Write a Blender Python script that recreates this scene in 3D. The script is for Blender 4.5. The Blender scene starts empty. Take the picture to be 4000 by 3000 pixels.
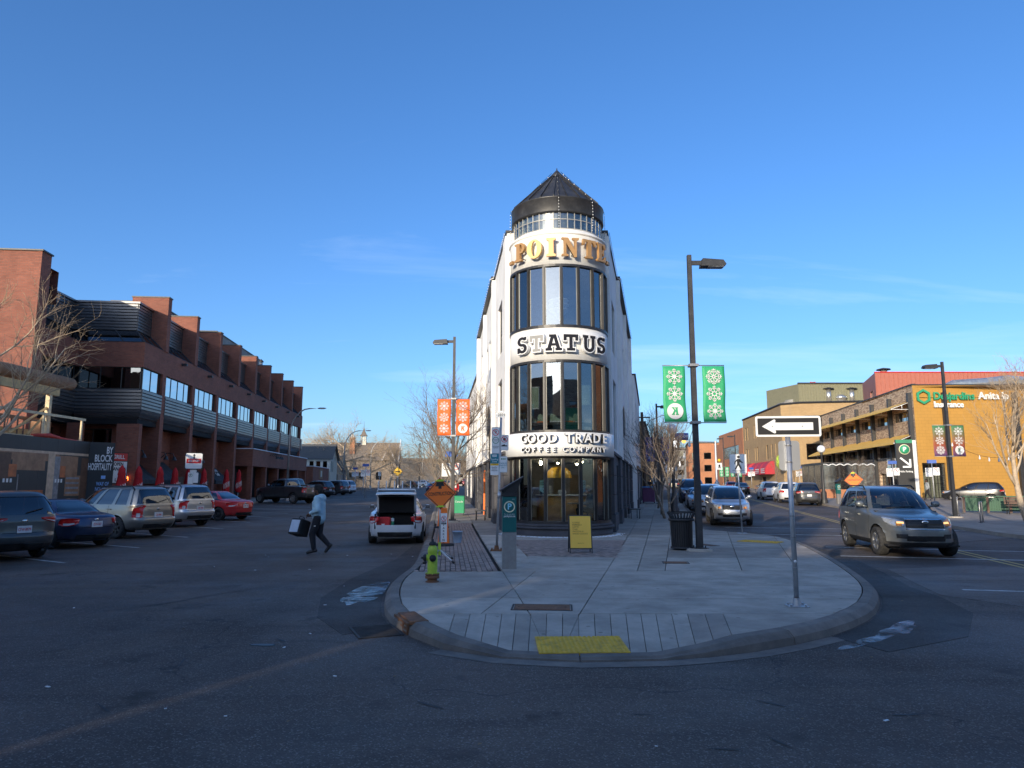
import bpy,bmesh,math,random
import numpy as np
from mathutils import Vector,Matrix
R = math.radians
scene = bpy.context.scene
COL = scene.collection
# ---------------------------------------------------------------- camera
cam_d = bpy.data.cameras.new('camera'); cam = bpy.data.objects.new('camera',cam_d); COL.objects.link(cam)
cam.location = (0,0,1.85); cam.rotation_euler = (R(90 + 8.13),0,0)
cam_d.sensor_width = 36; cam_d.lens = 24.77; cam_d.clip_end = 3000; cam_d.clip_start = .05
scene.camera = cam
# ---------------------------------------------------------------- light
SUN_H,SUN_E = 27.0,12.0            # heading the light travels to (clockwise from +Y), elevation
w = bpy.data.worlds.new('World'); scene.world = w; w.use_nodes = True
nt = w.node_tree; nt.nodes.clear()
def nd(t,typ,**kw):
    n = t.nodes.new(typ)
    for k,v in kw.items(): setattr(n,k,v)
    return n
out = nd(nt,'ShaderNodeOutputWorld'); bg = nd(nt,'ShaderNodeBackground'); bg.inputs[1].default_value = .15
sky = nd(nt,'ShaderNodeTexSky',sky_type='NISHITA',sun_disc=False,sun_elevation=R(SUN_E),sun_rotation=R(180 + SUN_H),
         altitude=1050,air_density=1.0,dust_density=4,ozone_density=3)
# thin high cirrus, the same all round the sky: streaks of noise on the sky's direction vector
tc = nd(nt,'ShaderNodeTexCoord'); sep = nd(nt,'ShaderNodeSeparateXYZ'); nt.links.new(tc.outputs['Generated'],sep.inputs[0])
mz = nd(nt,'ShaderNodeMath',operation='ADD'); mz.inputs[1].default_value = .12; nt.links.new(sep.outputs[2],mz.inputs[0])
dx = nd(nt,'ShaderNodeMath',operation='DIVIDE'); nt.links.new(sep.outputs[0],dx.inputs[0]); nt.links.new(mz.outputs[0],dx.inputs[1])
dy = nd(nt,'ShaderNodeMath',operation='DIVIDE'); nt.links.new(sep.outputs[1],dy.inputs[0]); nt.links.new(mz.outputs[0],dy.inputs[1])
cmb = nd(nt,'ShaderNodeCombineXYZ'); nt.links.new(dx.outputs[0],cmb.inputs[0]); nt.links.new(dy.outputs[0],cmb.inputs[1])
mp = nd(nt,'ShaderNodeMapping'); mp.inputs['Rotation'].default_value = (0,0,R(12)); mp.inputs['Scale'].default_value = (.55,1.5,1); mp.inputs['Location'].default_value = (3.1,.6,0)
nt.links.new(cmb.outputs[0],mp.inputs[0])
nz = nd(nt,'ShaderNodeTexNoise'); nz.inputs['Scale'].default_value = .55; nz.inputs['Detail'].default_value = 7; nz.inputs['Distortion'].default_value = 1.2; nz.inputs['Roughness'].default_value = .58
nt.links.new(mp.outputs[0],nz.inputs['Vector'])
rp = nd(nt,'ShaderNodeValToRGB'); rp.color_ramp.elements[0].position = .55; rp.color_ramp.elements[1].position = .85
rp.color_ramp.elements[1].color = (.36,.36,.36,1)
nt.links.new(nz.outputs['Fac'],rp.inputs[0])
mixc = nd(nt,'ShaderNodeMixRGB',blend_type='MIX'); mixc.inputs[2].default_value = (4.0,4.6,5.4,1)
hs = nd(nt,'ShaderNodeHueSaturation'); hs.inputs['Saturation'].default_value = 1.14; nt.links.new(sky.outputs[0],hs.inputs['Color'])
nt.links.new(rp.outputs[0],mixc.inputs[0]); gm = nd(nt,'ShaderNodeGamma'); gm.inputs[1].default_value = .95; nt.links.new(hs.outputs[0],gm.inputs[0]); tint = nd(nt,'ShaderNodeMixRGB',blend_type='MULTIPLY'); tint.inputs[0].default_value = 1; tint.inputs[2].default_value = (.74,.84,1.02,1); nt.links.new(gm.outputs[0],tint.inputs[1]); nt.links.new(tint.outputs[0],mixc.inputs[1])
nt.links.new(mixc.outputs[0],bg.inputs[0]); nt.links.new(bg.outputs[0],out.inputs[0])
sd = bpy.data.lights.new('sun','SUN'); sd.energy = 2.7; sd.angle = R(.53); sd.color = (1,.86,.66)
so = bpy.data.objects.new('sun',sd); COL.objects.link(so); so.location = (-30,-60,60)
dirv = Vector((math.sin(R(SUN_H)) * math.cos(R(SUN_E)),math.cos(R(SUN_H)) * math.cos(R(SUN_E)),-math.sin(R(SUN_E))))
so.rotation_euler = dirv.to_track_quat('-Z','Y').to_euler()
vs = scene.view_settings; vs.view_transform = 'Standard'; vs.look = 'None'; vs.exposure = .93; vs.gamma = 1; vs.use_curve_mapping = False
scene.cycles.max_bounces = 8; scene.cycles.transparent_max_bounces = 24
try: scene.cycles.use_denoising = True
except Exception: pass

# ---------------------------------------------------------------- helpers
ORD = 'first second third fourth fifth sixth seventh eighth ninth tenth eleventh twelfth thirteenth fourteenth fifteenth sixteenth seventeenth eighteenth nineteenth twentieth'.split()
def gz(y): return .011 * min(max(y - 25,0),115)      # the streets climb gently away from the corner
def tag(o,label=None,cat=None,group=None,kind=None):
    if label: o['label'] = label
    if cat: o['category'] = cat
    if group: o['group'] = group
    if kind: o['kind'] = kind
    return o
def empty(name,loc=(0,0,0),rz=0,label=None,cat=None,group=None,parent=None):
    o = bpy.data.objects.new(name,None); COL.objects.link(o); o.location = loc; o.rotation_euler = (0,0,rz); o.empty_display_size = .2
    if parent: o.parent = parent
    return tag(o,label,cat,group)
def H(deg): return -R(deg)          # compass heading to z rotation
class MB:
    """collects shapes, builds ONE mesh object"""
    def __init__(s): s.v = []; s.f = []; s.sm = []
    def add(s,vs,fs,smooth=False):
        b = len(s.v); s.v += [tuple(p) for p in vs]; s.f += [tuple(b + i for i in f) for f in fs]; s.sm += [smooth] * len(fs); return s
    def box(s,x0,x1,y0,y1,z0,z1,m=None):
        vs = [(x,y,z) for z in (z0,z1) for y in (y0,y1) for x in (x0,x1)]
        if m is not None: vs = [tuple(m @ Vector(p)) for p in vs]
        return s.add(vs,[(0,2,3,1),(4,5,7,6),(0,1,5,4),(2,6,7,3),(0,4,6,2),(1,3,7,5)])
    def cbox(s,c,d,m=None):
        return s.box(c[0] - d[0] / 2,c[0] + d[0] / 2,c[1] - d[1] / 2,c[1] + d[1] / 2,c[2] - d[2] / 2,c[2] + d[2] / 2,m)
    def bbox(s,x0,x1,y0,y1,z0,z1,b=.01):
        """box with chamfered vertical and top edges"""
        o = [(x0 + b,y0),(x1 - b,y0),(x1,y0 + b),(x1,y1 - b),(x1 - b,y1),(x0 + b,y1),(x0,y1 - b),(x0,y0 + b)]
        cx,cy = (x0 + x1) / 2,(y0 + y1) / 2; kx = 1 - 2 * b / max(1e-6,(x1 - x0)); ky = 1 - 2 * b / max(1e-6,(y1 - y0))
        i = [(cx + (x - cx) * kx,cy + (y - cy) * ky) for x,y in o]
        vs = [(x,y,z0) for x,y in o] + [(x,y,z1 - b) for x,y in o] + [(x,y,z1) for x,y in i]
        fs = [tuple(range(7,-1,-1)),tuple(range(16,24))]
        for k in range(2):
            for j in range(8): fs.append((k * 8 + j,k * 8 + (j + 1) % 8,k * 8 + 8 + (j + 1) % 8,k * 8 + 8 + j))
        return s.add(vs,fs)
    def prism(s,poly,z0,z1,smooth=False):
        """vertical prism from a ccw xy polygon; z0/z1 numbers or functions"""
        n = len(poly); a = [(x,y,z0(x,y) if callable(z0) else z0) for x,y in poly]; b = [(x,y,z1(x,y) if callable(z1) else z1) for x,y in poly]
        return s.add(a + b,[tuple(range(n - 1,-1,-1)),tuple(range(n,2 * n))] + [(i,(i + 1) % n,n + (i + 1) % n,n + i) for i in range(n)])
    def plate(s,poly,y0,y1):
        """prism of an xz polygon along y (front at y0)"""
        n = len(poly)
        return s.add([(x,y0,z) for x,z in poly] + [(x,y1,z) for x,z in poly],[tuple(range(n)),tuple(range(2 * n - 1,n - 1,-1))] + [(i,n + i,n + (i + 1) % n,(i + 1) % n) for i in range(n)])
    def xprism(s,poly,x0,x1):
        """prism of a yz polygon along x"""
        n = len(poly)
        return s.add([(x0,y,z) for y,z in poly] + [(x1,y,z) for y,z in poly],[tuple(range(n)),tuple(range(2 * n - 1,n - 1,-1))] + [(i,n + i,n + (i + 1) % n,(i + 1) % n) for i in range(n)])
    def tube(s,pts,rs,n=8,cap=True,smooth=True):
        pts = [Vector(p) for p in pts]
        if not isinstance(rs,(list,tuple)): rs = [rs] * len(pts)
        vs = []; up = None
        for i,p in enumerate(pts):
            d = (pts[min(i + 1,len(pts) - 1)] - pts[max(i - 1,0)]); d = d.normalized() if d.length > 1e-9 else Vector((0,0,1))
            if up is None: up = Vector((0,0,1)) if abs(d.z) < .9 else Vector((1,0,0))
            a = d.cross(up)
            if a.length < 1e-6: a = d.cross(Vector((1,0,0)))
            a.normalize(); b = d.cross(a).normalized(); up = -b if False else up
            for k in range(n):
                t = 2 * math.pi * k / n; vs.append(p + (a * math.cos(t) + b * math.sin(t)) * rs[i])
        fs = []
        for i in range(len(pts) - 1):
            for k in range(n): fs.append((i * n + k,i * n + (k + 1) % n,(i + 1) * n + (k + 1) % n,(i + 1) * n + k))
        m = (len(pts) - 1) * n
        s.add(vs,fs,smooth)
        if cap:
            b0 = len(s.v) - len(vs); s.f += [tuple(b0 + k for k in range(n - 1,-1,-1)),tuple(b0 + m + k for k in range(n))]; s.sm += [False,False]
        return s
    def cyl(s,c,r,z0,z1,n=16,r2=None,smooth=True):
        return s.tube([(c[0],c[1],z0),(c[0],c[1],z1)],[r,r if r2 is None else r2],n,True,smooth)
    def lathe(s,prof,c=(0,0,0),n=24,a0=0,a1=360,smooth=True,sx=1,sy=1):
        full = abs(a1 - a0) >= 359.9; m = n if full else n + 1; vs = []
        for r,z in prof:
            for k in range(m):
                t = R(a0 + (a1 - a0) * k / n); vs.append((c[0] + sx * r * math.cos(t),c[1] + sy * r * math.sin(t),c[2] + z))
        fs = []
        for i in range(len(prof) - 1):
            for k in range(n): fs.append((i * m + k,i * m + (k + 1) % m,(i + 1) * m + (k + 1) % m,(i + 1) * m + k))
        return s.add(vs,fs,smooth)
    def sphere(s,c,r,n=12,m=8,sc=(1,1,1),mat=None):
        vs = []; fs = []
        for i in range(m + 1):
            p = math.pi * i / m
            for k in range(n):
                t = 2 * math.pi * k / n; v = Vector((r * sc[0] * math.sin(p) * math.cos(t),r * sc[1] * math.sin(p) * math.sin(t),r * sc[2] * math.cos(p)))
                if mat is not None: v = mat @ v
                vs.append((c[0] + v.x,c[1] + v.y,c[2] + v.z))
        for i in range(m):
            for k in range(n): fs.append((i * n + k,(i + 1) * n + k,(i + 1) * n + (k + 1) % n,i * n + (k + 1) % n))
        return s.add(vs,fs,True)
    def mesh(s,name,mat):
        me = bpy.data.meshes.new(name); me.from_pydata(s.v,[],s.f); me.update()
        if any(s.sm): me.polygons.foreach_set('use_smooth',s.sm)
        if mat: me.materials.append(M[mat] if isinstance(mat,str) else mat)
        return me
    def build(s,name,mat,parent=None,loc=(0,0,0),rz=0,fix=False,rot=None):
        me = s.mesh(name,mat)
        if fix:
            b = bmesh.new(); b.from_mesh(me); bmesh.ops.remove_doubles(b,verts=b.verts,dist=1e-5); bmesh.ops.recalc_face_normals(b,faces=b.faces); b.to_mesh(me); b.free()
        return link(name,me,parent,loc,rz,rot)
def link(name,me,parent=None,loc=(0,0,0),rz=0,rot=None):
    o = bpy.data.objects.new(name,me); COL.objects.link(o); o.parent = parent; o.location = loc; o.rotation_euler = rot if rot else (0,0,rz)
    return o
def struct(o): o['kind'] = 'structure'; return o
def children_of(o): return [c for c in COL.objects if c.parent == o]
def copy_tree(o,parent=None,kids=None):
    c = o.copy(); COL.objects.link(c); c.parent = parent
    for ch in list(o.children): copy_tree(ch,c)
    return c

# ---------------------------------------------------------------- materials
M = {}
def pm(name,col,rough=.6,metal=0,var=.15,vscale=3,bump=0,bscale=40,spec=.5,coat=0,dirt=None,coord='Object',detail=4,each=0,spots=0):
    """procedural Principled material: base colour with broad and fine noise variation, optional relief and dirt"""
    m = bpy.data.materials.new(name); m.use_nodes = True; t = m.node_tree; b = t.nodes['Principled BSDF']
    b.inputs['Roughness'].default_value = rough; b.inputs['Metallic'].default_value = metal; b.inputs['Specular IOR Level'].default_value = spec
    if coat: b.inputs['Coat Weight'].default_value = coat; b.inputs['Coat Roughness'].default_value = .05
    tx = nd(t,'ShaderNodeTexCoord'); c = (*col,1)
    n1 = nd(t,'ShaderNodeTexNoise'); n1.inputs['Scale'].default_value = vscale; n1.inputs['Detail'].default_value = detail; n1.inputs['Roughness'].default_value = .65
    t.links.new(tx.outputs[coord],n1.inputs['Vector'])
    rp = nd(t,'ShaderNodeValToRGB'); rp.color_ramp.elements[0].position = .3; rp.color_ramp.elements[1].position = .7
    rp.color_ramp.elements[0].color = (*[x * (1 - var) for x in col],1); rp.color_ramp.elements[1].color = (*[min(1,x * (1 + var)) for x in col],1)
    t.links.new(n1.outputs['Fac'],rp.inputs[0]); last = rp.outputs[0]
    if dirt:
        dc,amt,sc = dirt
        n2 = nd(t,'ShaderNodeTexNoise'); n2.inputs['Scale'].default_value = sc; n2.inputs['Detail'].default_value = 6; n2.inputs['Roughness'].default_value = .7; t.links.new(tx.outputs[coord],n2.inputs['Vector'])
        r2 = nd(t,'ShaderNodeValToRGB'); r2.color_ramp.elements[0].position = .45; r2.color_ramp.elements[1].position = .75
        r2.color_ramp.elements[1].color = (amt,amt,amt,1); t.links.new(n2.outputs['Fac'],r2.inputs[0])
        mx = nd(t,'ShaderNodeMixRGB'); mx.inputs[2].default_value = (*dc,1); t.links.new(r2.outputs[0],mx.inputs[0]); t.links.new(last,mx.inputs[1]); last = mx.outputs[0]
    if spots:        # trodden gum and drips
        vo = nd(t,'ShaderNodeTexVoronoi'); vo.inputs['Scale'].default_value = 3.1; t.links.new(tx.outputs[coord],vo.inputs['Vector']); r3 = nd(t,'ShaderNodeValToRGB'); r3.color_ramp.elements[0].position = .07; r3.color_ramp.elements[1].position = .1; r3.color_ramp.elements[0].color = (spots,spots,spots,1); r3.color_ramp.elements[1].color = (0,0,0,1); t.links.new(vo.outputs['Distance'],r3.inputs[0])
        mx = nd(t,'ShaderNodeMixRGB'); mx.inputs[2].default_value = (*[x * .35 for x in col],1); t.links.new(r3.outputs[0],mx.inputs[0]); t.links.new(last,mx.inputs[1]); last = mx.outputs[0]
    if each:         # every piece a little different
        oi = nd(t,'ShaderNodeObjectInfo'); mr = nd(t,'ShaderNodeMapRange'); mr.inputs['To Min'].default_value = 1 - each; mr.inputs['To Max'].default_value = 1 + each * .6; t.links.new(oi.outputs['Random'],mr.inputs[0]); vm = nd(t,'ShaderNodeVectorMath',operation='SCALE'); t.links.new(last,vm.inputs[0]); t.links.new(mr.outputs[0],vm.inputs['Scale']); last = vm.outputs[0]
    t.links.new(last,b.inputs['Base Color'])
    if bump:
        n3 = nd(t,'ShaderNodeTexNoise'); n3.inputs['Scale'].default_value = bscale; n3.inputs['Detail'].default_value = 3; t.links.new(tx.outputs[coord],n3.inputs['Vector'])
        bp = nd(t,'ShaderNodeBump'); bp.inputs['Strength'].default_value = bump; bp.inputs['Distance'].default_value = .02; t.links.new(n3.outputs['Fac'],bp.inputs['Height']); t.links.new(bp.outputs[0],b.inputs['Normal'])
    M[name] = m; return m
def brickmat(name,c1,c2,mortar,bw=.215,bh=.075,msize=.01,rough=.85,var=.25,bump=.4):
    m = bpy.data.materials.new(name); m.use_nodes = True; t = m.node_tree; b = t.nodes['Principled BSDF']; b.inputs['Roughness'].default_value = rough
    tx = nd(t,'ShaderNodeTexCoord'); sp = nd(t,'ShaderNodeSeparateXYZ'); t.links.new(tx.outputs['Object'],sp.inputs[0])
    ad = nd(t,'ShaderNodeMath',operation='ADD'); t.links.new(sp.outputs[0],ad.inputs[0]); t.links.new(sp.outputs[1],ad.inputs[1])
    cb = nd(t,'ShaderNodeCombineXYZ'); t.links.new(ad.outputs[0],cb.inputs[0]); t.links.new(sp.outputs[2],cb.inputs[1])
    bt = nd(t,'ShaderNodeTexBrick'); t.links.new(cb.outputs[0],bt.inputs['Vector'])
    bt.inputs['Color1'].default_value = (*c1,1); bt.inputs['Color2'].default_value = (*c2,1); bt.inputs['Mortar'].default_value = (*mortar,1)
    bt.inputs['Scale'].default_value = 1; bt.inputs['Mortar Size'].default_value = msize; bt.inputs['Brick Width'].default_value = bw; bt.inputs['Row Height'].default_value = bh; bt.inputs['Bias'].default_value = 0
    n1 = nd(t,'ShaderNodeTexNoise'); n1.inputs['Scale'].default_value = .6; n1.inputs['Detail'].default_value = 8; n1.inputs['Roughness'].default_value = .7; t.links.new(tx.outputs['Object'],n1.inputs['Vector'])
    rp = nd(t,'ShaderNodeMapRange'); rp.inputs['From Min'].default_value = .3; rp.inputs['From Max'].default_value = .7; rp.inputs['To Min'].default_value = 1 - var; rp.inputs['To Max'].default_value = 1 + var * .6
    t.links.new(n1.outputs['Fac'],rp.inputs[0])
    mx = nd(t,'ShaderNodeVectorMath',operation='SCALE'); t.links.new(bt.outputs['Color'],mx.inputs[0]); t.links.new(rp.outputs[0],mx.inputs['Scale']); t.links.new(mx.outputs[0],b.inputs['Base Color'])
    bp = nd(t,'ShaderNodeBump'); bp.inputs['Strength'].default_value = bump; bp.inputs['Distance'].default_value = .012; bp.invert = True; t.links.new(bt.outputs['Fac'],bp.inputs['Height']); t.links.new(bp.outputs[0],b.inputs['Normal'])
    M[name] = m; return m
def glassmat(name,tint=(.5,.55,.58),refl=.08,rough=.01,wav=.0):
    """window glass: clear sheet that mirrors more at grazing angles"""
    m = bpy.data.materials.new(name); m.use_nodes = True; t = m.node_tree; t.nodes.clear()
    o = nd(t,'ShaderNodeOutputMaterial'); mix = nd(t,'ShaderNodeMixShader'); tr = nd(t,'ShaderNodeBsdfTransparent'); gl = nd(t,'ShaderNodeBsdfGlossy')
    tr.inputs[0].default_value = (*tint,1); gl.inputs['Roughness'].default_value = rough; gl.inputs['Color'].default_value = (.93,.96,1,1)
    fr = nd(t,'ShaderNodeFresnel'); fr.inputs[0].default_value = 1.52; ad = nd(t,'ShaderNodeMath',operation='MULTIPLY_ADD',use_clamp=True); ad.inputs[1].default_value = 1 - refl; ad.inputs[2].default_value = refl
    t.links.new(fr.outputs[0],ad.inputs[0]); t.links.new(ad.outputs[0],mix.inputs[0]); t.links.new(tr.outputs[0],mix.inputs[1]); t.links.new(gl.outputs[0],mix.inputs[2]); t.links.new(mix.outputs[0],o.inputs[0])
    if wav:
        n = nd(t,'ShaderNodeTexNoise'); n.inputs['Scale'].default_value = .9; bp = nd(t,'ShaderNodeBump'); bp.inputs['Strength'].default_value = wav; bp.inputs['Distance'].default_value = .03
        tx = nd(t,'ShaderNodeTexCoord'); t.links.new(tx.outputs['Object'],n.inputs['Vector']); t.links.new(n.outputs['Fac'],bp.inputs['Height']); t.links.new(bp.outputs[0],gl.inputs['Normal'])
    M[name] = m; return m
def icemat():
    m = pm('ice',(.2,.22,.27),.25,var=.6,vscale=2.2,spec=.4,bump=.4,bscale=9,detail=9); t = m.node_tree; b = t.nodes['Principled BSDF']; o = t.nodes['Material Output']
    mx = nd(t,'ShaderNodeMixShader'); tr = nd(t,'ShaderNodeBsdfTransparent'); n = nd(t,'ShaderNodeTexNoise'); n.inputs['Scale'].default_value = 2.6; n.inputs['Detail'].default_value = 9; n.inputs['Roughness'].default_value = .7; tx = nd(t,'ShaderNodeTexCoord'); t.links.new(tx.outputs['Object'],n.inputs['Vector'])
    r = nd(t,'ShaderNodeMapRange'); r.inputs['From Min'].default_value = .42; r.inputs['From Max'].default_value = .68; r.inputs['To Max'].default_value = .85; t.links.new(n.outputs['Fac'],r.inputs[0]); t.links.new(r.outputs[0],mx.inputs[0]); t.links.new(tr.outputs[0],mx.inputs[1]); t.links.new(b.outputs[0],mx.inputs[2]); t.links.new(mx.outputs[0],o.inputs[0])
def emit(name,col,s):
    m = bpy.data.materials.new(name); m.use_nodes = True; b = m.node_tree.nodes['Principled BSDF']; b.inputs['Base Color'].default_value = (*col,1)
    b.inputs['Emission Color'].default_value = (*col,1); b.inputs['Emission Strength'].default_value = s; M[name] = m; return m

def asphalt(name,base,warm,light=.2):
    m = bpy.data.materials.new(name); m.use_nodes = True; t = m.node_tree; b = t.nodes['Principled BSDF']
    tx = nd(t,'ShaderNodeTexCoord'); V = tx.outputs['Object']
    def noise(s,d=5,r=.6,dist=0,vec=None):
        n = nd(t,'ShaderNodeTexNoise'); n.inputs['Scale'].default_value = s; n.inputs['Detail'].default_value = d; n.inputs['Roughness'].default_value = r; n.inputs['Distortion'].default_value = dist; t.links.new(vec or V,n.inputs['Vector']); return n.outputs['Fac']
    def ramp(f,p0,p1,c0,c1):
        r = nd(t,'ShaderNodeValToRGB'); r.color_ramp.elements[0].position = p0; r.color_ramp.elements[1].position = p1; r.color_ramp.elements[0].color = c0; r.color_ramp.elements[1].color = c1; t.links.new(f,r.inputs[0]); return r.outputs[0]
    def mix(f,a,b2,typ='MIX'):
        x = nd(t,'ShaderNodeMixRGB',blend_type=typ)
        for i,q in enumerate((f,a,b2)):
            if hasattr(q,'is_linked'): t.links.new(q,x.inputs[i])
            elif isinstance(q,(int,float)): x.inputs[i].default_value = q
            else: x.inputs[i].default_value = q
        return x.outputs[0]
    g = lambda c,k=1: (*[x * k for x in c],1)
    big = ramp(noise(.2,7,.66,.8),.34,.66,g(base,.66),g(warm,1.32))
    # travelled streaks along the street
    mpn = nd(t,'ShaderNodeMapping'); mpn.inputs['Scale'].default_value = (.22,2.2,1); mpn.inputs['Rotation'].default_value = (0,0,R(8)); t.links.new(V,mpn.inputs[0])
    st = ramp(noise(.8,5,.65,0,mpn.outputs[0]),.5,.74,(0,0,0,1),(.75,.75,.75,1)); col = mix(st,big,g(base,.55))
    agg = nd(t,'ShaderNodeTexVoronoi',feature='F1'); agg.inputs['Scale'].default_value = 85; t.links.new(V,agg.inputs['Vector'])
    sp = nd(t,'ShaderNodeSeparateColor'); t.links.new(agg.outputs['Color'],sp.inputs[0])
    spk = ramp(sp.outputs[0],.8,.98,(0,0,0,1),(light,light,light,1)); col = mix(spk,col,(.42,.4,.37,1))
    dk = ramp(sp.outputs[1],.75,.95,(0,0,0,1),(.45,.45,.45,1)); col = mix(dk,col,g(base,.35))
    spot = ramp(noise(1.3,4,.55),.62,.7,(0,0,0,1),(.7,.7,.7,1)); col = mix(spot,col,g(base,.4))
    dust = ramp(noise(.55,8,.75,.8),.52,.8,(0,0,0,1),(.35,.35,.35,1)); col = mix(dust,col,(.1,.088,.08,1))
    # hairline cracks
    vw = nd(t,'ShaderNodeTexVoronoi',feature='DISTANCE_TO_EDGE'); vw.inputs['Scale'].default_value = .23
    ws = nd(t,'ShaderNodeVectorMath',operation='MULTIPLY_ADD'); nn = nd(t,'ShaderNodeTexNoise'); nn.inputs['Scale'].default_value = 1.1; nn.inputs['Detail'].default_value = 6; t.links.new(V,nn.inputs['Vector'])
    t.links.new(nn.outputs['Color'],ws.inputs[0]); ws.inputs[1].default_value = (1.6,1.6,0); t.links.new(V,ws.inputs[2]); t.links.new(ws.outputs[0],vw.inputs['Vector'])
    ck = ramp(vw.outputs['Distance'],.0,.0035,(1,1,1,1),(0,0,0,1)); msk = ramp(noise(.13,2),.44,.5,(0,0,0,1),(.85,.85,.85,1))
    ckm = mix(1.0,ck,msk,'MULTIPLY'); col = mix(ckm,col,(.012,.012,.014,1))
    t.links.new(col,b.inputs['Base Color'])
    rr = nd(t,'ShaderNodeMapRange'); rr.inputs['From Min'].default_value = .35; rr.inputs['From Max'].default_value = .65; rr.inputs['To Min'].default_value = .62; rr.inputs['To Max'].default_value = .9; t.links.new(noise(.4,5),rr.inputs[0]); t.links.new(rr.outputs[0],b.inputs['Roughness'])
    bp = nd(t,'ShaderNodeBump'); bp.inputs['Strength'].default_value = .55; bp.inputs['Distance'].default_value = .008; t.links.new(agg.outputs['Distance'],bp.inputs['Height']); t.links.new(bp.outputs[0],b.inputs['Normal'])
    M[name] = m
asphalt('asphalt',(.074,.055,.044),(.098,.075,.06),.36)
asphalt('asphalt_patch',(.036,.029,.024),(.05,.041,.034),.15)
asphalt('asphalt_worn_sunlit',(.125,.1,.083),(.15,.12,.1),.35)  # serves a worn patch and a painted sunlit patch
pm('concrete',(.46,.405,.335),.85,each=.18,spots=.6,var=.26,vscale=1.3,bump=.25,bscale=160,dirt=((.25,.215,.175),.75,1.1),detail=9)
pm('concrete_old',(.37,.32,.265),.88,each=.2,spots=.5,var=.24,vscale=1.6,bump=.3,bscale=140,dirt=((.28,.25,.21),.6,3),detail=9)
pm('kerb',(.22,.19,.16),.9,each=.15,var=.28,vscale=2.2,bump=.3,bscale=120,dirt=((.1,.095,.09),.75,2.6),detail=9)
pm('paver',(.33,.25,.21),.85,each=.35,var=.28,vscale=9,bump=.3,bscale=90,dirt=((.2,.16,.14),.5,1.5))
pm('joint',(.09,.08,.07),.95,var=.2)
pm('white_stucco',(.8,.79,.76),.8,var=.07,vscale=.8,bump=.3,bscale=30,dirt=((.52,.49,.44),.45,.7),detail=9)
pm('white_panel',(.8,.8,.78),.45,var=.03)
pm('charcoal_stone',(.066,.066,.074),.8,var=.18,vscale=2,bump=.2,bscale=60,dirt=((.2,.19,.185),.2,1.4))
pm('black_frame',(.022,.021,.021),.42,var=.2,dirt=((.1,.095,.09),.25,8))
pm('frame_light',(.42,.4,.35),.5,metal=.3)
pm('black_metal',(.03,.03,.032),.5,var=.25,vscale=4,dirt=((.12,.115,.11),.25,5),detail=8)
pm('roof_metal',(.034,.034,.037),.42,metal=.2,var=.25,vscale=1.5,dirt=((.13,.13,.13),.3,3),detail=8)
pm('copper',(.46,.255,.1),.45,metal=.25,var=.08)
pm('gold',(.85,.57,.2),.4,metal=.2,var=.05)
pm('white_paint',(.78,.78,.77),.5,var=.04)
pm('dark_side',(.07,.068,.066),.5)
pm('grey_letter',(.27,.265,.25),.5,var=.1)
pm('navy_letter',(.022,.023,.03),.85,spec=.15)
pm('silver',(.55,.56,.57),.38,metal=.85,var=.12,dirt=((.3,.29,.27),.3,6))
pm('galv',(.5,.51,.52),.48,metal=.7,var=.15,vscale=6,dirt=((.25,.24,.23),.35,9))
pm('steel_grey',(.36,.355,.345),.4,metal=.6,var=.12,vscale=8)
pm('rubber',(.022,.022,.022),.85,var=.3,dirt=((.12,.11,.1),.4,12))
pm('black_plastic',(.02,.02,.021),.6,var=.2)
pm('dark_interior',(.018,.018,.02),.8)
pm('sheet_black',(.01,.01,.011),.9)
pm('green_paint',(.03,.3,.15),.5,var=.08)
brickmat('brick_left',(.32,.105,.062),(.24,.075,.045),(.19,.11,.085),.24,.08,.009,bump=.3)
brickmat('brick_right',(.66,.5,.33),(.24,.13,.085),(.5,.41,.31),.36,.11,.01,var=.12)
brickmat('brick_tan',(.43,.29,.14),(.37,.24,.115),(.36,.25,.14),.3,.1,.012,var=.15)
brickmat('brick_orange',(.46,.19,.09),(.4,.16,.075),(.38,.18,.1),.25,.08,.01,var=.15)
brickmat('ochre_tile',(.46,.245,.05),(.44,.232,.046),(.34,.18,.035),.62,.3,.012,var=.1,rough=.6,bump=.15)
brickmat('tan_stucco',(.4,.34,.25),(.39,.33,.245),(.36,.3,.22),3,1.5,.01,var=.15)
pm('metal_siding',(.15,.15,.155),.36,metal=.6,var=.2,vscale=.7,dirt=((.16,.155,.15),.35,2),detail=8)
pm('red_siding',(.38,.13,.09),.55,var=.08)
pm('olive_siding',(.2,.19,.12),.6,var=.1)
pm('awning_yellow',(.8,.5,.12),.7,var=.08,vscale=2)
pm('awning_black',(.02,.022,.026),.8,var=.3,vscale=5,dirt=((.08,.085,.09),.5,2))
pm('awning_red',(.42,.02,.035),.6,var=.12)
pm('wood_new',(.66,.45,.2),.7,var=.18,vscale=4)
pm('wood_pale',(.72,.58,.36),.7,var=.15,vscale=5)
pm('wood_log',(.33,.17,.085),.8,var=.3,vscale=3)
pm('wood_dark',(.12,.07,.05),.7,var=.3)
pm('bark_grey',(.2,.165,.13),.9,var=.3,vscale=12,bump=.5,bscale=60)
pm('bark_pale',(.5,.39,.27),.85,var=.22,vscale=9,bump=.4,bscale=50)
pm('twig',(.21,.155,.11),.85,var=.2)
pm('twig_pale',(.46,.34,.22),.85,var=.2)
pm('twig_dark',(.1,.08,.065),.9,var=.2)
pm('leaf_evergreen',(.035,.055,.03),.8,var=.3)
pm('dead_leaf',(.22,.15,.075),.8,var=.3)
pm('shingle',(.1,.1,.095),.9,var=.2,vscale=6,bump=.3)
pm('shingle_brown',(.17,.14,.115),.9,var=.2,vscale=4,bump=.3)
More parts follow.
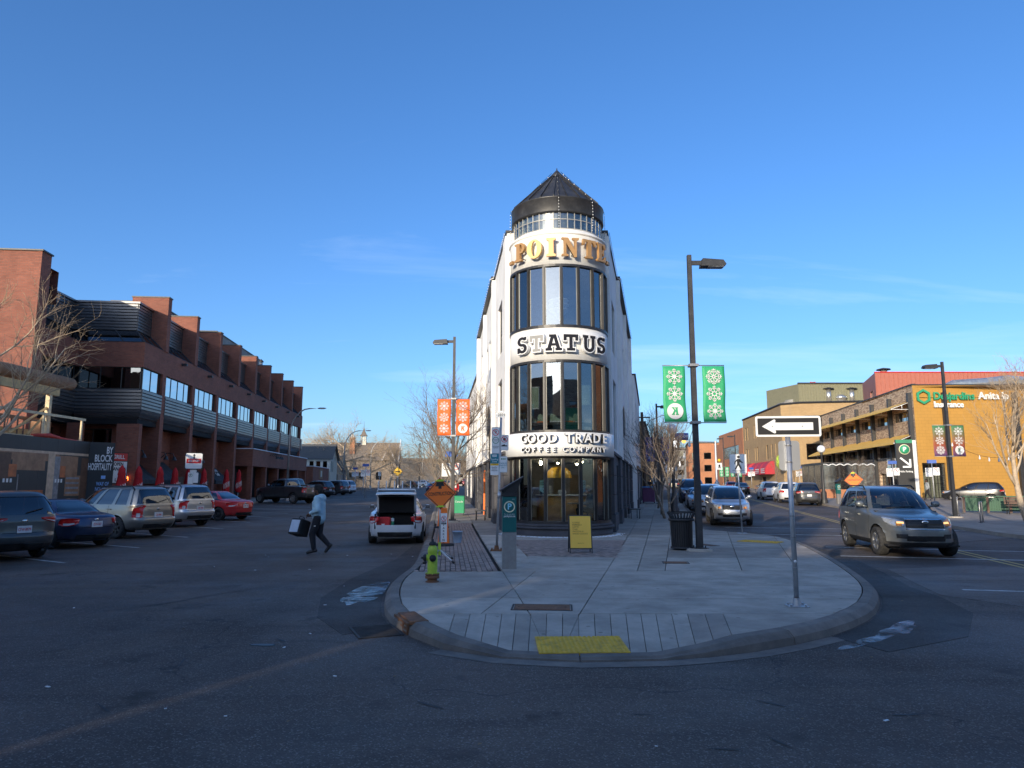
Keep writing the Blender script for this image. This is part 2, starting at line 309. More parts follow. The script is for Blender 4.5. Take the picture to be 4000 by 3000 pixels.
pm('siding_cream',(.62,.6,.5),.7,var=.06)
pm('wet',(.02,.02,.022),.4,spec=.4)
pm('snow',(.75,.77,.8),.7,var=.1)
pm('rust',(.22,.1,.045),.85,var=.4,vscale=7,bump=.4,dirt=((.06,.045,.04),.6,6))
pm('cast_iron',(.07,.062,.056),.75,metal=.3,var=.3,vscale=6)
pm('tactile',(.76,.46,.04),.7,var=.18,vscale=5,dirt=((.2,.14,.06),.6,7))
pm('line_white',(.5,.5,.48),.8,var=.3,vscale=4,dirt=((.12,.115,.11),.8,5))
pm('line_yellow',(.55,.4,.13),.8,var=.25,vscale=4,dirt=((.12,.11,.1),.75,4))
pm('crack',(.012,.012,.013),.6)
pm('hydrant_paint',(.48,.66,.06),.5,var=.12,vscale=6,dirt=((.2,.17,.05),.5,9),bump=.15)
pm('orange_sign',(1,.2,.02),.55,var=.04)
pm('sign_white',(.78,.79,.78),.4,var=.03)
pm('sign_black',(.014,.014,.015),.45)
pm('sign_red',(.62,.03,.03),.45); pm('sign_green',(.02,.22,.11),.45); pm('sign_teal',(.01,.2,.26),.45); pm('sign_blue',(.03,.1,.4),.45)
pm('teal_kiosk',(.008,.12,.115),.4,var=.06)
pm('kiosk_cream',(.8,.74,.5),.5); pm('kiosk_cyan',(.3,.7,.85),.5)
pm('sign_yellow',(.85,.5,.02),.5); pm('board_yellow',(.95,.58,.08),.55,var=.02); pm('menu_brown',(.3,.16,.03),.6)
pm('banner_orange',(.85,.14,.02),.65,var=.1,vscale=2); pm('banner_green',(.03,.36,.15),.6,var=.12,vscale=2); pm('banner_blue',(.05,.08,.4),.65,var=.1)
pm('banner_white',(.75,.73,.7),.65,var=.04)
pm('lime_tape',(.5,.72,.05),.6)
pm('bucket',(.35,.45,.55),.5); pm('blue_lid',(.06,.2,.45),.5); pm('purple',(.1,.03,.09),.6)
pm('mail_green',(.03,.32,.15),.5)
pm('lamp_white',(.85,.85,.85),.3); pm('lamp_globe',(.8,.8,.82),.25)
pm('umbrella_red',(.6,.015,.02),.7,var=.12,vscale=6); pm('cream_white',(.8,.75,.68),.6)
pm('mustard',(.72,.4,.03),.35); pm('counter_wood',(.5,.27,.09),.5,var=.2,vscale=6); pm('floor_in',(.16,.12,.09),.6,var=.2)
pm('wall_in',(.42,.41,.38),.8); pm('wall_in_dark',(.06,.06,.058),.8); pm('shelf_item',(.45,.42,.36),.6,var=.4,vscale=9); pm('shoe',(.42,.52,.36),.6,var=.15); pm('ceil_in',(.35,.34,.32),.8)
pm('skin_dark',(.11,.055,.035),.55,var=.08); pm('skin',(.45,.26,.18),.55,var=.06); pm('hair_black',(.012,.01,.009),.7,bump=.6,bscale=140); pm('hair_grey',(.4,.38,.35),.8); pm('hair_brown',(.05,.028,.018),.6)
pm('hoodie',(.36,.54,.62),.9,var=.2,vscale=5,bump=.9,bscale=9); pm('pants_black',(.012,.013,.018),.85,var=.2); pm('shoe_black',(.02,.02,.022),.5)
pm('jacket_red',(.45,.02,.025),.7,var=.12); pm('cloth_white',(.6,.6,.6),.8); pm('cloth_dark',(.02,.02,.024),.85); pm('tee_grey',(.2,.25,.28),.85); pm('plaid',(.3,.32,.33),.85,var=.6,vscale=30); pm('cloth_tan',(.45,.4,.32),.85); pm('wrist_red',(.7,.03,.02),.5)
pm('bag_black',(.012,.012,.013),.75,var=.2,bump=.2); pm('bag_grey',(.42,.45,.5),.35,metal=.3,var=.1,vscale=3)
pm('hoard_dark',(.035,.036,.036),.55,var=.1); pm('hoard_wood',(.32,.17,.09),.55,var=.35,vscale=2); pm('hoard_wood2',(.12,.06,.035),.55,var=.35,vscale=3); pm('hoard_fire',(.8,.72,.58),.5,var=.2,vscale=5); pm('hoard_orange',(.5,.14,.04),.5,var=.3,vscale=3); pm('hoard_steel',(.24,.24,.25),.4,var=.4,vscale=4); pm('hoard_cream',(.6,.42,.28),.5,var=.25,vscale=3)
pm('blue_pale',(.3,.5,.85),.5); pm('red_tarp',(.55,.06,.04),.7); pm('planter_green',(.03,.1,.055),.6,var=.12); pm('planter_cream',(.5,.5,.3),.6)
pm('lime',(.42,.62,.03),.5); pm('cyan',(.25,.55,.7),.5); pm('teal_pale',(.35,.65,.62),.5); pm('duct',(.6,.6,.58),.3,metal=.8,var=.2,vscale=3); pm('pole_white',(.6,.6,.6),.5,metal=.3); pm('wood_pole',(.1,.07,.05),.9,var=.3)
pm('planter_box',(.3,.3,.29),.8); pm('neon_b',(.1,.3,.9),.5)
pm('slate_far',(.28,.27,.25),.8,var=.25,vscale=.3); pm('earth',(.2,.16,.11),.95,var=.3,vscale=.05,detail=8); pm('grass_dry',(.22,.18,.1),.95,var=.3,vscale=.4)
glassmat('glass_shop',(.82,.85,.82),.06); glassmat('glass_upper',(.62,.66,.68),.14,wav=.03); glassmat('glass_dark',(.1,.11,.12),.1,wav=.08); glassmat('glass_mirror',(.05,.06,.07),.5,wav=.05); glassmat('glass_block',(.62,.64,.58),.12,rough=.2,wav=.6)
glassmat('car_glass',(.09,.095,.1),.1); glassmat('car_glass_clear',(.55,.6,.57),.06); glassmat('plastic_sheet',(.42,.42,.43),.2,rough=.15,wav=.8)
icemat(); emit('bulb_warm',(1,.85,.6),45); emit('bulb_amber',(1,.5,.1),1.2); emit('neon_orange',(1,.2,.04),4); emit('head_amber',(1,.55,.2),.8); emit('ped_white',(.9,.95,1),1.0)

# ---------------------------------------------------------------- lettering
def text_mesh(s,size=1,ext=.01,bold=0,align='CENTER',sx=1,space=1,shear=0):
    c = bpy.data.curves.new('lettering','FONT'); c.body = s; c.size = size; c.extrude = ext; c.offset = bold * size; c.align_x = align; c.align_y = 'CENTER'; c.space_character = space; c.shear = shear; c.resolution_u = 3
    o = bpy.data.objects.new('t',c); me = bpy.data.meshes.new_from_object(o); bpy.data.objects.remove(o); bpy.data.curves.remove(c)
    if sx != 1:
        for v in me.vertices: v.co.x *= sx
    return me
def text(name,s,size,mat,parent,loc,rz=0,ext=.003,bold=.0,align='CENTER',sx=1,space=1,rot=None,shear=0):
    """upright lettering in the parent's xz plane, facing -y"""
    me = text_mesh(s,size,ext,bold,align,sx,space,shear); me.materials.clear(); me.materials.append(M[mat])
    return link(name,me,parent,loc,rot=rot or (R(90),0,rz))
def outline_mesh(loops,depth,n_arc=0):
    """extruded letter from closed xz outlines (holes by even-odd), front at y=0, back at y=depth"""
    c = bpy.data.curves.new('glyph','CURVE'); c.dimensions = '2D'; c.fill_mode = 'BOTH'; c.extrude = depth / 2
    for lp in loops:
        sp = c.splines.new('POLY'); sp.points.add(len(lp) - 1); sp.use_cyclic_u = True
        for p,(x,y) in zip(sp.points,lp): p.co = (x,y,0,1)
    o = bpy.data.objects.new('g',c); me = bpy.data.meshes.new_from_object(o); bpy.data.objects.remove(o); bpy.data.curves.remove(c)
    me.transform(Matrix.Rotation(R(90),4,'X')); me.transform(Matrix.Translation((0,depth / 2,0))); return me
def arc(cx,cy,rx,ry,a0,a1,n=10): return [(cx + rx * math.cos(R(a0 + (a1 - a0) * i / n)),cy + ry * math.sin(R(a0 + (a1 - a0) * i / n))) for i in range(n + 1)]
# ================================================================ ground and streets
random.seed(4)
def sheet(name,xs,ys,mat,dz=0):
    mb = MB(); n = len(xs)
    mb.add([(x,y,gz(y) + dz) for y in ys for x in xs],[(j * n + i,j * n + i + 1,(j + 1) * n + i + 1,(j + 1) * n + i) for j in range(len(ys) - 1) for i in range(n - 1)])
    return mb.build(name,mat)
road = struct(sheet('road',[-700,-40,0,40,700],[-120,0,25,80,140,1600],'asphalt')); road['label'] = 'dark grey asphalt of the two streets meeting at the corner'
def clip(poly,p,d,side):
    """half plane of a polygon; side +1 keeps what lies left of direction d"""
    res = []; n = len(poly)
    f = lambda q: side * (d[0] * (q[1] - p[1]) - d[1] * (q[0] - p[0]))
    for i in range(n):
        a,b = poly[i],poly[(i + 1) % n]; fa,fb = f(a),f(b)
        if fa >= 0: res.append(a)
        if (fa > 0 and fb < 0) or (fa < 0 and fb > 0):
            t = fa / (fa - fb); res.append((a[0] + (b[0] - a[0]) * t,a[1] + (b[1] - a[1]) * t))
    return res
def area(p): return .5 * sum(p[i][0] * p[(i + 1) % len(p)][1] - p[(i + 1) % len(p)][0] * p[i][1] for i in range(len(p)))
def cen(p): return (sum(q[0] for q in p) / len(p),sum(q[1] for q in p) / len(p))
def hd(deg): return (math.sin(R(deg)),math.cos(R(deg)))
def cut(pieces,p,d,pred=lambda c: True):
    res = []
    for q in pieces:
        if not pred(cen(q)): res.append(q); continue
        for s in (1,-1):
            r = clip(q,p,d,s)
            if len(r) > 2 and abs(area(r)) > .02: res.append(r)
    return res
def shrink(p,g):
    """inset a polygon by g"""
    if area(p) < 0: p = p[::-1]
    n = len(p); r = []
    for i in range(n):
        a,b,c = Vector(p[i - 1]),Vector(p[i]),Vector(p[(i + 1) % n])
        d1 = (b - a).normalized() if (b - a).length > 1e-6 else Vector((1,0)); d2 = (c - b).normalized() if (c - b).length > 1e-6 else d1
        n1,n2 = Vector((-d1.y,d1.x)),Vector((-d2.y,d2.x)); k = n1 + n2; L = k.length
        k = k / L if L > 1e-6 else n1; m = g / max(.35,k.dot(n1)); q = b + k * m; r.append((q.x,q.y))
    return r
def smooth_path(pts,step=.45):
    """Catmull-Rom resampling"""
    P = [Vector(p) for p in pts]; res = []
    for i in range(len(P) - 1):
        a,b,c,d = P[max(i - 1,0)],P[i],P[i + 1],P[min(i + 2,len(P) - 1)]; n = max(1,int((c - b).length / step))
        for k in range(n):
            t = k / n; res.append(.5 * ((2 * b) + (c - a) * t + (2 * a - 5 * b + 4 * c - d) * t * t + (3 * b - a - 3 * c + d) * t ** 3))
    res.append(P[-1]); return [(p.x,p.y) for p in res]
KERB = smooth_path([(-12.2,120),(-6.1,57),(-3.3,28.5),(-2.35,18.5),(-2.15,15.5),(-2.16,13.24),(-1.95,11.3),(-1.55,9.7),(-.76,8.35),(-.1,7.95),(.72,7.78),(1.6,7.85),(2.69,8.25),(3.88,9.05),(4.85,10.05),(5.55,11.1),(6.3,12.7),(7.18,15.5),(7.95,18.4),(8.6,21.2),(8.95,23.6),(8.6,25.4),(7.75,26.6),(7.5,28.2),(9.0,34.9),(14.3,60),(26,115)],.55)
def ramp_w(x,y):
    """1 in the dropped kerb of the crossing, 0 away from it"""
    a = min(1,max(0,(1.75 - abs(x - .8)) / .8)); return a * min(1,max(0,(9.75 - y) / 1.5))
def pz(x,y): return gz(y) + .15 - .115 * ramp_w(x,y)
# inward offset of the kerb line
def offset(path,g):
    r = []
    for i,p in enumerate(path):
        a,b = Vector(path[max(i - 1,0)]),Vector(path[min(i + 1,len(path) - 1)]); d = (b - a).normalized(); r.append((p[0] - d.y * g,p[1] + d.x * g))
    return r
KIN = offset(KERB,.2)
pav = struct(empty('corner_pavement')); pav['label'] = 'pale concrete corner pavement wrapping the white flatiron building'
bed = MB(); bed.prism(shrink(KERB + [],.0) if False else [p for p in offset(KERB,.1)],lambda x,y: gz(y) - .3,lambda x,y: gz(y) + .012); bed.build('joint_bed','joint',pav)
i = 0; k = 0
while i < len(KERB) - 1:
    j = min(len(KERB) - 1,i + (4 if KERB[i][1] < 45 else 9)); mb = MB(); prof = []
    for q in range(i,j + 1):
        o,n_ = Vector(KERB[q]),Vector(KIN[q]); f = (n_ - o).normalized(); e = Vector((KERB[min(q + 1,len(KERB) - 1)][0] - KERB[max(q - 1,0)][0],KERB[min(q + 1,len(KERB) - 1)][1] - KERB[max(q - 1,0)][1])).normalized() * (.006 if q == i else (-.006 if q == j else 0))
        o = o + e; n_ = n_ + e; zt = pz(*o); lo = gz(o.y)
        P = [o - f * .05,o - f * .02,o + f * .03,o + f * .06,n_ - f * .006,n_ - f * .006]; Z = [lo - .08,lo + (zt - lo) * .55,zt - .022,zt - .002,zt + .004,lo - .1]
        prof.append([(p.x,p.y,z) for p,z in zip(P,Z)])
    vs = [v for r in prof for v in r]; fs = []
    for a in range(len(prof) - 1):
        for b in range(5): fs.append((a * 6 + b,(a + 1) * 6 + b,(a + 1) * 6 + b + 1,a * 6 + b + 1))
    fs += [(0,1,2,3,4,5),tuple(len(vs) - 6 + b for b in (5,4,3,2,1,0))]
    mb.add(vs,fs,False).build('kerb_stone','kerb',pav,fix=True); i = j
# gutter: pale concrete lip at the foot of the ramp
gut = MB(); g0 = offset(KERB,-.06); g1 = offset(KERB,-.27)
sel = [q for q in range(len(KERB)) if KERB[q][1] < 9.2 and -.9 < KERB[q][0] < 4.2]
vs = [(g0[q][0],g0[q][1],.005) for q in sel] + [(g1[q][0],g1[q][1],.004) for q in sel]; n = len(sel)
gut.add(vs,[(a,n + a,n + a + 1,a + 1) for a in range(n - 1)]); struct(gut.build('gutter','kerb'))
# slabs
inner = [p for p in offset(KERB,.205) if p[1] < 62]; inner = inner[::-1] if area(inner) < 0 else inner
pieces = [inner]
PL = (-.2,14.5); dPL = hd(-5.2)
pieces = cut(pieces,(0,24.5),(1,0))
pieces = cut(pieces,(1.19,11.1),hd(11.8))
pieces = cut(pieces,PL,dPL,lambda c: c[0] < 1.2)
pieces = cut(pieces,(0,11.05),hd(91.3)); pieces = cut(pieces,(0,9.72),hd(90))
pieces = cut(pieces,(0,14.35),hd(88.2),lambda c: c[1] > 11)
pieces = cut(pieces,(.53,14.7),hd(10.7),lambda c: c[0] < 1.5 and c[1] < 14.4 and c[1] > 9.7)
for p in ((2.45,14.2),(2.95,14.0),(4.05,12.5),(5.0,12.2)): pieces = cut(pieces,p,hd(11.9 + (p[0] - 2.4) * 2.2),lambda c,p=p: c[1] > 14.3 and c[0] > 1.2)
pieces = cut(pieces,(0,31),hd(90),lambda c: True)
for y in (17.0,19.6,22.2,27.5,34,37,40,43.5,47,51,55): pieces = cut(pieces,(0,y),hd(90),lambda c,y=y: not (c[0] < -.3 and y < 31))
for y in (12.6,): pieces = cut(pieces,(0,y),hd(93),lambda c: c[0] > 1.1 and 11 < c[1] < 14.4)
for x in (-.75,-.55,-.35,-.15,.03,.22,.42,.62,.82,1.02,1.22,1.42,1.61,1.8,2.0,2.2,2.42,2.65): pieces = cut(pieces,(x,9.0),hd((x - .8) * 4 + 5),lambda c: c[1] < 9.75)
def inhole(c):          # paved panels get bricks instead of slabs
    left = c[0] < PL[0] + dPL[0] / dPL[1] * (c[1] - PL[1]) and 14.3 < c[1] < 31
    return left
def slab(q,m):
    q = shrink(q,.008 if cen(q)[1] > 9.75 else .004)
    if area(q) <= 0: return
    mb = MB(); mb.prism(q,lambda x,y: pz(x,y) - .05,lambda x,y: pz(x,y) + random.uniform(-.001,.001)); mb.build('concrete_slab',m,pav)
fore = [(-.02,22.4),(.36,17.35),(2.52,17.05),(3.5,22.2)]
fore = fore if area(fore) > 0 else fore[::-1]
for q in pieces:
    c = cen(q)
    if inhole(c): continue
    if .1 < c[0] < 3.0 and 17 < c[1] < 24.5:       # carve the brick forecourt out of these slabs
        rest = [q]; keep = []
        for a in range(4):
            A,B = fore[a],fore[(a + 1) % 4]; d = (B[0] - A[0],B[1] - A[1]); nr = []
            for r in rest:
                o = clip(r,A,d,-1)
                if len(o) > 2 and abs(area(o)) > .03: keep.append(o)
                o = clip(r,A,d,1)
                if len(o) > 2 and abs(area(o)) > .03: nr.append(o)
            rest = nr
        for r in keep: slab(r,'concrete')
        continue
    slab(q,'concrete_old' if c[1] > 24 or (c[0] < -.3 and c[1] > 12.3) else ('concrete_old' if random.random() < .18 else 'concrete'))
# brick pavers: the nearest 300 of each panel singly, the rest joined
def paver_field(name,label,inside,org,ang,nx,ny,bw=.105,bl=.21):
    root = struct(empty(name,(0,0,0))); root['label'] = label
    t = MB(); t.bbox(-bw / 2 + .005,bw / 2 - .005,-bl / 2 + .005,bl / 2 - .005,-.05,0,.009); me = t.mesh('paver','paver')
    c,s = math.cos(ang),math.sin(ang); spots = []
    for a in range(nx):
        for b in range(ny):
            lx = a * bw; ly = (b + (.5 if a % 2 else 0)) * bl; x = org[0] + lx * c - ly * s; y = org[1] + lx * s + ly * c
            if inside(x,y): spots.append((x,y))
    spots.sort(key=lambda p: p[1]); rest = MB()
    for n_,(x,y) in enumerate(spots):
        z = gz(y) + .152 + random.uniform(-.004,.003)
        if n_ < 300:
            o = link('paver',me,root,(x,y,z),ang); o.rotation_euler = (random.uniform(-.012,.012),random.uniform(-.012,.012),ang + random.uniform(-.01,.01))
        else:
            m4 = Matrix.Translation((x,y,z)) @ Matrix.Rotation(ang,4,'Z'); b0 = len(rest.v)
            rest.add([m4 @ Vector(v) for v in t.v],t.f)
    if rest.v: rest.build('paver_bed','paver',root)['kind'] = 'stuff'
_kl = [p for p in KIN[:min(range(len(KIN)),key=lambda i: KIN[i][1])] if p[1] > 10][::-1]; kx = lambda y: np.interp(y,[p[1] for p in _kl],[p[0] for p in _kl])
paver_field('paved_strip','strip of worn reddish brick pavers beside the left kerb',lambda x,y: 14.42 < y < 30.9 and kx(y) + .04 < x < PL[0] + dPL[0] / dPL[1] * (y - PL[1]) - .045,(-5.2,13.5),R(5.2),70,95)
def infore(x,y):
    if (x - 1.7) ** 2 + (y - 25.3) ** 2 < 1.95 ** 2: return False
    return all((fore[(a + 1) % 4][0] - fore[a][0]) * (y - fore[a][1]) - (fore[(a + 1) % 4][1] - fore[a][1]) * (x - fore[a][0]) > .05 for a in range(4))
paver_field('paved_forecourt','trapezoid of brick pavers in front of the round glass front',infore,(-3.5,19.5),R(-38),70,60)
# tactile plate with truncated domes
tp = empty('tactile_plate',(.78,8.32,0),H(-2),'yellow tactile warning plate with raised domes set in the kerb ramp','tactile plate')
za = pz(.78,8.32)
tb = MB(); tb.add([(-.5,-.34,pz(.78,7.98) + .012),(.5,-.34,pz(.78,7.98) + .012),(.5,.34,pz(.78,8.66) + .012),(-.5,.34,pz(.78,8.66) + .012),(-.5,-.34,0),(.5,-.34,0),(.5,.34,0),(-.5,.34,0)],[(0,1,2,3),(4,5,1,0),(5,6,2,1),(6,7,3,2),(7,4,0,3)]); tb.build('plate','tactile',tp)
dm = MB()
for a in range(18):
    for b in range(12):
        x = -.465 + a * .0547; y = -.31 + b * .0564; z = np.interp(y,[-.34,.34],[pz(.78,7.98),pz(.78,8.66)]) + .011; dm.lathe([(.021,0),(.014,.008),(0,.0085)],(x,y,z),6)
dm.build('dome_field','tactile',tp)['kind'] = 'stuff'
tp2 = empty('tactile_plate',(7.45,21.6,.155),H(-50),'small worn yellow tactile plate near the far edge of the pavement','tactile plate'); b = MB(); b.box(-.32,.32,-.6,.6,0,.012); b.build('plate','tactile',tp2)
b = MB()
for a in range(7):
    for c_ in range(13): b.lathe([(.028,0),(.018,.009),(0,.0095)],(-.27 + a * .09,-.54 + c_ * .09,.012),5)
b.build('dome_field','tactile',tp2)['kind'] = 'stuff'
# utility covers
def cover(x,y,w,d,label,rz=0):
    o = empty('utility_cover',(x,y,.1525),rz,label,'utility cover'); b = MB(); b.bbox(-w / 2,w / 2,-d / 2,d / 2,-.02,.006,.008); b.build('lid','rust',o)
    f = MB()
    for x0,x1,y0,y1 in ((-w / 2 - .035,w / 2 + .035,-d / 2 - .035,-d / 2 - .01),(-w / 2 - .035,w / 2 + .035,d / 2 + .01,d / 2 + .035),(-w / 2 - .035,-w / 2 - .01,-d / 2 - .01,d / 2 + .01),(w / 2 + .01,w / 2 + .035,-d / 2 - .01,d / 2 + .01)): f.box(x0,x1,y0,y1,-.02,.003)
    f.build('frame','cast_iron',o)
    for s in (-1,1): h = MB(); h.cyl((s * w * .42,0),.014,.0055,.008,8); h.build('lift_hole','sheet_black',o)
cover(.42,10.2,.78,.42,'rusty rectangular utility cover in the pavement behind the yellow plate',H(4))
cover(3.6,15.9,.5,.36,'square cover with dark frame in the pavement near the litter bin',H(8))
cover(5.55,20.5,.25,.7,'narrow slotted cover beyond the lamp post',H(-20))
# storm drain: kerb inlet and grate
dr = empty('storm_drain',(-1.4,9.45,0),H(-22),'rusty kerb inlet with iron grate at the left of the corner','storm drain')
b = MB(); b.bbox(.0,.24,-.36,.36,.12,.158,.01); b.build('lid','rust',dr)
b = MB(); b.box(-.045,-.02,-.36,.36,.0,.02); b.box(-.045,-.02,-.36,.36,.055,.075); b.box(-.045,-.01,-.36,.36,.11,.14)
for y in (-.36,-.13,.11,.33): b.box(-.043,-.018,y,y + .03,.0,.13)
b.build('inlet_bars','rust',dr)
b = MB(); b.box(-.62,-.1,-.36,.36,.002,.004); b.build('sump','sheet_black',dr)
b = MB()
for a in range(14): b.box(-.62,-.1,-.36 + a * .0525,-.36 + a * .0525 + .022,.004,.014)
b.box(-.64,-.61,-.38,.38,.003,.015); b.box(-.11,-.08,-.38,.38,.003,.015); b.build('grate','cast_iron',dr)
# ice and wet patches along the kerbs, litter
def blob(cx,cy,rx,ry,ang,n=40,rough=.35,seed=0):
    rnd = random.Random(seed); ph = [rnd.uniform(0,6.28) for _ in range(6)]; pts = []
    for i in range(n):
        t = 2 * math.pi * i / n; r = 1 + rough * sum(math.sin((k + 2) * t + ph[k]) / (k + 1.6) for k in range(6)) * .6
        x,y = rx * r * math.cos(t),ry * r * math.sin(t); pts.append((cx + x * math.cos(ang) - y * math.sin(ang),cy + x * math.sin(ang) + y * math.cos(ang)))
    return pts
def patch(name,pts,mat,z,label=None,cat=None,kind='structure',th=.004):
    b = MB(); b.prism(pts,lambda x,y: gz(y) + z - th,lambda x,y: gz(y) + z); o = b.build(name,mat); o['kind'] = kind
    if label: o['label'] = label
    return o
patch('ice',blob(-2.5,12.6,.26,1.5,R(-1),seed=3),'ice',.012,'bluish melting ice along the left kerb')
patch('ice',blob(4.95,9.4,.6,.17,R(46),seed=8,rough=.6),'ice',.012,'melting ice in the gutter right of the corner')
patch('ice',blob(4.2,8.7,.5,.1,R(38),seed=18,rough=.6),'ice',.011,'small streak of ice in the right gutter')
patch('wet_spot',blob(-2.9,8.55,.16,.05,0,seed=5),'wet',.006,'small puddle in the road')
# dark repair along the right kerb
o5 = offset(KERB,-.07); rep = [p for p in o5 if 8.7 < p[1] < 25 and p[0] > 3.4]; outer = [(9.35,24.6),(9.1,21.5),(8.65,18.4),(7.9,15.4),(7.25,13.2),(7.15,12.2),(6.7,10.6),(5.6,9.0),(4.2,8.2)]
patch('road_patch',[p for p in offset(KERB,-.08) if 9.2 < p[1] < 24 and p[0] < 0][::1] + [(-2.1,9.1),(-2.75,10.3),(-3.15,12),(-3.2,14.5),(-2.9,18),(-3.1,24)],'asphalt_patch',.0041,'dark damp asphalt along the left kerb')
patch('road_patch',rep + outer,'asphalt_patch',.0045,'black asphalt repair along the right kerb')
patch('road_patch',[(7.6,13.6),(7.25,12.3),(7.9,11.0),(10.5,10.2),(15,11.6),(15,15.6),(10.4,16.6),(8.3,16.0)],'asphalt_worn_sunlit',.0042,'pale worn asphalt beside the black repair')
patch('road_patch',[(9.55,24.9),(9.3,21.7),(13,22.6),(18.5,25.6),(18,29),(13,26.4)],'asphalt_worn_sunlit',.0043,'paler asphalt painted as a sunlit patch under the crossing lines')  # sun falling on the road, painted as a paler patch
def ribbon(name,pts,w,mat,z,parent=None,label=None):
    pts = [Vector(p) for p in pts]; L = []; Rr = []
    for i,p in enumerate(pts):
        d = (pts[min(i + 1,len(pts) - 1)] - pts[max(i - 1,0)]).normalized(); n = Vector((-d.y,d.x)) * (w if not isinstance(w,(list,tuple)) else w[i]) / 2; L.append(p + n); Rr.append(p - n)
    n = len(pts); b = MB(); b.add([(p.x,p.y,gz(p.y) + z) for p in L] + [(p.x,p.y,gz(p.y) + z) for p in Rr],[(i,n + i,n + i + 1,i + 1) for i in range(n - 1)])
    o = b.build(name,mat,parent)
    if parent is None: o['kind'] = 'structure'
    if label: o['label'] = label
    return o
def wob(a,b,n,amp,seed):
    r = random.Random(seed); d = (b[0] - a[0],b[1] - a[1]); L = math.hypot(*d); res = []; off = 0
    for i in range(n + 1):
        t = i / n; off = off * .7 + r.uniform(-amp,amp) * (0 if i in (0,n) else 1); res.append((a[0] + d[0] * t - d[1] / L * off,a[1] + d[1] * t + d[0] / L * off))
    return res
mk = struct(empty('road_marking')); mk['label'] = 'worn painted lines on the streets'
for a,b,s in (((9.4,24),(6.9,12.4),1),((6.9,12.4),(13,9.8),2),((8.4,17.6),(16,15),3),((7.6,14),(18,13.2),4),((9.3,13.6),(10.4,10.8),5),((8.6,20),(13.5,18.5),6),((-7.2,13.0),(-5.4,16.2),8),((-13.3,16.2),(-8.6,18.2),9),((-4.4,27),(-10,29.5),10),((-4.5,40),(-4.1,34),11),((-6.5,10),(-3.2,15.2),12)):
    ribbon('crack',wob(a,b,18,.09,s),[.006 + .028 * random.random() for _ in range(19)],'crack',.0062,mk)
# tyre marks sweeping round the corner, scuffs and drips
for q in range(0):
    rn = random.Random(60 + q); off_ = offset(KERB,-(.55 + q * .34)); n0 = [i for i,p in enumerate(KERB) if p[1] < 17]; a0 = rn.randrange(n0[0],n0[-1] - 14); a1 = min(n0[-1],a0 + rn.randrange(9,22)); pp = off_[a0:a1]
    ribbon('tyre_mark',pp,[rn.uniform(.02,.07) * math.sin(math.pi * (i + .4) / len(pp)) + .006 for i in range(len(pp))],'asphalt_patch',.0034 + q * .00006,mk)
sc_ = MB(); rn = random.Random(77)
for q in range(170):
    x,y = rn.uniform(-11,11),rn.uniform(2.6,22)
    if -2.6 < x < 9 and y > 7.3: continue
    L_,w_,a = rn.uniform(.06,.5),rn.uniform(.008,.05),rn.gauss(1.45,.5); m4 = Matrix.Translation((x,y,.0038)) @ Matrix.Rotation(a,4,'Z'); pts = [(w_ * .5 * math.cos(R(t)) * rn.uniform(.6,1.3),L_ * .5 * math.sin(R(t)) * rn.uniform(.7,1.2),0) for t in range(0,360,36)]; sc_.add([m4 @ Vector(p) for p in pts],[tuple(range(10))])
sc_.build('road_scuff','crack')['kind'] = 'stuff'
# parking stall lines (left), crossing lines and centre line (right)
for q in range(9):
    y = 17.2 + q * 4.1; x = -10.6 - .1 * (y - 17); ribbon('stall_line',[(x,y),(x - 5.0 * math.sin(R(58)),y + 5.0 * math.cos(R(58)))],.1,'line_white',.005,mk)
rs = hd(12.2); perp = hd(102.2)
def rp_(off,y): return (7.35 + .215 * (y - 27) + off * perp[0],y + off * perp[1])
for o_,y0,y1 in ((6.3,10,58),(6.55,10,58)): ribbon('centre_line',[rp_(o_,y) for y in np.arange(y0 + 1.2,118,4)],.1,'line_yellow',.005,mk)
for yy in (27.2,30.6): ribbon('crossing_line',[rp_(o_,yy) for o_ in (.9,4,8,11.4)],.16,'line_white',.0052,mk)
for yy in (18.9,21.6): ribbon('crossing_line',[(8.6 + (yy - 18.9) * .3,yy),(13,yy - 1.2),(19,yy - 2.6)],.16,'line_white',.0052,mk)
ribbon('lane_line',[(8.0,12.9),(12,12.0),(19,11.2)],.12,'line_white',.0054,mk)
# leaves and litter in the gutters: nobody could count it
lf = MB(); rnd = random.Random(12)
for q in range(420):
    if q < 300: i_ = rnd.randrange(3,62); p = KERB[i_] if KERB[i_][1] < 45 else KERB[40]; p = (p[0] + rnd.gauss(0,.12) - .12,p[1] + rnd.uniform(-.4,.4))
    else: p = (rnd.uniform(-9,9),rnd.uniform(3.5,24))
    if p[1] > 40 or (-1.9 < p[0] < 8 and 8.2 < p[1] < 26 and q < 300 and rnd.random() < .8): continue
    on = (-1.8 < p[0] < 5 and 9.5 < p[1] < 26); z = (pz(*p) if on else gz(p[1])) + .01; s = rnd.uniform(.008,.026); a = rnd.uniform(0,6.3)
    vs = [(p[0] + s * math.cos(a + t) * (1 if k % 2 else .6),p[1] + s * math.sin(a + t) * (1 if k % 2 else .6),z + rnd.uniform(-.003,.008)) for k,t in enumerate((0,1.57,3.14,4.71))]
    lf.add(vs,[(0,1,2,3)])
lf.build('leaf_litter','dead_leaf')['kind'] = 'stuff'
b = MB(); rnd = random.Random(5)
for q in range(34):
    x,y = rnd.uniform(-7,6),rnd.uniform(3.2,20); 
    if -2.1 < x < 5.6 and y > 7.5: continue
    s = rnd.uniform(.008,.022); a = rnd.uniform(0,3.1); b.cbox((0,0,0),(s * 2.4,s,.006),Matrix.Translation((x,y,.008)) @ Matrix.Rotation(a,4,'Z'))
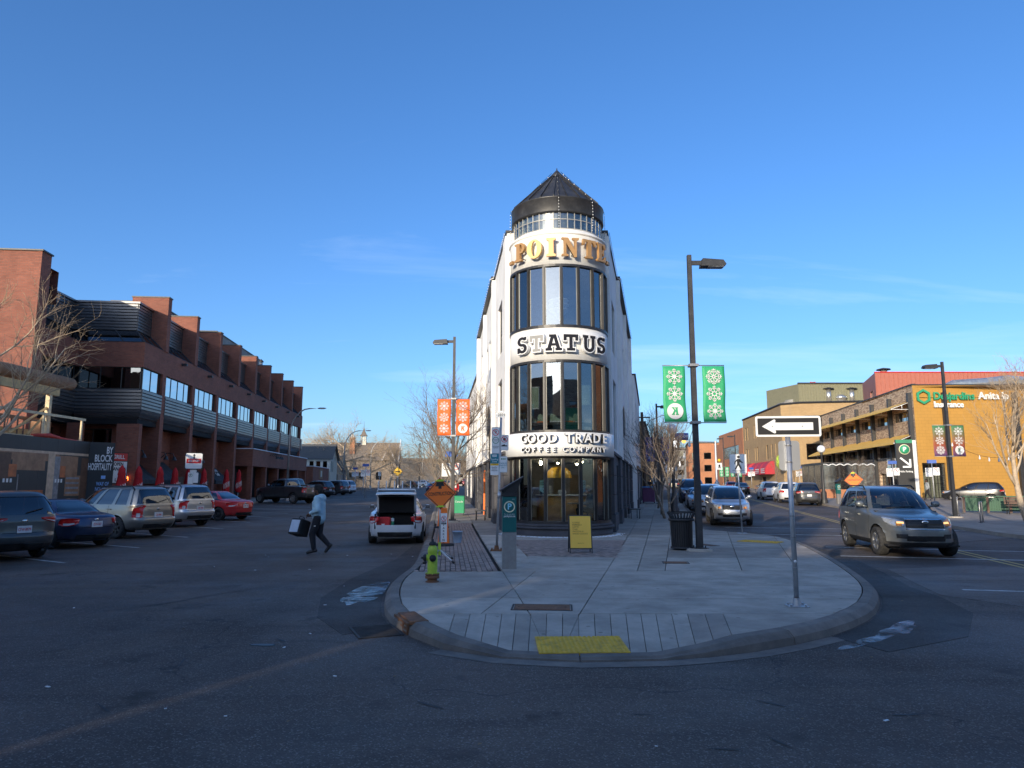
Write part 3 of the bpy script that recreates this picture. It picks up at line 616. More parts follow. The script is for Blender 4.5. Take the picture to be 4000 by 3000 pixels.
b.build('paper_scrap','sign_white')['kind'] = 'stuff'
# gravel and salt at the foot of the tower
sg = MB(); rnd = random.Random(2)
for q in range(900):
    t = R(rnd.uniform(180,360)); r_ = 1.95 + abs(rnd.gauss(0,.1)); x,y = 1.7 + r_ * math.cos(t),25.3 + r_ * math.sin(t); s = rnd.uniform(.008,.03)
    sg.lathe([(s,0),(s * .6,s * .8),(0,s * .9)],(x,y,.15),5)
sg.build('snow_crumb','snow')['kind'] = 'stuff'
# left pavement in front of the brick block, right plaza
def strip(name,fl,fr,ys,mat,h,label):
    b = MB(); n = len(ys); vs = []
    for y in ys: l,r_ = fl(y),fr(y); g = gz(y); vs += [(l,y,g + h),(r_ - .04,y,g + h),(r_,y,g + h - .03),(r_ + .03,y,g - .05)]
    b.add(vs,[(a * 4 + k,a * 4 + k + 1,a * 4 + 5 + k,a * 4 + 4 + k) for a in range(n - 1) for k in range(3)])
    o = b.build(name,mat,fix=True); o['kind'] = 'structure'; o['label'] = label; return o
strip('left_pavement',lambda y: -60,lambda y: -16.9 - .105 * (y - 22),[6,25,60,100,140],'concrete_old',.13,'pavement in front of the brick office block')
RC = [(17.2,20),(17.6,26),(18.4,31),(18.2,35),(19.6,41),(22.0,48),(24.2,58),(28.5,77),(37,115),(44,146)]
rc = lambda y: float(np.interp(y,[p[1] for p in RC],[p[0] for p in RC]))
b = MB(); ys = [p[1] for p in RC]
for a in range(len(ys) - 1):
    y0,y1 = ys[a],ys[a + 1]; x0,x1 = RC[a][0],RC[a + 1][0]
    b.add([(x0 - .03,y0,gz(y0) - .05),(x1 - .03,y1,gz(y1) - .05),(x0,y0,gz(y0) + .13),(x1,y1,gz(y1) + .13),(x0 + .3,y0,gz(y0) + .15),(x1 + .3,y1,gz(y1) + .15),(120,y0,gz(y0) + .15),(120,y1,gz(y1) + .15)],[(0,2,3,1),(2,4,5,3),(4,6,7,5)])
b.add([(17.2,20,.15),(120,20,.15),(120,12,.15),(16.8,12,.15),(16.7,12,-.02),(17.1,20,-.02)],[(0,3,2,1),(0,5,4,3)])
o = b.build('right_pavement','concrete_old',fix=True); o['kind'] = 'structure'; o['label'] = 'pavement and plaza in front of the ochre and brick building'
# far ground: dry hills closing both streets
def hill(name,cx,cy,rx,ry,h,mat,label):
    b = MB(); n = 40; m = 8; vs = []
    for i in range(m + 1):
        for k in range(n):
            t = 2 * math.pi * k / n; f = i / m; vs.append((cx + rx * f * math.cos(t),cy + ry * f * math.sin(t),1.2 + h * (math.cos(f * math.pi) * .5 + .5) * (1 + .15 * math.sin(5 * t + i))))
    b.add(vs,[(i * n + k,(i + 1) * n + k,(i + 1) * n + (k + 1) % n,i * n + (k + 1) % n) for i in range(m) for k in range(n)],True); o = b.build(name,mat); o['kind'] = 'structure'; o['label'] = label
hill('far_hill',-120,620,420,120,21,'earth','low brown hill closing the left street'); hill('far_hill',190,760,420,130,24,'earth','low brown hill closing the right street')
# ================================================================ building tools
def arcbox(mb,r0,r1,t0,t1,z0,z1,n=6,smooth=False,c=(0,0)):
    """curved block; t in degrees clockwise seen from above, 0 = front (-y)"""
    vs = []
    for i in range(n + 1):
        a = R(270 + t0 + (t1 - t0) * i / n)
        for r in (r0,r1):
            for z in (z0,z1): vs.append((c[0] + r * math.cos(a),c[1] + r * math.sin(a),z))
    fs = []
    for i in range(n):
        p,q = i * 4,i * 4 + 4
        fs += [(p + 2,q + 2,q + 3,p + 3),(p,p + 1,q + 1,q),(p + 1,p + 3,q + 3,q + 1),(p,q,q + 2,p + 2)]
    fs += [(0,2,3,1),(n * 4,n * 4 + 1,n * 4 + 3,n * 4 + 2)]
    return mb.add(vs,fs,smooth)
def wall(mb,p0,p1,z0,z1,ops=(),depth=.2,zb=None):
    """wall face from p0 to p1 (outward side on the right) with openings (s0,s1,za,zb) and their reveals"""
    d = Vector((p1[0] - p0[0],p1[1] - p0[1])); L = d.length; d /= L; n = Vector((d.y,-d.x))
    S = sorted({0,L,*[o[0] for o in ops],*[o[1] for o in ops]}); Z = sorted({z0,z1,*[o[2] for o in ops],*[o[3] for o in ops]})
    P = lambda s,z,k=0: (p0[0] + d.x * s - n.x * k,p0[1] + d.y * s - n.y * k,z)
    for i in range(len(S) - 1):
        for j in range(len(Z) - 1):
            sm,zm = (S[i] + S[i + 1]) / 2,(Z[j] + Z[j + 1]) / 2
            if any(o[0] < sm < o[1] and o[2] < zm < o[3] for o in ops): continue
            mb.add([P(S[i],Z[j]),P(S[i + 1],Z[j]),P(S[i + 1],Z[j + 1]),P(S[i],Z[j + 1])],[(0,1,2,3)])
    for o in ops:
        a,b,c,e = o[:4]; q = [P(a,c),P(b,c),P(b,e),P(a,e),P(a,c,depth),P(b,c,depth),P(b,e,depth),P(a,e,depth)]
        mb.add(q,[(0,4,5,1),(1,5,6,2),(2,6,7,3),(3,7,4,0)])
    return mb
def frame_of(p0,p1):
    d = Vector((p1[0] - p0[0],p1[1] - p0[1])).normalized(); ang = math.atan2(d.y,d.x)
    return Matrix.Translation((p0[0],p0[1],0)) @ Matrix.Rotation(ang,4,'Z')       # x along the wall, -y outward
def window(parent,p0,p1,op,cols=1,rows=1,inset=.1,bar=.06,fmat='black_frame',gmat='glass_dark',name='window',label=None,rowz=None,pane_parts=True,skip=()):
    """framed window in a wall opening: frame is a part, panes are its sub-parts"""
    F = frame_of(p0,p1); s0,s1,za,zb = op[:4]; mb = MB(); y0,y1 = inset,inset + .06
    xs = [s0 + (s1 - s0) * i / cols for i in range(cols + 1)] if isinstance(cols,int) else [s0 + (s1 - s0) * c for c in cols]; zs = rowz or [za + (zb - za) * i / rows for i in range(rows + 1)]
    for i,x in enumerate(xs):
        a = x if i == 0 else (x - bar if i == len(xs) - 1 else x - bar / 2); mb.box(a,a + bar,y0,y1,za,zb,F)
    for j,z in enumerate(zs):
        a = z if j == 0 else (z - bar if j == len(zs) - 1 else z - bar / 2)
        for i in range(len(xs) - 1): mb.box(xs[i] + bar * (1 if i == 0 else .5),xs[i + 1] - bar * (1 if i == len(xs) - 2 else .5),y0 + .004,y1 - .004,a,a + bar,F)
    w = mb.build(name,fmat,parent)
    for i in range(len(xs) - 1):
        for j in range(len(zs) - 1):
            b = MB(); b.box(xs[i] + .01,xs[i + 1] - .01,y0 + .028,y0 + .034,zs[j] + .01,zs[j + 1] - .01,F); b.build('pane',gmat,w)
    if label: w['label'] = label
    return w
def inner_box(poly,z0,z1,mat,parent,name='interior'):
    b = MB(); b.prism(poly,z0,z1); return b.build(name,mat,parent)
# ---------------------------------------------------------------- letter outlines (unit height 1, x from 0)
def _ser(x0,x1,y0,y1): return [(x0,y0),(x1,y0),(x1,y1),(x0,y1)]
GL = {}
GL['I'] = ([[(0,0),(.5,0),(.5,.1),(.38,.16),(.38,.84),(.5,.9),(.5,1),(0,1),(0,.9),(.12,.84),(.12,.16),(0,.1)]],.5)
GL['P'] = ([[(0,0),(.5,0),(.5,.1),(.38,.15),(.38,.42)] + arc(.44,.71,.3,.29,-90,90,10) + [(0,1),(0,.9),(.12,.85),(.12,.15),(0,.1)],[(.38,.52)] + arc(.44,.71,.1,.19,-90,90,8) + [(.38,.9)]],.74)
GL['O'] = ([arc(.43,.5,.43,.52,0,350,27),arc(.43,.5,.16,.42,0,350,27)],.86)
GL['N'] = ([[(0,0),(.36,0),(.36,.08),(.24,.14),(.24,.7),(.66,-.04),(.8,-.04),(.8,.86),(.92,.92),(.92,1),(.56,1),(.56,.92),(.68,.86),(.68,.36),(.34,1),(0,1),(0,.92),(.12,.86),(.12,.14),(0,.08)]],.92)
GL['T'] = ([[(.2,0),(.64,0),(.64,.09),(.54,.14),(.54,.89),(.66,.86),(.76,.68),(.84,.7),(.82,1),(.02,1),(0,.7),(.08,.68),(.18,.86),(.3,.89),(.3,.14),(.2,.09)]],.84)
GL['E'] = ([[(0,0),(.7,0),(.76,.3),(.68,.32),(.56,.12),(.38,.1),(.38,.46),(.48,.44),(.52,.34),(.58,.34),(.58,.68),(.52,.68),(.48,.57),(.38,.55),(.38,.9),(.54,.88),(.64,.7),(.72,.72),(.68,1),(0,1),(0,.91),(.12,.86),(.12,.14),(0,.09)]],.76)
# slab letters
GL['sT'] = ([[(.2,0),(.7,0),(.7,.16),(.55,.16),(.55,.82),(.72,.82),(.72,.62),(.9,.62),(.9,1),(0,1),(0,.62),(.18,.62),(.18,.82),(.35,.82),(.35,.16),(.2,.16)]],.9)
GL['sA'] = ([[(0,0),(.4,0),(.4,.16),(.33,.16),(.37,.3),(.63,.3),(.67,.16),(.6,.16),(.6,0),(1,0),(1,.16),(.89,.16),(.64,1),(.22,1),(.22,.84),(.31,.84),(.11,.16),(0,.16)],[(.41,.45),(.59,.45),(.5,.78)]],1)
GL['sU'] = ([[(.08,.84),(0,.84),(0,1),(.38,1),(.38,.84),(.29,.84),(.29,.34)] + arc(.46,.32,.17,.16,180,360,8) + [(.63,.84),(.54,.84),(.54,1),(.92,1),(.92,.84),(.84,.84)] + arc(.46,.34,.38,.36,0,-180,12)],.92)
def _S():
    w = .19; o = arc(.4,.72,.36,.3,20,270,12)[::1]; pts = [(.76,.8),(.76,1),(.6,1),(.58,.95)]
    out = pts + arc(.4,.715,.38,.295,62,268,12) + arc(.42,.29,.14,.13,88,-100,8) + [(.3,.2),(.2,.34),(.02,.34),(.02,0),(.18,0),(.2,.05)] + arc(.42,.29,.38,.3,-120,88,12) + arc(.4,.715,.15,.13,268,62,8) + [(.58,.78)]
    return out
GL['sS'] = ([_S()],.82)
GL['K'] = ([[(0,0),(.4,0),(.4,.12),(.34,.12),(.36,.36),(.44,.44),(.58,.12),(.52,.12),(.52,0),(.92,0),(.92,.12),(.84,.12),(.62,.6),(.8,.88),(.92,.88),(.92,1),(.56,1),(.56,.88),(.6,.88),(.4,.62),(.42,.88),(.5,.88),(.5,1),(.1,1),(.1,.88),(.16,.88),(.1,.12),(0,.12)]],.92)
def glyph(ch,h,depth,grow=0,mirror=False):
    loops,wd = GL[ch]; res = []
    for lp in loops:
        q = [((x - wd / 2) * h * (-1 if mirror else 1),y * h) for x,y in lp]
        if grow:
            a = area(q); inner_ = lp is not loops[0]; q = shrink(q,-grow if not inner_ else grow) if a > 0 else shrink(q[::-1],-grow if not inner_ else grow)
        res.append(q)
    return outline_mesh(res,depth)
def put(name,me,mat,parent,r,t,z,c=(0,0)):
    """mount a flat thing on a round wall: r radius of its front, t degrees from the front"""
    me.materials.clear(); me.materials.append(M[mat]); a = R(t)
    return link(name,me,parent,(c[0] + r * math.sin(a),c[1] - r * math.cos(a),z),a)

# ================================================================ the flatiron building (local origin: axis of its round end)
TX,TY = 1.7,25.3
fl = empty('flatiron_building',(TX,TY,0),0,'white stucco flatiron building with a round glazed end under a black conical roof','building')
def lx(y): return -1.856 - .098 * y
def rx_(y): return 1.82 + .204 * y
RW = 1.72
# --- round end: plinth, bands, drum
b = MB(); arcbox(b,1.4,1.84,-100,100,0,.4,30,True); b.build('plinth','charcoal_stone',fl)
b = MB(); arcbox(b,1.4,1.9,-100,100,.4,.47,30,True); arcbox(b,1.4,1.83,-100,100,.47,.56,30,True); b.build('plinth_moulding','charcoal_stone',fl)
b = MB(); arcbox(b,1.5,1.99,-97,97,.06,.17,30); b.build('footing','concrete_old',fl)
b = MB(); arcbox(b,1.35,RW + .04,-95,95,6.05,7.19,30,True); b.build('stucco_band','white_stucco',fl); b = MB(); b.lathe([(RW + .04,10.5),(RW + .09,10.52),(RW + .09,10.58),(RW + .02,10.62),(1.62,10.72)],(0,0,0),64); b.lathe([(1.4,9.41),(RW + .04,9.41),(RW + .04,10.5)],(0,0,0),64); b.lathe([(RW + .03,9.5),(RW + .03,10.6),(1.62,10.72),(1.62,10.74),(1.2,10.74)],(0,0,0),64); b.build('stucco_band','white_stucco',fl)
b = MB(); arcbox(b,1.5,1.93,-98,98,2.8,3.58,36,True); b.build('sign_drum','white_panel',fl)
b = MB(); arcbox(b,1.45,1.95,-98,98,2.765,2.8,36,True); b.build('drum_trim','black_frame',fl)
# --- curved windows of the three storeys: mullions and panes
def curved_window(z0,z1,gm,name,n=10,span=100,sill=.09):
    fr = MB(); st = 2 * span / n
    arcbox(fr,RW - .08,RW + .07,-span,span,z0,z0 + sill,30); arcbox(fr,RW - .08,RW + .06,-span,span,z1 - .08,z1,30)
    for i in range(n + 1):
        t = -span + i * st; w = 1.5 if i not in (0,n) else 2.5; arcbox(fr,RW - .09,RW + .06,t - w,t + w,z0 + sill,z1 - .08,1)
        if 0 < i < n: arcbox(fr,RW + .06,RW + .085,t - .7,t + .7,z0 + sill,z1 - .08,1)
    w = fr.build(name,'black_frame',fl)
    lt = MB()
    for i in range(1,n):
        t = -span + i * st
        for s in (-1,1): arcbox(lt,RW - .03,RW - .005,t + s * 1.9 - .22,t + s * 1.9 + .22,z0 + sill + .02,z1 - .1,1)
    lt.build('inner_trim','frame_light',w)
    for i in range(n):
        t0,t1 = -span + i * st + 1.4,-span + (i + 1) * st - 1.4; p = MB(); a0,a1 = R(270 + t0),R(270 + t1); r = RW - .01
        q = [(r * math.cos(a0),r * math.sin(a0)),(r * math.cos(a1),r * math.sin(a1))]; e = [(x * .996,y * .996) for x,y in q]
        p.prism([q[0],q[1],e[1],e[0]],z0 + sill * .6,z1 - .05); p.build('pane',gm,w)
    return w
curved_window(.56,2.8,'glass_shop','shop_window'); curved_window(3.58,6.06,'glass_upper','curved_window'); curved_window(7.18,9.42,'glass_upper','curved_window')
# --- glass blocks under the roof
lat = MB(); nb = 40
for i in range(nb): t = i * 360 / nb; arcbox(lat,1.57,1.635,t - .45,t + .45,10.74,11.44,1)
for z in (10.735,11.08,11.42): arcbox(lat,1.57,1.632,0,360,z,z + .025,60)
lt = lat.build('block_lattice','frame_light',fl)
for i in range(nb):
    for z in (10.76,11.105):
        t = i * 360 / nb; p = MB(); arcbox(p,1.585,1.622,t + .5,t + 8.5,z,z + .315,2); p.build('glass_block','glass_block',lt)
b = MB(); b.cyl((0,0),1.5,10.7,11.5,40); b.build('drum_core','wall_in',fl)
# --- roof
b = MB(); b.lathe([(1.5,11.34),(1.7,11.34),(1.72,11.38),(1.7,11.88),(1.73,11.9),(1.68,11.93)],(0,0,0),64); rf = b.build('roof_fascia','roof_metal',fl)
np_ = 22; zt,zbm,r0 = 13.42,11.92,1.69
for i in range(np_):
    a0,a1 = 2 * math.pi * i / np_,2 * math.pi * (i + 1) / np_; p = MB(); vs = []
    for a in (a0 + .012,a1 - .012):
        for r,z in ((r0,zbm),(.16,zt)):
            vs += [(r * math.cos(a),r * math.sin(a),z),(r * .97 * math.cos(a),r * .97 * math.sin(a),z - .06)]
    p.add(vs,[(0,4,6,2),(1,3,7,5),(0,2,3,1),(4,5,7,6),(2,6,7,3),(0,1,5,4)]); p.build('roof_panel','roof_metal',rf)
    s = MB(); q = Matrix.Rotation(a0,4,'Z'); v = [(r0,-.012,zbm),(r0,.012,zbm),(r0 + .01,.012,zbm + .05),(r0 + .01,-.012,zbm + .05),(.16,-.008,zt),(.16,.008,zt),(.17,.008,zt + .05),(.17,-.008,zt + .05)]
    s.add([q @ Vector(k) for k in v],[(0,1,5,4),(1,2,6,5),(2,3,7,6),(3,0,4,7),(0,3,2,1)]); s.build('standing_seam','roof_metal',rf)
b = MB(); b.lathe([(.27,13.32),(.28,13.36),(.03,13.64),(0,13.66)],(0,0,0),24); b.lathe([(.02,13.6),(.018,13.72),(0,13.73)],(0,0,0),8); b.build('roof_cap','roof_metal',rf)
# --- wings
YB = 20.0
ST = 2.95
wl = MB(); wr = MB()
s_of = lambda y: (y - .35) * math.hypot(1,.098)
s_r = lambda y: (y - .35) * math.hypot(1,.204)
opsL = [(s_of(2.5),s_of(4.5),7.15,9.3)] + [(s_of(y),s_of(y + 1.0),7.65,9.05) for y in (7.2,9.4,11.6)] + [(s_of(15.3),s_of(17.3),7.2,9.6),(s_of(2.5),s_of(4.5),3.25,6.05),(s_of(7.6),s_of(11.8),3.0,4.4),(s_of(15.3),s_of(18.4),3.25,6.2)]
opsR = [(s_r(2.5),s_r(4.5),7.15,9.3)] + [(s_r(y),s_r(y + 1.0),7.65,9.05) for y in (7.2,9.4,11.6)] + [(s_r(15.3),s_r(17.3),7.2,9.6),(s_r(2.5),s_r(4.5),3.25,6.05),(s_r(7.6),s_r(11.8),3.0,4.4),(s_r(15.3),s_r(18.4),3.25,6.2)]
TOP = 11.3
LA,LB = (lx(.35),.35),(lx(YB),YB); RA,RB = (rx_(.35),.35),(rx_(YB),YB)
# left wall: outward is -x, walk from back to front
flip = lambda ops,L: [(L - o[1],L - o[0],o[2],o[3]) for o in ops]
LL,LR = math.dist(LA,LB),math.dist(RA,RB)
wall(wl,LB,LA,ST,TOP,flip(opsL,LL)); wall(wr,RA,RB,ST,TOP,opsR)
wall(wl,LA,(-1.55,.35),3.58,TOP); wall(wl,(1.55,.35),RA,3.58,TOP); wall(wl,RB,LB,0,TOP)
wl.v += []; n0 = len(wl.v); wl.add(wr.v,wr.f)
wl.add([(LA[0],.35,10.7),(RA[0],.35,10.7),(RB[0],YB,10.7),(LB[0],YB,10.7)],[(0,1,2,3)])
wl.build('stucco_wall','white_stucco',fl,fix=False)
# jog: the rear half of each wall stands proud by a shallow pier, as does the parapet
for f_,sg in ((lx,-1),(rx_,1)):
    for y0,y1,pr in ((6.2,6.75,.16),(12.9,13.5,.16),(19.3,20.0,.2),(.35,1.3,.07)):
        b = MB(); b.prism([(f_(y0),y0),(f_(y0) + sg * pr,y0),(f_(y1) + sg * pr,y1),(f_(y1),y1)][::(1 if sg > 0 else -1)],ST,TOP - .12); b.build('stucco_pier','white_stucco',fl,fix=True)
# arches over the recesses
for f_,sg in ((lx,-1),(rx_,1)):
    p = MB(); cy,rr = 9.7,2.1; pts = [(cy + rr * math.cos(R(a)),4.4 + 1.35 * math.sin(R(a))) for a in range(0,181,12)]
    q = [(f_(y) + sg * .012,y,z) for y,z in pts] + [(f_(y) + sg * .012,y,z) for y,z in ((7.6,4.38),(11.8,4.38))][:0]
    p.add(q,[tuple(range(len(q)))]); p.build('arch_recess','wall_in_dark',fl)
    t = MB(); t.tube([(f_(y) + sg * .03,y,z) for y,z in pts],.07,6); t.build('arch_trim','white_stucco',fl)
# parapet coping with slopes and steps
for f_,sg,nm in ((lx,-1,0),(rx_,1,1)):
    for y0,y1,e in ((.3,6.2,.05),(6.2,12.9,.2),(12.9,20.05,.2)):
        c = MB(); z = TOP + (.0 if y0 < 6 else -.02); c.prism([(f_(y0) - sg * .22,y0),(f_(y0) + sg * e,y0),(f_(y1) + sg * e,y1),(f_(y1) - sg * .22,y1)][::(1 if sg > 0 else -1)],z,z + .09); c.build('coping','black_metal',fl,fix=True)
for i,o in enumerate(opsL): window(fl,LB,LA,flip([o],LL)[0],2 if i in (0,5,7) else 1,2 if i in (0,5,7,4) else 1,gmat='glass_upper' if i != 6 else 'glass_dark')
for i,o in enumerate(opsR): window(fl,RA,RB,o,2 if i in (0,5,7) else 1,2 if i in (0,5,7,4) else 1,gmat='glass_upper' if i != 6 else 'glass_dark')
# --- charcoal stone ground floor: piers of single blocks, windows between
for f_,sg,P0,P1 in ((lx,-1,LB,LA),(rx_,1,RA,RB)):
    S = s_of if sg < 0 else s_r; L = LL if sg < 0 else LR
    bays = [(2.35,5.0,.7),(6.9,9.2,.05),(10.6,13.0,.7),(14.8,18.2,.7)]; ops = [(S(a),S(c),zz,2.65) for a,c,zz in bays]
    if sg < 0: ops = flip(ops,L)
    g = MB(); wall(g,P0,P1,0,ST,ops,.3); g.build('stone_wall','charcoal_stone',fl)
    for o,(a,c,zz) in zip(ops,bays): window(fl,P0,P1,o,3 if zz > .5 else 2,1,inset=.2,gmat='glass_dark')
    g = MB(); g.prism([(f_(.2) - sg * .05,.25),(f_(.25) + sg * .13,.25),(f_(YB) + sg * .13,YB),(f_(YB),YB)][::(1 if sg > 0 else -1)],ST,ST + .1); g.build('stone_course','charcoal_stone',fl,fix=True)
    for y0,y1 in ((.3,2.0),(5.1,6.7),(9.3,10.5),(13.1,14.7),(18.3,19.9)):
        for k,(za,zb) in enumerate(((.1,.78),(.8,1.48),(1.5,2.18),(2.2,2.93))):
            g = MB(); a,c = y0 + .012,y1 - .012; pr = .1 + (.03 if k == 0 else 0)
            q = [(f_(a) - sg * .02,a),(f_(a) + sg * pr,a),(f_(c) + sg * pr,c),(f_(c) - sg * .02,c)]; g.prism(q if sg > 0 else q[::-1],za,zb); g.build('stone_block','charcoal_stone',fl,fix=True)
g = MB(); g.box(lx(.35),-1.62,.28,.36,.05,2.78); g.box(1.62,rx_(.35),.28,.36,.05,2.78); g.build('stone_return','charcoal_stone',fl)
o = MB(); o.box(lx(12.2) - .14,lx(12.2) - .06,12.0,12.35,.3,2.6); o.build('door_post','orange_sign',fl)
# --- interior: floors, back walls, ceilings
for z,m in ((.42,'floor_in'),(3.2,'floor_in'),(6.9,'floor_in')):
    b = MB(); b.prism([(1.55 * math.cos(R(a)),1.55 * math.sin(R(a))) for a in range(180,361,12)] + [(1.7,5.0),(-1.7,5.0)],z,z + .08); b.build('floor',m,fl)
for z in (2.72,5.95,9.3):
    b = MB(); b.prism([(1.5 * math.cos(R(a)),1.5 * math.sin(R(a))) for a in range(180,361,12)] + [(1.7,5.0),(-1.7,5.0)],z,z + .04); b.build('ceiling','ceil_in',fl)
b = MB(); b.box(-2.1,2.6,4.6,4.7,.5,2.7); b.box(-2.1,2.6,4.6,4.7,3.2,5.95); b.box(-2.1,2.6,4.0,4.1,6.9,9.3); b.build('inner_wall','wall_in',fl)
# string of bulbs along parapets and roof
sl = MB(); bl = MB()
def festoon(pts,n,drop=0):
    P = [Vector(p) for p in pts]
    for k in range(n):
        t = (k + .5) / n * (len(P) - 1); i_ = int(t); q = P[i_].lerp(P[min(i_ + 1,len(P) - 1)],t - i_); bl.sphere((q.x,q.y,q.z - .03),.015,5,4,(1,1,1.5))
    sl.tube(pts,.008,4)
for t in (-88,-2,42,88,-140,140): a = R(270 + t); festoon([(.2 * math.cos(a),.2 * math.sin(a),13.52),(1.75 * math.cos(a),1.75 * math.sin(a),11.95),(1.77 * math.cos(a),1.77 * math.sin(a),11.3),(1.72 * math.cos(a),1.72 * math.sin(a),10.78)],17)
festoon([(lx(.3) - .1,.3,TOP),(lx(6.2) - .1,6.2,TOP),(lx(6.3) - .25,6.3,TOP - .02),(lx(20) - .25,20,TOP - .02)],90); festoon([(rx_(.3) + .1,.3,TOP),(rx_(6.2) + .1,6.2,TOP),(rx_(6.3) + .25,6.3,TOP - .02),(rx_(20) + .25,20,TOP - .02)],90)
so_ = empty('string_lights',(TX,TY,0),0,'string of small white bulbs along the black cone and white parapets','string lights'); sl.build('cable','black_plastic',so_); bl.build('bulb','lamp_white',so_)['kind'] = 'stuff'
# --- signs on the round end
sg = empty('sign',(TX,TY,0),0,'copper serif letters POINTE with one golden O above the top windows','sign')
for ch,t,m in (('P',-46,'copper'),('O',-28,'gold'),('I',-10.3,'copper'),('N',9,'copper'),('T',30,'copper'),('E',47.5,'copper')):
    l = put('letter',glyph(ch,.66,.1),m,sg,2.0,t,9.62)
    for q in (-.08,.08): h = MB(); h.tube([(q,.1,.08),(q,.24,.08)],.015,6); h.build('standoff','black_metal',l)
for t in (-61,61): b = MB(); b.cbox((0,.05,.06),(.22,.1,.12)); o = b.build('rail_end','copper',sg,(2.0 * math.sin(R(t)),-2.0 * math.cos(R(t)),9.62),R(t))
sg = empty('sign',(TX,TY,0),0,'white boxed slab letters STATUS with dark faces between the window storeys','sign')
for ch,t,m in (('sS',-43.7,'navy_letter'),('sT',-26.6,'grey_letter'),('sA',-8.6,'navy_letter'),('sT',8.6,'navy_letter'),('sU',28.6,'navy_letter'),('sS',45,'navy_letter')):
    l = put('letter',glyph(ch,.56,.13,.035),'white_paint',sg,1.95,t,6.33); me = glyph(ch,.56,.02); me.materials.clear(); me.materials.append(M[m]); link('letter_face',me,l,(0,-.012,0))
sg = empty('sign',(TX,TY,0),0,'raised white letters GOOD TRADE COFFEE COMPANY with black sides on the curved white fascia','sign')
def raised(ch,size,t,z,r,ext=.04):
    me = text_mesh(ch,size,ext,.035); me.transform(Matrix.Rotation(R(90),4,'X')); l = put('letter',me,'sign_black',sg,r,t,z)
    me = text_mesh(ch,size,.004,.018); me.transform(Matrix.Rotation(R(90),4,'X')); me.materials.clear(); me.materials.append(M['white_paint']); link('letter_face',me,l,(0,-ext - .004,0))
for ch,x in zip('GOODTRADE',(-450,-360,-247,-125,62,172,285,388,492)): raised(ch,.42,math.degrees(math.asin(x / 715)),3.36,2.03,.05)
for ch,x in zip('COFFEECOMPANY',(-462,-405,-335,-262,-185,-110,15,95,185,272,345,415,480)): raised(ch,.23,math.degrees(math.asin(x / 715)),2.99,2.03,.045)
# --- things inside the round end
def at(t,r,z): return (TX + r * math.sin(R(t)),TY - r * math.cos(R(t)),z)
pe = empty('pendant_lamp',(TX - .05,TY - .3,2.3),0,'big mustard yellow dome pendant lamp behind the ground floor glass','lamp')
b = MB(); b.lathe([(.45,-.22),(.44,-.12),(.38,.03),(.26,.14),(.1,.19),(.03,.2)],(0,0,0),28); b.lathe([(.43,-.22),(.37,.0),(.1,.17)],(0,0,0),28); b.build('lamp_shade','mustard',pe)
b = MB(); b.tube([(0,0,.2),(0,0,.44)],.012,6); b.build('cord','black_plastic',pe)
for k,(x,y) in enumerate(((-.7,-.6),(.75,-.5),(0,.9),(-.6,1.8),(.8,2.0))):
    o = empty('ceiling_spot',(TX + x,TY + y,2.68),0,'lit ceiling spot inside the cafe, ' + ('front left','front right','middle','rear left','rear right')[k],'lamp','cafe ceiling spots'); b = MB(); b.cyl((0,0),.05,-.02,.04,12); b.build('can','black_metal',o); b = MB(); b.sphere((0,0,-.04),.045,10,8); b.build('bulb','bulb_warm',o)
ct = empty('cafe_counter',(TX + .3,TY + 1.3,.5),0,'curved pale wood cafe counter behind the glass','counter'); b = MB(); arcbox(b,1.0,1.1,-80,80,0,.95,16,True); b.build('front_panel','counter_wood',ct); b = MB(); arcbox(b,.7,1.16,-82,82,.95,1.0,16,True); b.build('worktop','white_panel',ct)
for x,y,z,m,r_,h in ((-.3,.45,1.5,'shelf_item',.07,.3),(.1,.35,1.5,'lamp_white',.16,.16),(-.6,.6,1.5,'black_metal',.1,.4),(-.45,.5,1.5,'shelf_item',.05,.35)):
    b = MB(); b.lathe([(r_ * .7,0),(r_,h * .5),(r_ * .8,h),(0,h)],(0,0,0),14); o = b.build('counter_vessel',m,None,(TX + x,TY + y,z)); tag(o,{'lamp_white': 'white oval bowl on the cafe counter','black_metal': 'black coffee machine part on the cafe counter'}.get(m,'small brown jar on the cafe counter' if r_ > .06 else 'slim brown bottle on the cafe counter'),'vessel')
tb_ = empty('cafe_table',(TX + .55,TY - .95,.5),0,'round grey cafe table behind the glass left of the seated man','table'); b = MB(); b.lathe([(0,.7),(.36,.7),(.37,.72),(.36,.74),(0,.74)],(0,0,0),24); b.build('table_top','steel_grey',tb_); b = MB(); b.tube([(0,0,.02),(0,0,.7)],.03,8); b.lathe([(.22,0),(.2,.02),(.03,.04)],(0,0,0),16); b.build('leg','black_metal',tb_)
for t,lab in ((-24,'pale green shield card reading GOOD TRADE hanging in the left of the shop glass'),(24,'pale blue shield card reading GOOD TRADE hanging in the right of the shop glass')):
    c = empty('window_card',at(t,1.6,1.78),R(t),lab,'sign'); b = MB(); b.plate([(-.13,-.14),(0,-.2),(.13,-.14),(.13,.2),(.1,.22),(-.1,.22),(-.13,.2)],0,.006); b.build('card','teal_pale' if t < 0 else 'cyan',c); text('lettering','GOOD\nTRADE',.068,'sign_black',c,(0,-.004,.105),ext=.001,bold=.01)
    b = MB(); b.plate([(-.04,-.02),(-.04,-.1),(0,-.13),(.04,-.1),(.04,-.02)],-.004,0); b.build('emblem','sign_black',c)
    b = MB(); b.plate([(-.028,-.032),(-.028,-.095),(0,-.115),(.028,-.095),(.028,-.032)],-.006,-.004); b.build('emblem_field','teal_pale' if t < 0 else 'cyan',c)
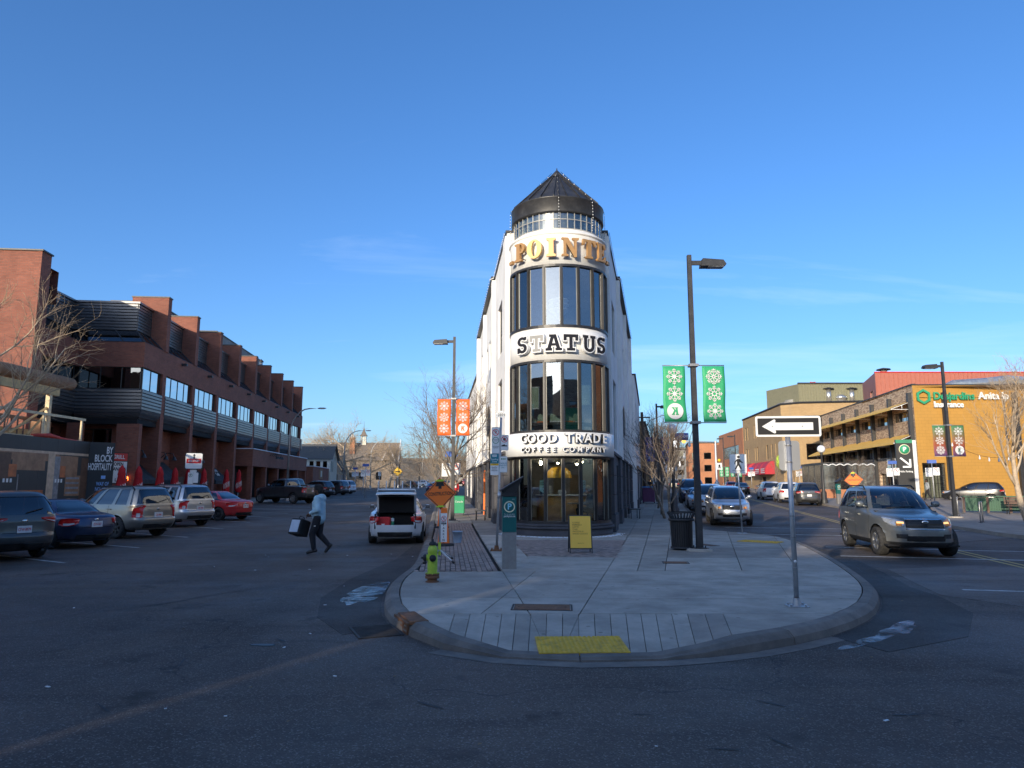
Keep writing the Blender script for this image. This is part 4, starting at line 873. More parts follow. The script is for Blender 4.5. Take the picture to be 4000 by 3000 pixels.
for k,(t,x) in enumerate(((-46,0),(-27,0),(-9.5,0),(9.5,0),(24,0))):
    c = empty('display_shoe',at(t,1.38,3.98),R(t) ,['pale trainer at the left end of the first floor window','pale trainer with orange sole in the second bay of the first floor window','pale trainer left of centre in the first floor window','pale trainer right of centre in the first floor window','pale trainer at the right end of the first floor window'][k],'shoe','trainers on the shop ledge')
    b = MB(); b.plate([(-.2,0),(.2,0),(.21,.06),(.12,.1),(.02,.17),(-.03,.25),(-.14,.27),(-.19,.16)],-.05,.05); b.build('upper','shoe',c,fix=True); b = MB(); b.plate([(-.21,-.03),(.21,-.03),(.22,.02),(-.21,.02)],-.056,.056); b.build('sole','orange_sign' if k in (1,3) else 'white_paint',c,fix=True)
b = MB(); arcbox(b,1.2,1.6,-80,80,3.85,3.94,20); b.build('display_ledge','wall_in_dark',fl)
lp = empty('pendant_lamp',(TX - .02,TY - .5,8.15),0,'tiered white pendant lamp behind the top floor glass','lamp')
for k,(r_,z) in enumerate(((.36,.28),(.37,.1),(.36,-.08))): b = MB(); b.lathe([(.04,z + .1),(r_,z + .03),(r_ + .02,z),(r_,z - .03),(.15,z - .06)],(0,0,0),24); b.build('lamp_ring','lamp_white',lp)
b = MB(); b.lathe([(.33,-.12),(.2,-.25),(.02,-.4)],(0,0,0),24); b.tube([(0,0,.3),(0,0,1.1)],.012,6); b.build('lamp_cone','lamp_white',lp)
hp = empty('hanging_panel',(TX - .95,TY - .4,4.9),R(-20),'white framed hanging display panel in the first floor window','panel'); b = MB(); b.box(-.25,.25,0,.02,-.4,.4); b.build('panel','shoe',hp); b = MB(); b.box(-.25,.25,-.02,0,-.4,-.36); b.box(-.25,.25,-.02,0,.36,.4); b.box(-.25,-.21,-.02,0,-.36,.36); b.box(.21,.25,-.02,0,-.36,.36); b.build('frame','white_paint',hp)
hp = empty('hanging_panel',(TX + .95,TY - .5,5.0),R(15),'pale green box with paper tags at the right of the first floor window','panel'); b = MB(); b.box(-.22,.22,0,.3,-.35,.35); b.build('panel','shoe',hp)
# --- lower rear part
rl = empty('rear_building',(TX,TY,0),0,'lower pale stucco building continuing behind the flatiron along the left street','building')
PA = [(lx(20) - .1,20),(lx(38) - .2,38),(rx_(38) + .2,38),(rx_(20) + .35,20)]
b = MB(); q = [(1.5,3.5,4.2,7.4),(6,8,4.2,7.4),(10.5,12.5,4.2,7.4),(14,16.5,4.2,7.4),(3,6,.9,2.7),(9,13,.9,2.7)]
wall(b,PA[1],PA[0],0,8.9,q); LQ = math.dist(PA[2],PA[3]); qr = [(LQ - o[1],LQ - o[0],o[2],o[3]) for o in q]; wall(b,PA[3],PA[2],0,8.9,qr); wall(b,PA[2],PA[1],0,8.9); wall(b,PA[0],(lx(20),20.02),0,8.9); wall(b,(rx_(20),20.02),PA[3],0,8.9); b.add([(p[0],p[1],8.6) for p in PA],[(3,2,1,0)]); b.build('wall','white_stucco',rl)
for o in q: window(rl,PA[1],PA[0],o,2,1)
for o in qr: window(rl,PA[3],PA[2],o,2,1)
b = MB()
for p0,p1 in ((PA[1],PA[0]),(PA[3],PA[2])):
    F = frame_of(p0,p1); L = math.dist(p0,p1); b.box(-.05,L + .05,-.1,.2,8.9,9.0,F)
b.build('coping','black_metal',rl)
for p0,p1 in ((PA[1],PA[0]),(PA[3],PA[2])):
    F = frame_of(p0,p1); L = math.dist(p0,p1); g = MB(); g.box(0,L,-.05,0,0,.88,F)
    for a in (0,7,14,17): g.box(a,a + 1.0,-.12,-.05,0,2.9,F)
    g.box(0,L,-.13,0,2.92,3.05,F); g.build('stone_base','charcoal_stone',rl)
ps = empty('projecting_sign',(11.35,47.2,5.0),0,'purple and white round projecting sign on the rear building','sign'); b = MB(); b.cyl((0,0),.45,-.2,.25,20); b.build('drum','sign_blue',ps); text('lettering','BOOK',.24,'sign_white',ps,(0,-.46,.02),ext=.004,bold=.01)
# tan brick block further along the right street
tn = empty('tan_shop_block',(12.4,66,0),H(12),'two storey tan brick shop block beyond the flatiron on the right street','building'); b = MB(); q = [(2,4,4.2,6),(6,8,4.2,6),(10,12,4.2,6),(2,5.5,.8,2.9),(7,11,.8,2.9),(13,17,.8,2.9)]
b2 = [(0,0),(0,22)]; wall(b,(0,0),(0,22),0,7.6,q); wall(b,(-12,0),(0,0),0,7.6,[(3,5,4.2,6)]); wall(b,(0,22),(-12,22),0,7.6); wall(b,(-12,22),(-12,0),0,7.6); b.add([(0,0,7.3),(0,22,7.3),(-12,22,7.3),(-12,0,7.3)],[(0,1,2,3)]); b.build('wall','brick_tan',tn)
for o in q: window(tn,(0,0),(0,22),o,2)
window(tn,(-12,0),(0,0),(3,5,4.2,6),2)
g = MB(); g.box(-.1,.15,-.1,22.1,7.6,7.75); g.box(-12,-.1,-.12,.12,7.6,7.74); g.build('coping','black_metal',tn)
# ================================================================ left: brick office block
BO = Vector((-22.0,41.5,0)); BA = H(-5.2)
bk = empty('brick_office_block',BO,BA,'long dark red brick office block with a row of tall fins and ribbed metal cladding','building')
def opath(path,d):
    """mitred offset of a polyline; positive d moves outward (right of travel)"""
    P = [Vector(p) for p in path]; res = []
    for i,p in enumerate(P):
        ds = []
        if i > 0: ds.append((p - P[i - 1]).normalized())
        if i < len(P) - 1: ds.append((P[i + 1] - p).normalized())
        ns = [Vector((k.y,-k.x)) for k in ds]
        if len(ns) == 1: q = p + ns[0] * d
        else: m = (ns[0] + ns[1]); m.normalize(); q = p + m * (d / m.dot(ns[0]))
        res.append((q.x,q.y))
    return res
def skirt(mb,path,prof,closed=False):
    """sweep a profile of (offset, z) along a path"""
    rows = [opath(path,o) for o,z in prof]; n = len(path); vs = [(x,y,prof[k][1]) for k,r in enumerate(rows) for x,y in r]
    return mb.add(vs,[(k * n + i,k * n + i + 1,(k + 1) * n + i + 1,(k + 1) * n + i) for k in range(len(prof) - 1) for i in range(n - 1)])
def slats(parent,p0,p1,z0,z1,mat='metal_siding',h=.19,off=0,curve=None,t0=0,t1=0):
    """single horizontal slats on a wall run; curve(z) gives an extra inward offset"""
    F = frame_of(p0,p1); L = math.dist(p0,p1); n = max(1,int(round((z1 - z0) / h))); hh = (z1 - z0) / n
    for k in range(n):
        z = z0 + k * hh; c0 = curve(z) if curve else 0; c1 = curve(z + hh) if curve else 0
        b = MB(); b.add([F @ Vector(p) for p in ((c0 * t0,c0 - off,z),(L - c0 * t1,c0 - off,z),(L - c0 * t1,c0 - off - .055,z + .03),(c0 * t0,c0 - off - .055,z + .03),(c1 * t0,c1 - off - .055,z + hh - .035),(L - c1 * t1,c1 - off - .055,z + hh - .035),(L - c1 * t1,c1 - off,z + hh),(c1 * t0,c1 - off,z + hh))],[(0,1,2,3),(3,2,5,4),(4,5,6,7),(0,3,4,7),(1,6,5,2)]); b.build('cladding_slat',mat,parent)
fins = [2.9 + 5.3 * i for i in range(9)]; TH = .55
Q = [(-3.7,-5.0),(-3.7,-.1),(0,0),(0,46.6)]
br = MB()
skirt(br,Q,[(-.3,8.8),(0,8.8),(0,10.3),(-.25,10.33)])                 # band
br.add([(0,46.6,8.8),(-14,46.6,8.8),(-14,46.6,10.3),(0,46.6,10.3)],[(0,1,2,3)])
# block on the left
wall(br,(-30,-5.9),(-3.0,-5.9),0,13.9,[(6,8,5.5,7.5),(12,14,5.5,7.5),(18,20,5.5,7.5)]); wall(br,(-3.0,-5.9),(-3.0,-5.0),0,13.9); wall(br,(-3.0,-5.0),(-4.2,-5.0),0,13.9); wall(br,(-30,30),(-30,-5.9),0,13.9); br.add([(-30,-5.9,13.9),(-3,-5.9,13.9),(-3,-5,13.9),(-4.2,-5,13.9),(-4.2,-2,13.9),(-30,-2,13.9)],[(0,1,2,3,4,5)]); wall(br,(-4.2,-2),(-30,-2),12,13.9)
wall(br,(-14,46.6),(-30,46.6),0,12.9)
# recessed ground and first floors behind the piers
rec = opath(Q,-1.25); RW0 = []
for i in range(len(rec) - 1):
    p0,p1 = rec[i],rec[i + 1]; L = math.dist(p0,p1)
    if i < 2: ops = [(.7,L - .8,3.35,5.2)] if L > 2.2 else []
    else: ops = [(o,min(o + 2.1,L),3.35,5.2) for o in ([.6] + [f - rec[i][1] + .75 for f in fins[:-1]])] + [(f - rec[i][1] + .9,f - rec[i][1] + 3.6,.15,2.6) for f in fins[:3]]
    wall(br,p0,p1,0,6.2,ops); RW0.append((p0,p1,ops))
brw = br.build('brick_wall','brick_left',bk)
for i,(a0,a1,z) in enumerate(((6,8,5.5),(12,14,5.5),(18,20,5.5))): window(bk,(-30,-5.9),(-3,-5.9),(a0,a1,z,z + 2),2)
for p0,p1,ops in RW0:
    for o in ops:
        w_ = window(bk,p0,p1,o,2,1)
        if o[2] > 3: F = frame_of(p0,p1); b = MB(); m_ = (o[0] + o[1]) / 2; b.box(m_ + .05,o[1] - .08,.19,.2,o[2] + (.4 if len(ops) < 3 else .0),o[3],F); b.build('blind','wall_in',w_)
# soffit, roof, glazing, cladding
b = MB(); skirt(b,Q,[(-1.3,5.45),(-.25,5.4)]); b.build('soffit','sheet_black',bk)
b = MB(); pin = opath(Q,-.95); b.add([(x,y,12.9) for x,y in opath(Q,-.85)] + [(-30,46.6,12.9),(-30,-5,12.9)],[(0,1,2,3,4,5)]); skirt(b,Q,[(-.95,11.1),(-.95,12.9)]); b.build('roof_deck','sheet_black',bk)
b = MB(); skirt(b,Q,[(-1.1,12.88),(-.8,12.88),(-.8,13.0),(-1.1,13.0)]); b.build('roof_coping','metal_siding',bk)
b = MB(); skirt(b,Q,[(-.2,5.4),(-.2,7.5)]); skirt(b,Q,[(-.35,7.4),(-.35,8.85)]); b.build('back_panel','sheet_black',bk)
cur = lambda z: 0 if z > 6.35 else (1 - math.sqrt(max(0,1 - ((6.35 - z) / .95) ** 2))) * 1.0 - .0
bays = [((-3.7,-5.0),(-3.7,-.1)),((-3.7,-.1),(0,0)),((0,0),(0,2.9))] + [((0,fins[i] + TH),(0,fins[i + 1])) for i in range(8)] + [((0,fins[8] + TH),(0,46.6))]
for i,(p0,p1) in enumerate(bays):
    F = frame_of(p0,p1); L = math.dist(p0,p1)
    slats(bk,p0,p1,5.45,7.45,curve=cur,h=.2,t0=1 if i == 2 else 0,t1=1 if i == 1 else 0)
    q0,q1 = (opath([p0,p1],-.95)) if i > 2 else (opath(Q,-.95)[i],opath(Q,-.95)[i + 1])
    if i == 2: q1 = (q1[0],2.9)
    slats(bk,q0,q1,11.2,12.88,h=.19)
    # vertical ribbon window
    nc = 2 if i == 2 else (3 if i in (0,1) else 4); window(bk,p0,p1,(0.05,L - .05,7.48,8.82),nc,1,inset=.12,bar=.05,gmat='glass_mirror' if i > 1 else 'glass_dark',name='ribbon_window')
    # sloping glazing between band and cladding
    a0,a1,c0,c1 = F @ Vector((0,.06,10.32)),F @ Vector((L,.06,10.32)),Vector((*q0,11.22)),Vector((*q1,11.22))
    fr = MB(); nn = 3 if i < 2 else (2 if i == 2 else 4)
    for k in range(nn + 1): u = k / nn; fr.tube([a0.lerp(a1,u),c0.lerp(c1,u)],.045,4,smooth=False)
    fr.tube([a0,a1],.05,4,smooth=False); fr.tube([c0,c1],.05,4,smooth=False); w_ = fr.build('sloped_window','black_frame',bk)
    for k in range(nn): u,v = k / nn,(k + 1) / nn; g = MB(); g.add([a0.lerp(a1,u),a0.lerp(a1,v),c0.lerp(c1,v),c0.lerp(c1,u)],[(0,1,2,3)]); g.build('pane','glass_dark',w_)
b = MB(); b.add([(-1.0,0,10.3),(0,0,10.3),(0,46.5,10.3),(-1.0,46.5,10.3)],[(0,1,2,3)]); b.add([(-4.7,-5,10.31),(-3.7,-5,10.31),(-3.7,-.1,10.31),(0,0,10.31),(0,.5,10.31),(-4.7,.5,10.31)],[(0,1,2,3,4,5)]); b.build('sill_flashing','black_metal',bk)
for i,y in enumerate(fins):
    p = MB(); p.box(-2.2,.06,y,y + TH,10.3,13.82); p.build('fin','brick_left',bk)
    c = MB(); c.box(-2.25,.1,y - .04,y + TH + .04,13.82,13.9); c.build('fin_cap','black_metal',bk)
    p = MB(); p.box(-1.25,.02,y,y + TH,0,8.8); p.build('pier','brick_left',bk)
    if i < 8:
        l = MB(); l.cbox((.18,y + 3.1,9.95),(.34,.22,.16)); l.cbox((.02,y + 3.1,9.92),(.06,.1,.1)); l.build('wall_lamp','black_metal',bk)
p = MB(); p.box(-3.75,-3.0,-.6,-.1,0,5.4); p.box(-1.25,.02,-.02,.4,0,5.4); p.build('pier','brick_left',bk)
c = MB(); c.box(-30.1,-2.92,-5.98,-5.55,13.9,13.98); c.box(-3.5,-2.92,-5.55,-4.95,13.9,13.98); c.build('block_coping','black_metal',bk)
# one storey extension
e = MB(); e.box(-1.3,.85,21.6,46.0,3.5,5.0); e.build('extension_fascia','brick_left',bk)
e = MB(); e.box(-1.35,.92,21.55,46.05,5.0,5.08); e.build('extension_coping','snow',bk)
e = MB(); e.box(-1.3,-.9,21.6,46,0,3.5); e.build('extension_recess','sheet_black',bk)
for y in (21.7,26.6,31.4,36.2,41.0,45.6): e = MB(); e.box(.4,.8,y,y + .4,0,3.5); e.build('pillar','brick_left',bk)
gl_ = empty('gooseneck_lamp_row',BO,BA,'four black gooseneck lamps in a row on the low brick fascia','lamp')
for k in range(4):
    y = 28.0 + k * .75; g = MB(); g.tube([(.86,y - .4,4.62),(1.0,y - .3,4.8),(1.3,y,4.85),(1.45,y + .1,4.6)],.025,6); g.lathe([(.06,.1),(.16,-.1),(.17,-.12)],(1.45,y + .1,4.5),12); g.build('lamp_arm','black_metal',gl_)
# black awnings over the pub windows
for k,y in enumerate((.5,fins[0] + .9,fins[1] + .9,fins[2] + .8)):
    L = 2.3 if k == 0 else 3.4; a = empty('awning',BO,BA,['black awning nearest the hoarding beside the neon sign','black awning between the first two brick piers','black awning half hidden behind the pub pole sign','black awning with white lettering beside the low brick extension'][k],'awning',None); m = MB()
    m.add([(-1.2,y,3.35),(-1.2,y + L,3.35),(.1,y + L,1.95 + .2),(.1,y,1.95 + .2),(.1,y + L,1.9),(.1,y,1.9),(-1.2,y,1.9),(-1.2,y + L,1.9)],[(0,1,2,3),(3,2,4,5),(0,3,5,6),(1,7,4,2)]); m.build('canvas','awning_black',a,fix=True)
    if k == 3: text('lettering','London\nGrill',.45,'sign_white',a,(-.5,y + L / 2,2.84),rot=(R(47),0,R(90)),ext=.004,bold=.01,shear=.2)
    t = MB(); t.tube([(-1.2,y,2.2),(.08,y,2.2)],.015,5); t.tube([(-1.2,y + L,2.2),(.08,y + L,2.2)],.015,5); t.build('arm','black_metal',a)
for k,(x,y) in enumerate(((-1.0,1.2),(-1.0,4.6),(-1.0,6.0),(-1.0,9.9),(-1.0,11.6))):
    g = empty('gooseneck_lamp',BO,BA,ORD[k] + ' black gooseneck wall lamp above the awnings counted from the hoarding','lamp','gooseneck lamps above the awnings'); q = MB(); q.tube([(-1.24,y,3.5),(-1.0,y,3.6),(-.6,y,3.95),(-.2,y,3.9),(-.1,y,3.65)],.03,6); q.lathe([(.06,.12),(.15,-.1),(.16,-.12)],(-.1,y,3.58),12); q.build('lamp_arm','black_metal',g)
# roof plant
def roofbox(name,x,y,z,w,d,h,mat,label,cat='roof plant'):
    o = empty(name,BO + Vector((x * math.cos(BA) - y * math.sin(BA),x * math.sin(BA) + y * math.cos(BA),z)),BA,label,cat); b = MB(); b.box(-w / 2,w / 2,-d / 2,d / 2,0,h); b.build('casing',mat,o); b = MB(); b.box(-w / 2 - .06,w / 2 + .06,-d / 2 - .06,d / 2 + .06,h,h + .1); b.build('top_trim','black_metal',o)
    for k in range(1,4): b = MB(); b.box(w / 2,w / 2 + .03,-d / 2 + d * k / 4 - .02,-d / 2 + d * k / 4 + .02,0,h); b.build('seam','steel_grey',o)
    return o
roofbox('roof_plant',-4.6,13,12.9,3,9,2.0,'slate_far','grey metal plant box behind the third brick fin')
roofbox('roof_plant',-5.2,30,12.9,4,15,2.9,'slate_far','long pale plant box on the middle of the brick block')
for x,y,z,h,r_,lab in ((-5.5,-2.0,12.9,1.5,.28,'short round flue above the ribbed cladding at the left'),(-3.2,10.2,12.9,2.4,.16,'slim silver flue above the second fin'),(-3.4,39,12.9,3.3,.2,'tall silver flue above the far fins')):
    o = empty('roof_flue',BO + Vector((x * math.cos(BA) - y * math.sin(BA),x * math.sin(BA) + y * math.cos(BA),z)),0,lab,'flue'); b = MB(); b.cyl((0,0),r_,0,h * .85,14); b.build('pipe','galv',o); b = MB(); b.lathe([(r_ * 1.4,h * .88),(r_ * 1.4,h * .92),(0,h)],(0,0,0),14); b.tube([(0,0,h * .8),(0,0,h * .95)],.05,6); b.build('cowl','black_metal',o)
# hoarding with printed interior picture
hb = empty('construction_hoarding',(-22,30,0),0,'printed black construction hoarding showing a bar interior with white lettering','hoarding')
HZ = 4.05
for k in range(7):
    y0,y1 = -2.2 + k * 1.285,-2.2 + (k + 1) * 1.285; b = MB(); b.box(-.05,0,y0 + .004,y1 - .004,.1,HZ); b.build('panel','hoard_dark',hb)
p0,p1 = (0,6.8),(.95,7.4); F = frame_of(p0,p1); b = MB(); b.box(.004,1.12,0,.05,.1,HZ,F); b.build('panel','hoard_dark',hb)
b = MB(); b.box(1.12,1.16,.0,1.5,.1,HZ,F); b.build('end_panel','hoard_dark',hb)
def pic(y0,y1,z0,z1,mat,k=.004): b = MB(); b.box(0,k,y0,y1,z0,z1); b.build('print',mat,hb)
pic(-2.2,6.75,3.3,3.42,'hoard_cream'); pic(-.6,4.4,2.95,3.3,'hoard_wood'); pic(1.2,3.4,2.5,2.95,'hoard_wood'); pic(-1.8,1.1,2.1,3.25,'hoard_wood2',.005); pic(4.4,5.9,2.3,3.25,'hoard_wood',.006); pic(3.6,4.1,.7,3.3,'hoard_cream',.007); pic(4.1,4.5,.7,3.2,'hoard_steel',.008); pic(5.0,6.2,1.3,2.3,'hoard_wood',.007)
for k in range(4): pic(5.05,6.1,1.4 + k * .24,1.5 + k * .24,'hoard_steel',.009)
pic(6.2,6.75,.4,3.2,'hoard_wood2',.006); pic(-1.6,.3,.5,1.15,'hoard_orange',.006); pic(1.8,3.4,.9,1.6,'hoard_orange',.006); pic(1.0,1.5,2.2,2.75,'hoard_orange',.007); pic(4.55,4.95,2.2,2.75,'hoard_orange',.009); pic(2.6,2.8,.6,1.3,'white_paint',.009); pic(1.7,3.6,1.85,2.1,'hoard_dark',.008); pic(1.6,1.66,1.4,2.3,'hoard_steel',.009)
for k in range(3): pic(.7 + k * .22,.82 + k * .22,1.95,2.12,'white_paint',.01); pic(4.2 + k * .22,4.32 + k * .22,1.95,2.12,'white_paint',.012)
fb = MB(); rnd = random.Random(3)
pts = [(-1.4,.55)]
for k in range(13): pts.append((-1.4 + k * .13,1.05 + (k % 2) * .4 * rnd.uniform(.5,1)))
pts.append((.25,.55)); q = [(.008,y,z) for y,z in pts]; fb.add(q,[tuple(range(len(q)))]); fb.build('print','hoard_fire',hb)
ang = math.atan2(.6,.95)
for s,z in (('BY',3.62),('BLOCK',3.2),('HOSPITALITY',2.76)):
    text('lettering',s,.5,'sign_white',hb,(p1[0] - .04 + .006 * math.sin(ang),p1[1] - .03 - .006 * math.cos(ang),z),rot=(R(90),0,ang),ext=.002,bold=.022,align='RIGHT',sx=.5 if s != 'HOSPITALITY' else .36)
text('lettering','WAY OF\nNORMAL',.27,'blue_pale',hb,(p1[0] - .1 + .006 * math.sin(ang),p1[1] - .07 - .006 * math.cos(ang),1.75),rot=(R(90),0,ang),ext=.002,bold=.02,align='RIGHT',sx=.55)
b = MB(); b.box(.62,.82,-.008,0,2.15,2.32,F); b.build('print','blue_pale',hb)
nt_ = empty('notice',(-21.985,29.0,2.0),R(90),'white notice fixed to the left of the hoarding','notice'); b = MB(); b.box(-.25,.25,-.012,0,-.35,.35); b.build('sheet','sign_white',nt_); b = MB(); [b.box(-.2,.2,-.014,-.012,-.25 + k * .1,-.22 + k * .1) for k in range(4)]; b.build('print','sign_black',nt_)
# timber structure rising behind the hoarding
tf = empty('timber_frame',(-22.9,30,4.0),0,'unfinished timber porch with log beam and pale rails above the hoarding','timber frame')
b = MB(); b.box(-.12,.12,-3,5.2,2.25,2.65); b.build('beam','wood_new',tf)
b = MB(); b.tube([(0,-3,3.0),(0,6.2,3.0)],.32,14); b.build('log','wood_log',tf)
for y,w_,m in ((-1.2,.35,'wood_log'),(-.5,.2,'wood_pale'),(4.6,.2,'wood_pale')): b = MB(); b.box(-w_ / 2,w_ / 2,y - w_ / 2,y + w_ / 2,-.2,2.25); b.build('post',m,tf)
for a,c in (((0,4.5,1.6),(-.1,2.2,.2)),((0,4.5,1.3),(-.1,3.4,.2))): b = MB(); b.tube([a,c],.07,4,smooth=False); b.build('brace','wood_new',tf)
for z in (1.15,): b = MB(); b.box(.45,.53,.2,6.9,z,z + .12); b.build('rail','wood_pale',tf)
b = MB(); b.box(.45,.53,-3,.2,1.3,1.42); b.build('rail','wood_pale',tf)
for y in (.25,3.6,6.6): b = MB(); b.box(.46,.54,y - .05,y + .05,-.1,1.2); b.build('rail_post','wood_pale',tf)
for k in range(9): b = MB(); b.box(-.3,-.25,.4 + k * .42,.45 + k * .42,-.1,.9); b.build('baluster','wood_dark',tf)
b = MB(); b.box(-.34,-.2,-2,4.4,.9,1.05); b.build('handrail','wood_log',tf)
b = MB(); b.box(-1.0,-.5,4.9,5.7,-.2,1.0); b.build('sheet_stack','wood_log',tf)
b = MB(); b.box(-.6,-.55,2.2,4.3,-.1,.5); b.build('plywood','wood_new',tf)
b = MB(); b.tube([(.5,2.9,.12),(.55,4.0,.2),(.5,5.2,.1),(.55,6.6,.05)],[.1,.12,.07,.05],6); b.build('tarp','red_tarp',tf)
b = MB(); b.box(.52,.56,-3,6.6,-.1,.12); b.build('edge_board','wood_pale',tf)
# pub signs
ms = empty('menu_board_sign',(-21.5,38.7,0),R(62),'white letter board under a red GRILL strip beside the hoarding','sign'); b = MB(); b.box(-.55,.55,0,.15,1.9,3.6); b.build('cabinet','sign_black',ms); b = MB(); b.box(-.5,.5,-.01,0,1.95,3.1); b.build('letter_field','sign_white',ms); b = MB(); b.box(-.5,.5,-.012,0,3.14,3.55); b.build('header','sign_red',ms)
text('lettering','GRILL',.3,'sign_white',ms,(0,-.016,3.34),bold=.02,sx=.9); text('lettering','OPEN\nCANADA',.26,'sign_black',ms,(.02,-.014,2.82),bold=.025,align='CENTER',sx=.8); text('lettering','LINE',.24,'sign_black',ms,(.1,-.014,2.1),bold=.02)
ns = empty('neon_sign',(-22.4,41.4,2.2),R(70),'glowing orange OPEN neon in a blue oval','sign'); b = MB(); b.tube([(.5 * math.cos(R(a)),0,.24 * math.sin(R(a))) for a in range(0,361,15)],.022,6); b.build('neon_ring','neon_b',ns); text('lettering','OPEN',.3,'neon_orange',ns,(0,0,0),ext=.012,shear=.2)
# red parasols, closed
def parasol(x,y,lab):
    o = empty('closed_parasol',(x,y,gz(y) + .13),random.uniform(0,1),lab,'parasol','closed red parasols on the pub patio'); b = MB()
    prof = []; n = 20; vs = []
    for k,(r_,z) in enumerate(((.16,.75),(.24,.95),(.21,1.6),(.15,2.05),(.17,2.1),(.13,2.35),(.05,2.55),(.02,2.58))):
        for i in range(n): a = 2 * math.pi * i / n; rr = r_ * (1 + .16 * (1 if i % 2 else -1) * (1 if k < 6 else .2)); vs.append((rr * math.cos(a),rr * math.sin(a),z))
    b.add(vs,[(k * n + i,k * n + (i + 1) % n,(k + 1) * n + (i + 1) % n,(k + 1) * n + i) for k in range(7) for i in range(n)],True); b.build('canvas','umbrella_red',o)
    p = MB(); p.tube([(0,0,.05),(0,0,.8)],.025,8); p.build('pole','silver',o); p = MB(); p.lathe([(.28,0),(.27,.06),(.04,.1)],(0,0,0),16); p.build('base','black_metal',o)
    s = MB()
    for q in range(5):
        a = -1.57 + (q - 2) * .42 + .2; s.tube([((.245) * math.cos(a + .12 * math.sin(t * 2.1 + q)) * (1.03),.25 * math.sin(a + .12 * math.sin(t * 2.1 + q)) * 1.03,1.02 + t * .115 + q * .05) for t in range(5)],[.012,.028,.022,.03,.01],5)
    w_ = s.build('script_print','cream_white',o); o.rotation_euler.z = .35
    return o
for k,(x,y) in enumerate(((-20.0,36.4),(-20.5,39.0),(-20.9,42.2),(-21.3,44.9),(-21.6,47.4),(-21.9,50.5),(-22.1,55.0),(-22.3,58.0))):
    parasol(x,y,['closed red parasol nearest the hoarding','second closed red parasol from the hoarding','third closed red parasol from the hoarding','fourth closed red parasol from the hoarding','closed red parasol left of the pub pole sign','closed red parasol right of the pub pole sign','closed red parasol beside the black awning with lettering','closed red parasol at the corner of the low brick extension'][k])
sb = empty('chalk_board',(-21.7,46.2,.36),R(75),'black chalk menu board between the red parasols','sign'); b = MB(); b.box(-.5,.5,0,.05,.9,2.0); b.build('board','sign_black',sb); text('lettering','Today\nHappy Hour\n$5 Pints',.2,'sign_white',sb,(0,-.004,1.4),ext=.001)
# pub pole sign
sp_ = empty('pub_pole_sign',(-18.5,41.2,gz(41.2)),R(24),'rounded white SIDE STREET pub sign on a pole with parking plates below','sign'); b = MB(); b.tube([(0,.06,.1),(0,.06,4.4)],.045,8); b.build('pole','galv',sp_)
def rrect(w_,h_,r_,cx=0,cz=0,n=5): return [p for sx,sz,a in ((1,-1,-90),(1,1,0),(-1,1,90),(-1,-1,180)) for p in arc(cx + sx * (w_ / 2 - r_),cz + sz * (h_ / 2 - r_),r_,r_,a,a + 90,n)]
b = MB(); b.plate(rrect(1.3,1.3,.16,0,4.1),-.12,.0); b.build('cabinet','sign_black',sp_); b = MB(); b.plate(rrect(1.2,1.2,.12,0,4.1),-.13,-.12); b.build('face','sign_white',sp_); b = MB(); b.cbox((0,-.135,4.1),(1.05,.01,.36)); b.build('name_plate','sign_red',sp_); text('lettering','SIDE STREET',.2,'sign_white',sp_,(0,-.145,4.1),bold=.02,sx=.72); b = MB(); b.plate([(-.1,4.5),(.1,4.5),(0,4.66)],-.14,-.13); b.cbox((0,-.135,4.38),(.1,.008,.2)); b.build('emblem','sign_black',sp_)
b = MB(); b.plate(rrect(.36,.9,.04,-.18,2.75),0,.01); b.plate(rrect(.36,.8,.04,.2,2.8),0,.01); b.build('plate','sign_white',sp_); b = MB(); b.lathe([(.11,0),(.14,0),(.14,.006),(.11,.006)],(0,0,0),18); o = b.build('ring','sign_green',sp_,(-.18,-.008,2.98),rot=(R(90),0,0)); text('lettering','P',.2,'sign_black',sp_,(-.18,-.008,2.98),bold=.02)
b = MB(); b.plate(rrect(.5,.25,.1,0,3.32),-.01,0); b.build('plate','sign_white',sp_)
# low red brick annex and white house, chapel and terraces beyond
def gable(parent,x0,x1,y0,y1,zb,zr,mat,ov=.4,along='x',name='roof'):
    b = MB()
    if along == 'x': m = (y0 + y1) / 2; vs = [(x0 - ov,y0 - ov,zb),(x1 + ov,y0 - ov,zb),(x1 + ov,m,zr),(x0 - ov,m,zr),(x0 - ov,y1 + ov,zb),(x1 + ov,y1 + ov,zb)]
    else: m = (x0 + x1) / 2; vs = [(x0 - ov,y1 + ov,zb),(x0 - ov,y0 - ov,zb),(m,y0 - ov,zr),(m,y1 + ov,zr),(x1 + ov,y1 + ov,zb),(x1 + ov,y0 - ov,zb)]
    t = [(a,c,z - .2) for a,c,z in vs]; b.add(vs + t,[(0,1,2,3),(3,2,5,4),(6,9,8,7),(9,10,11,8),(0,6,7,1),(4,5,11,10),(0,3,9,6),(3,4,10,9),(1,7,8,2),(2,8,11,5)]); return b.build(name,mat,parent,fix=True)
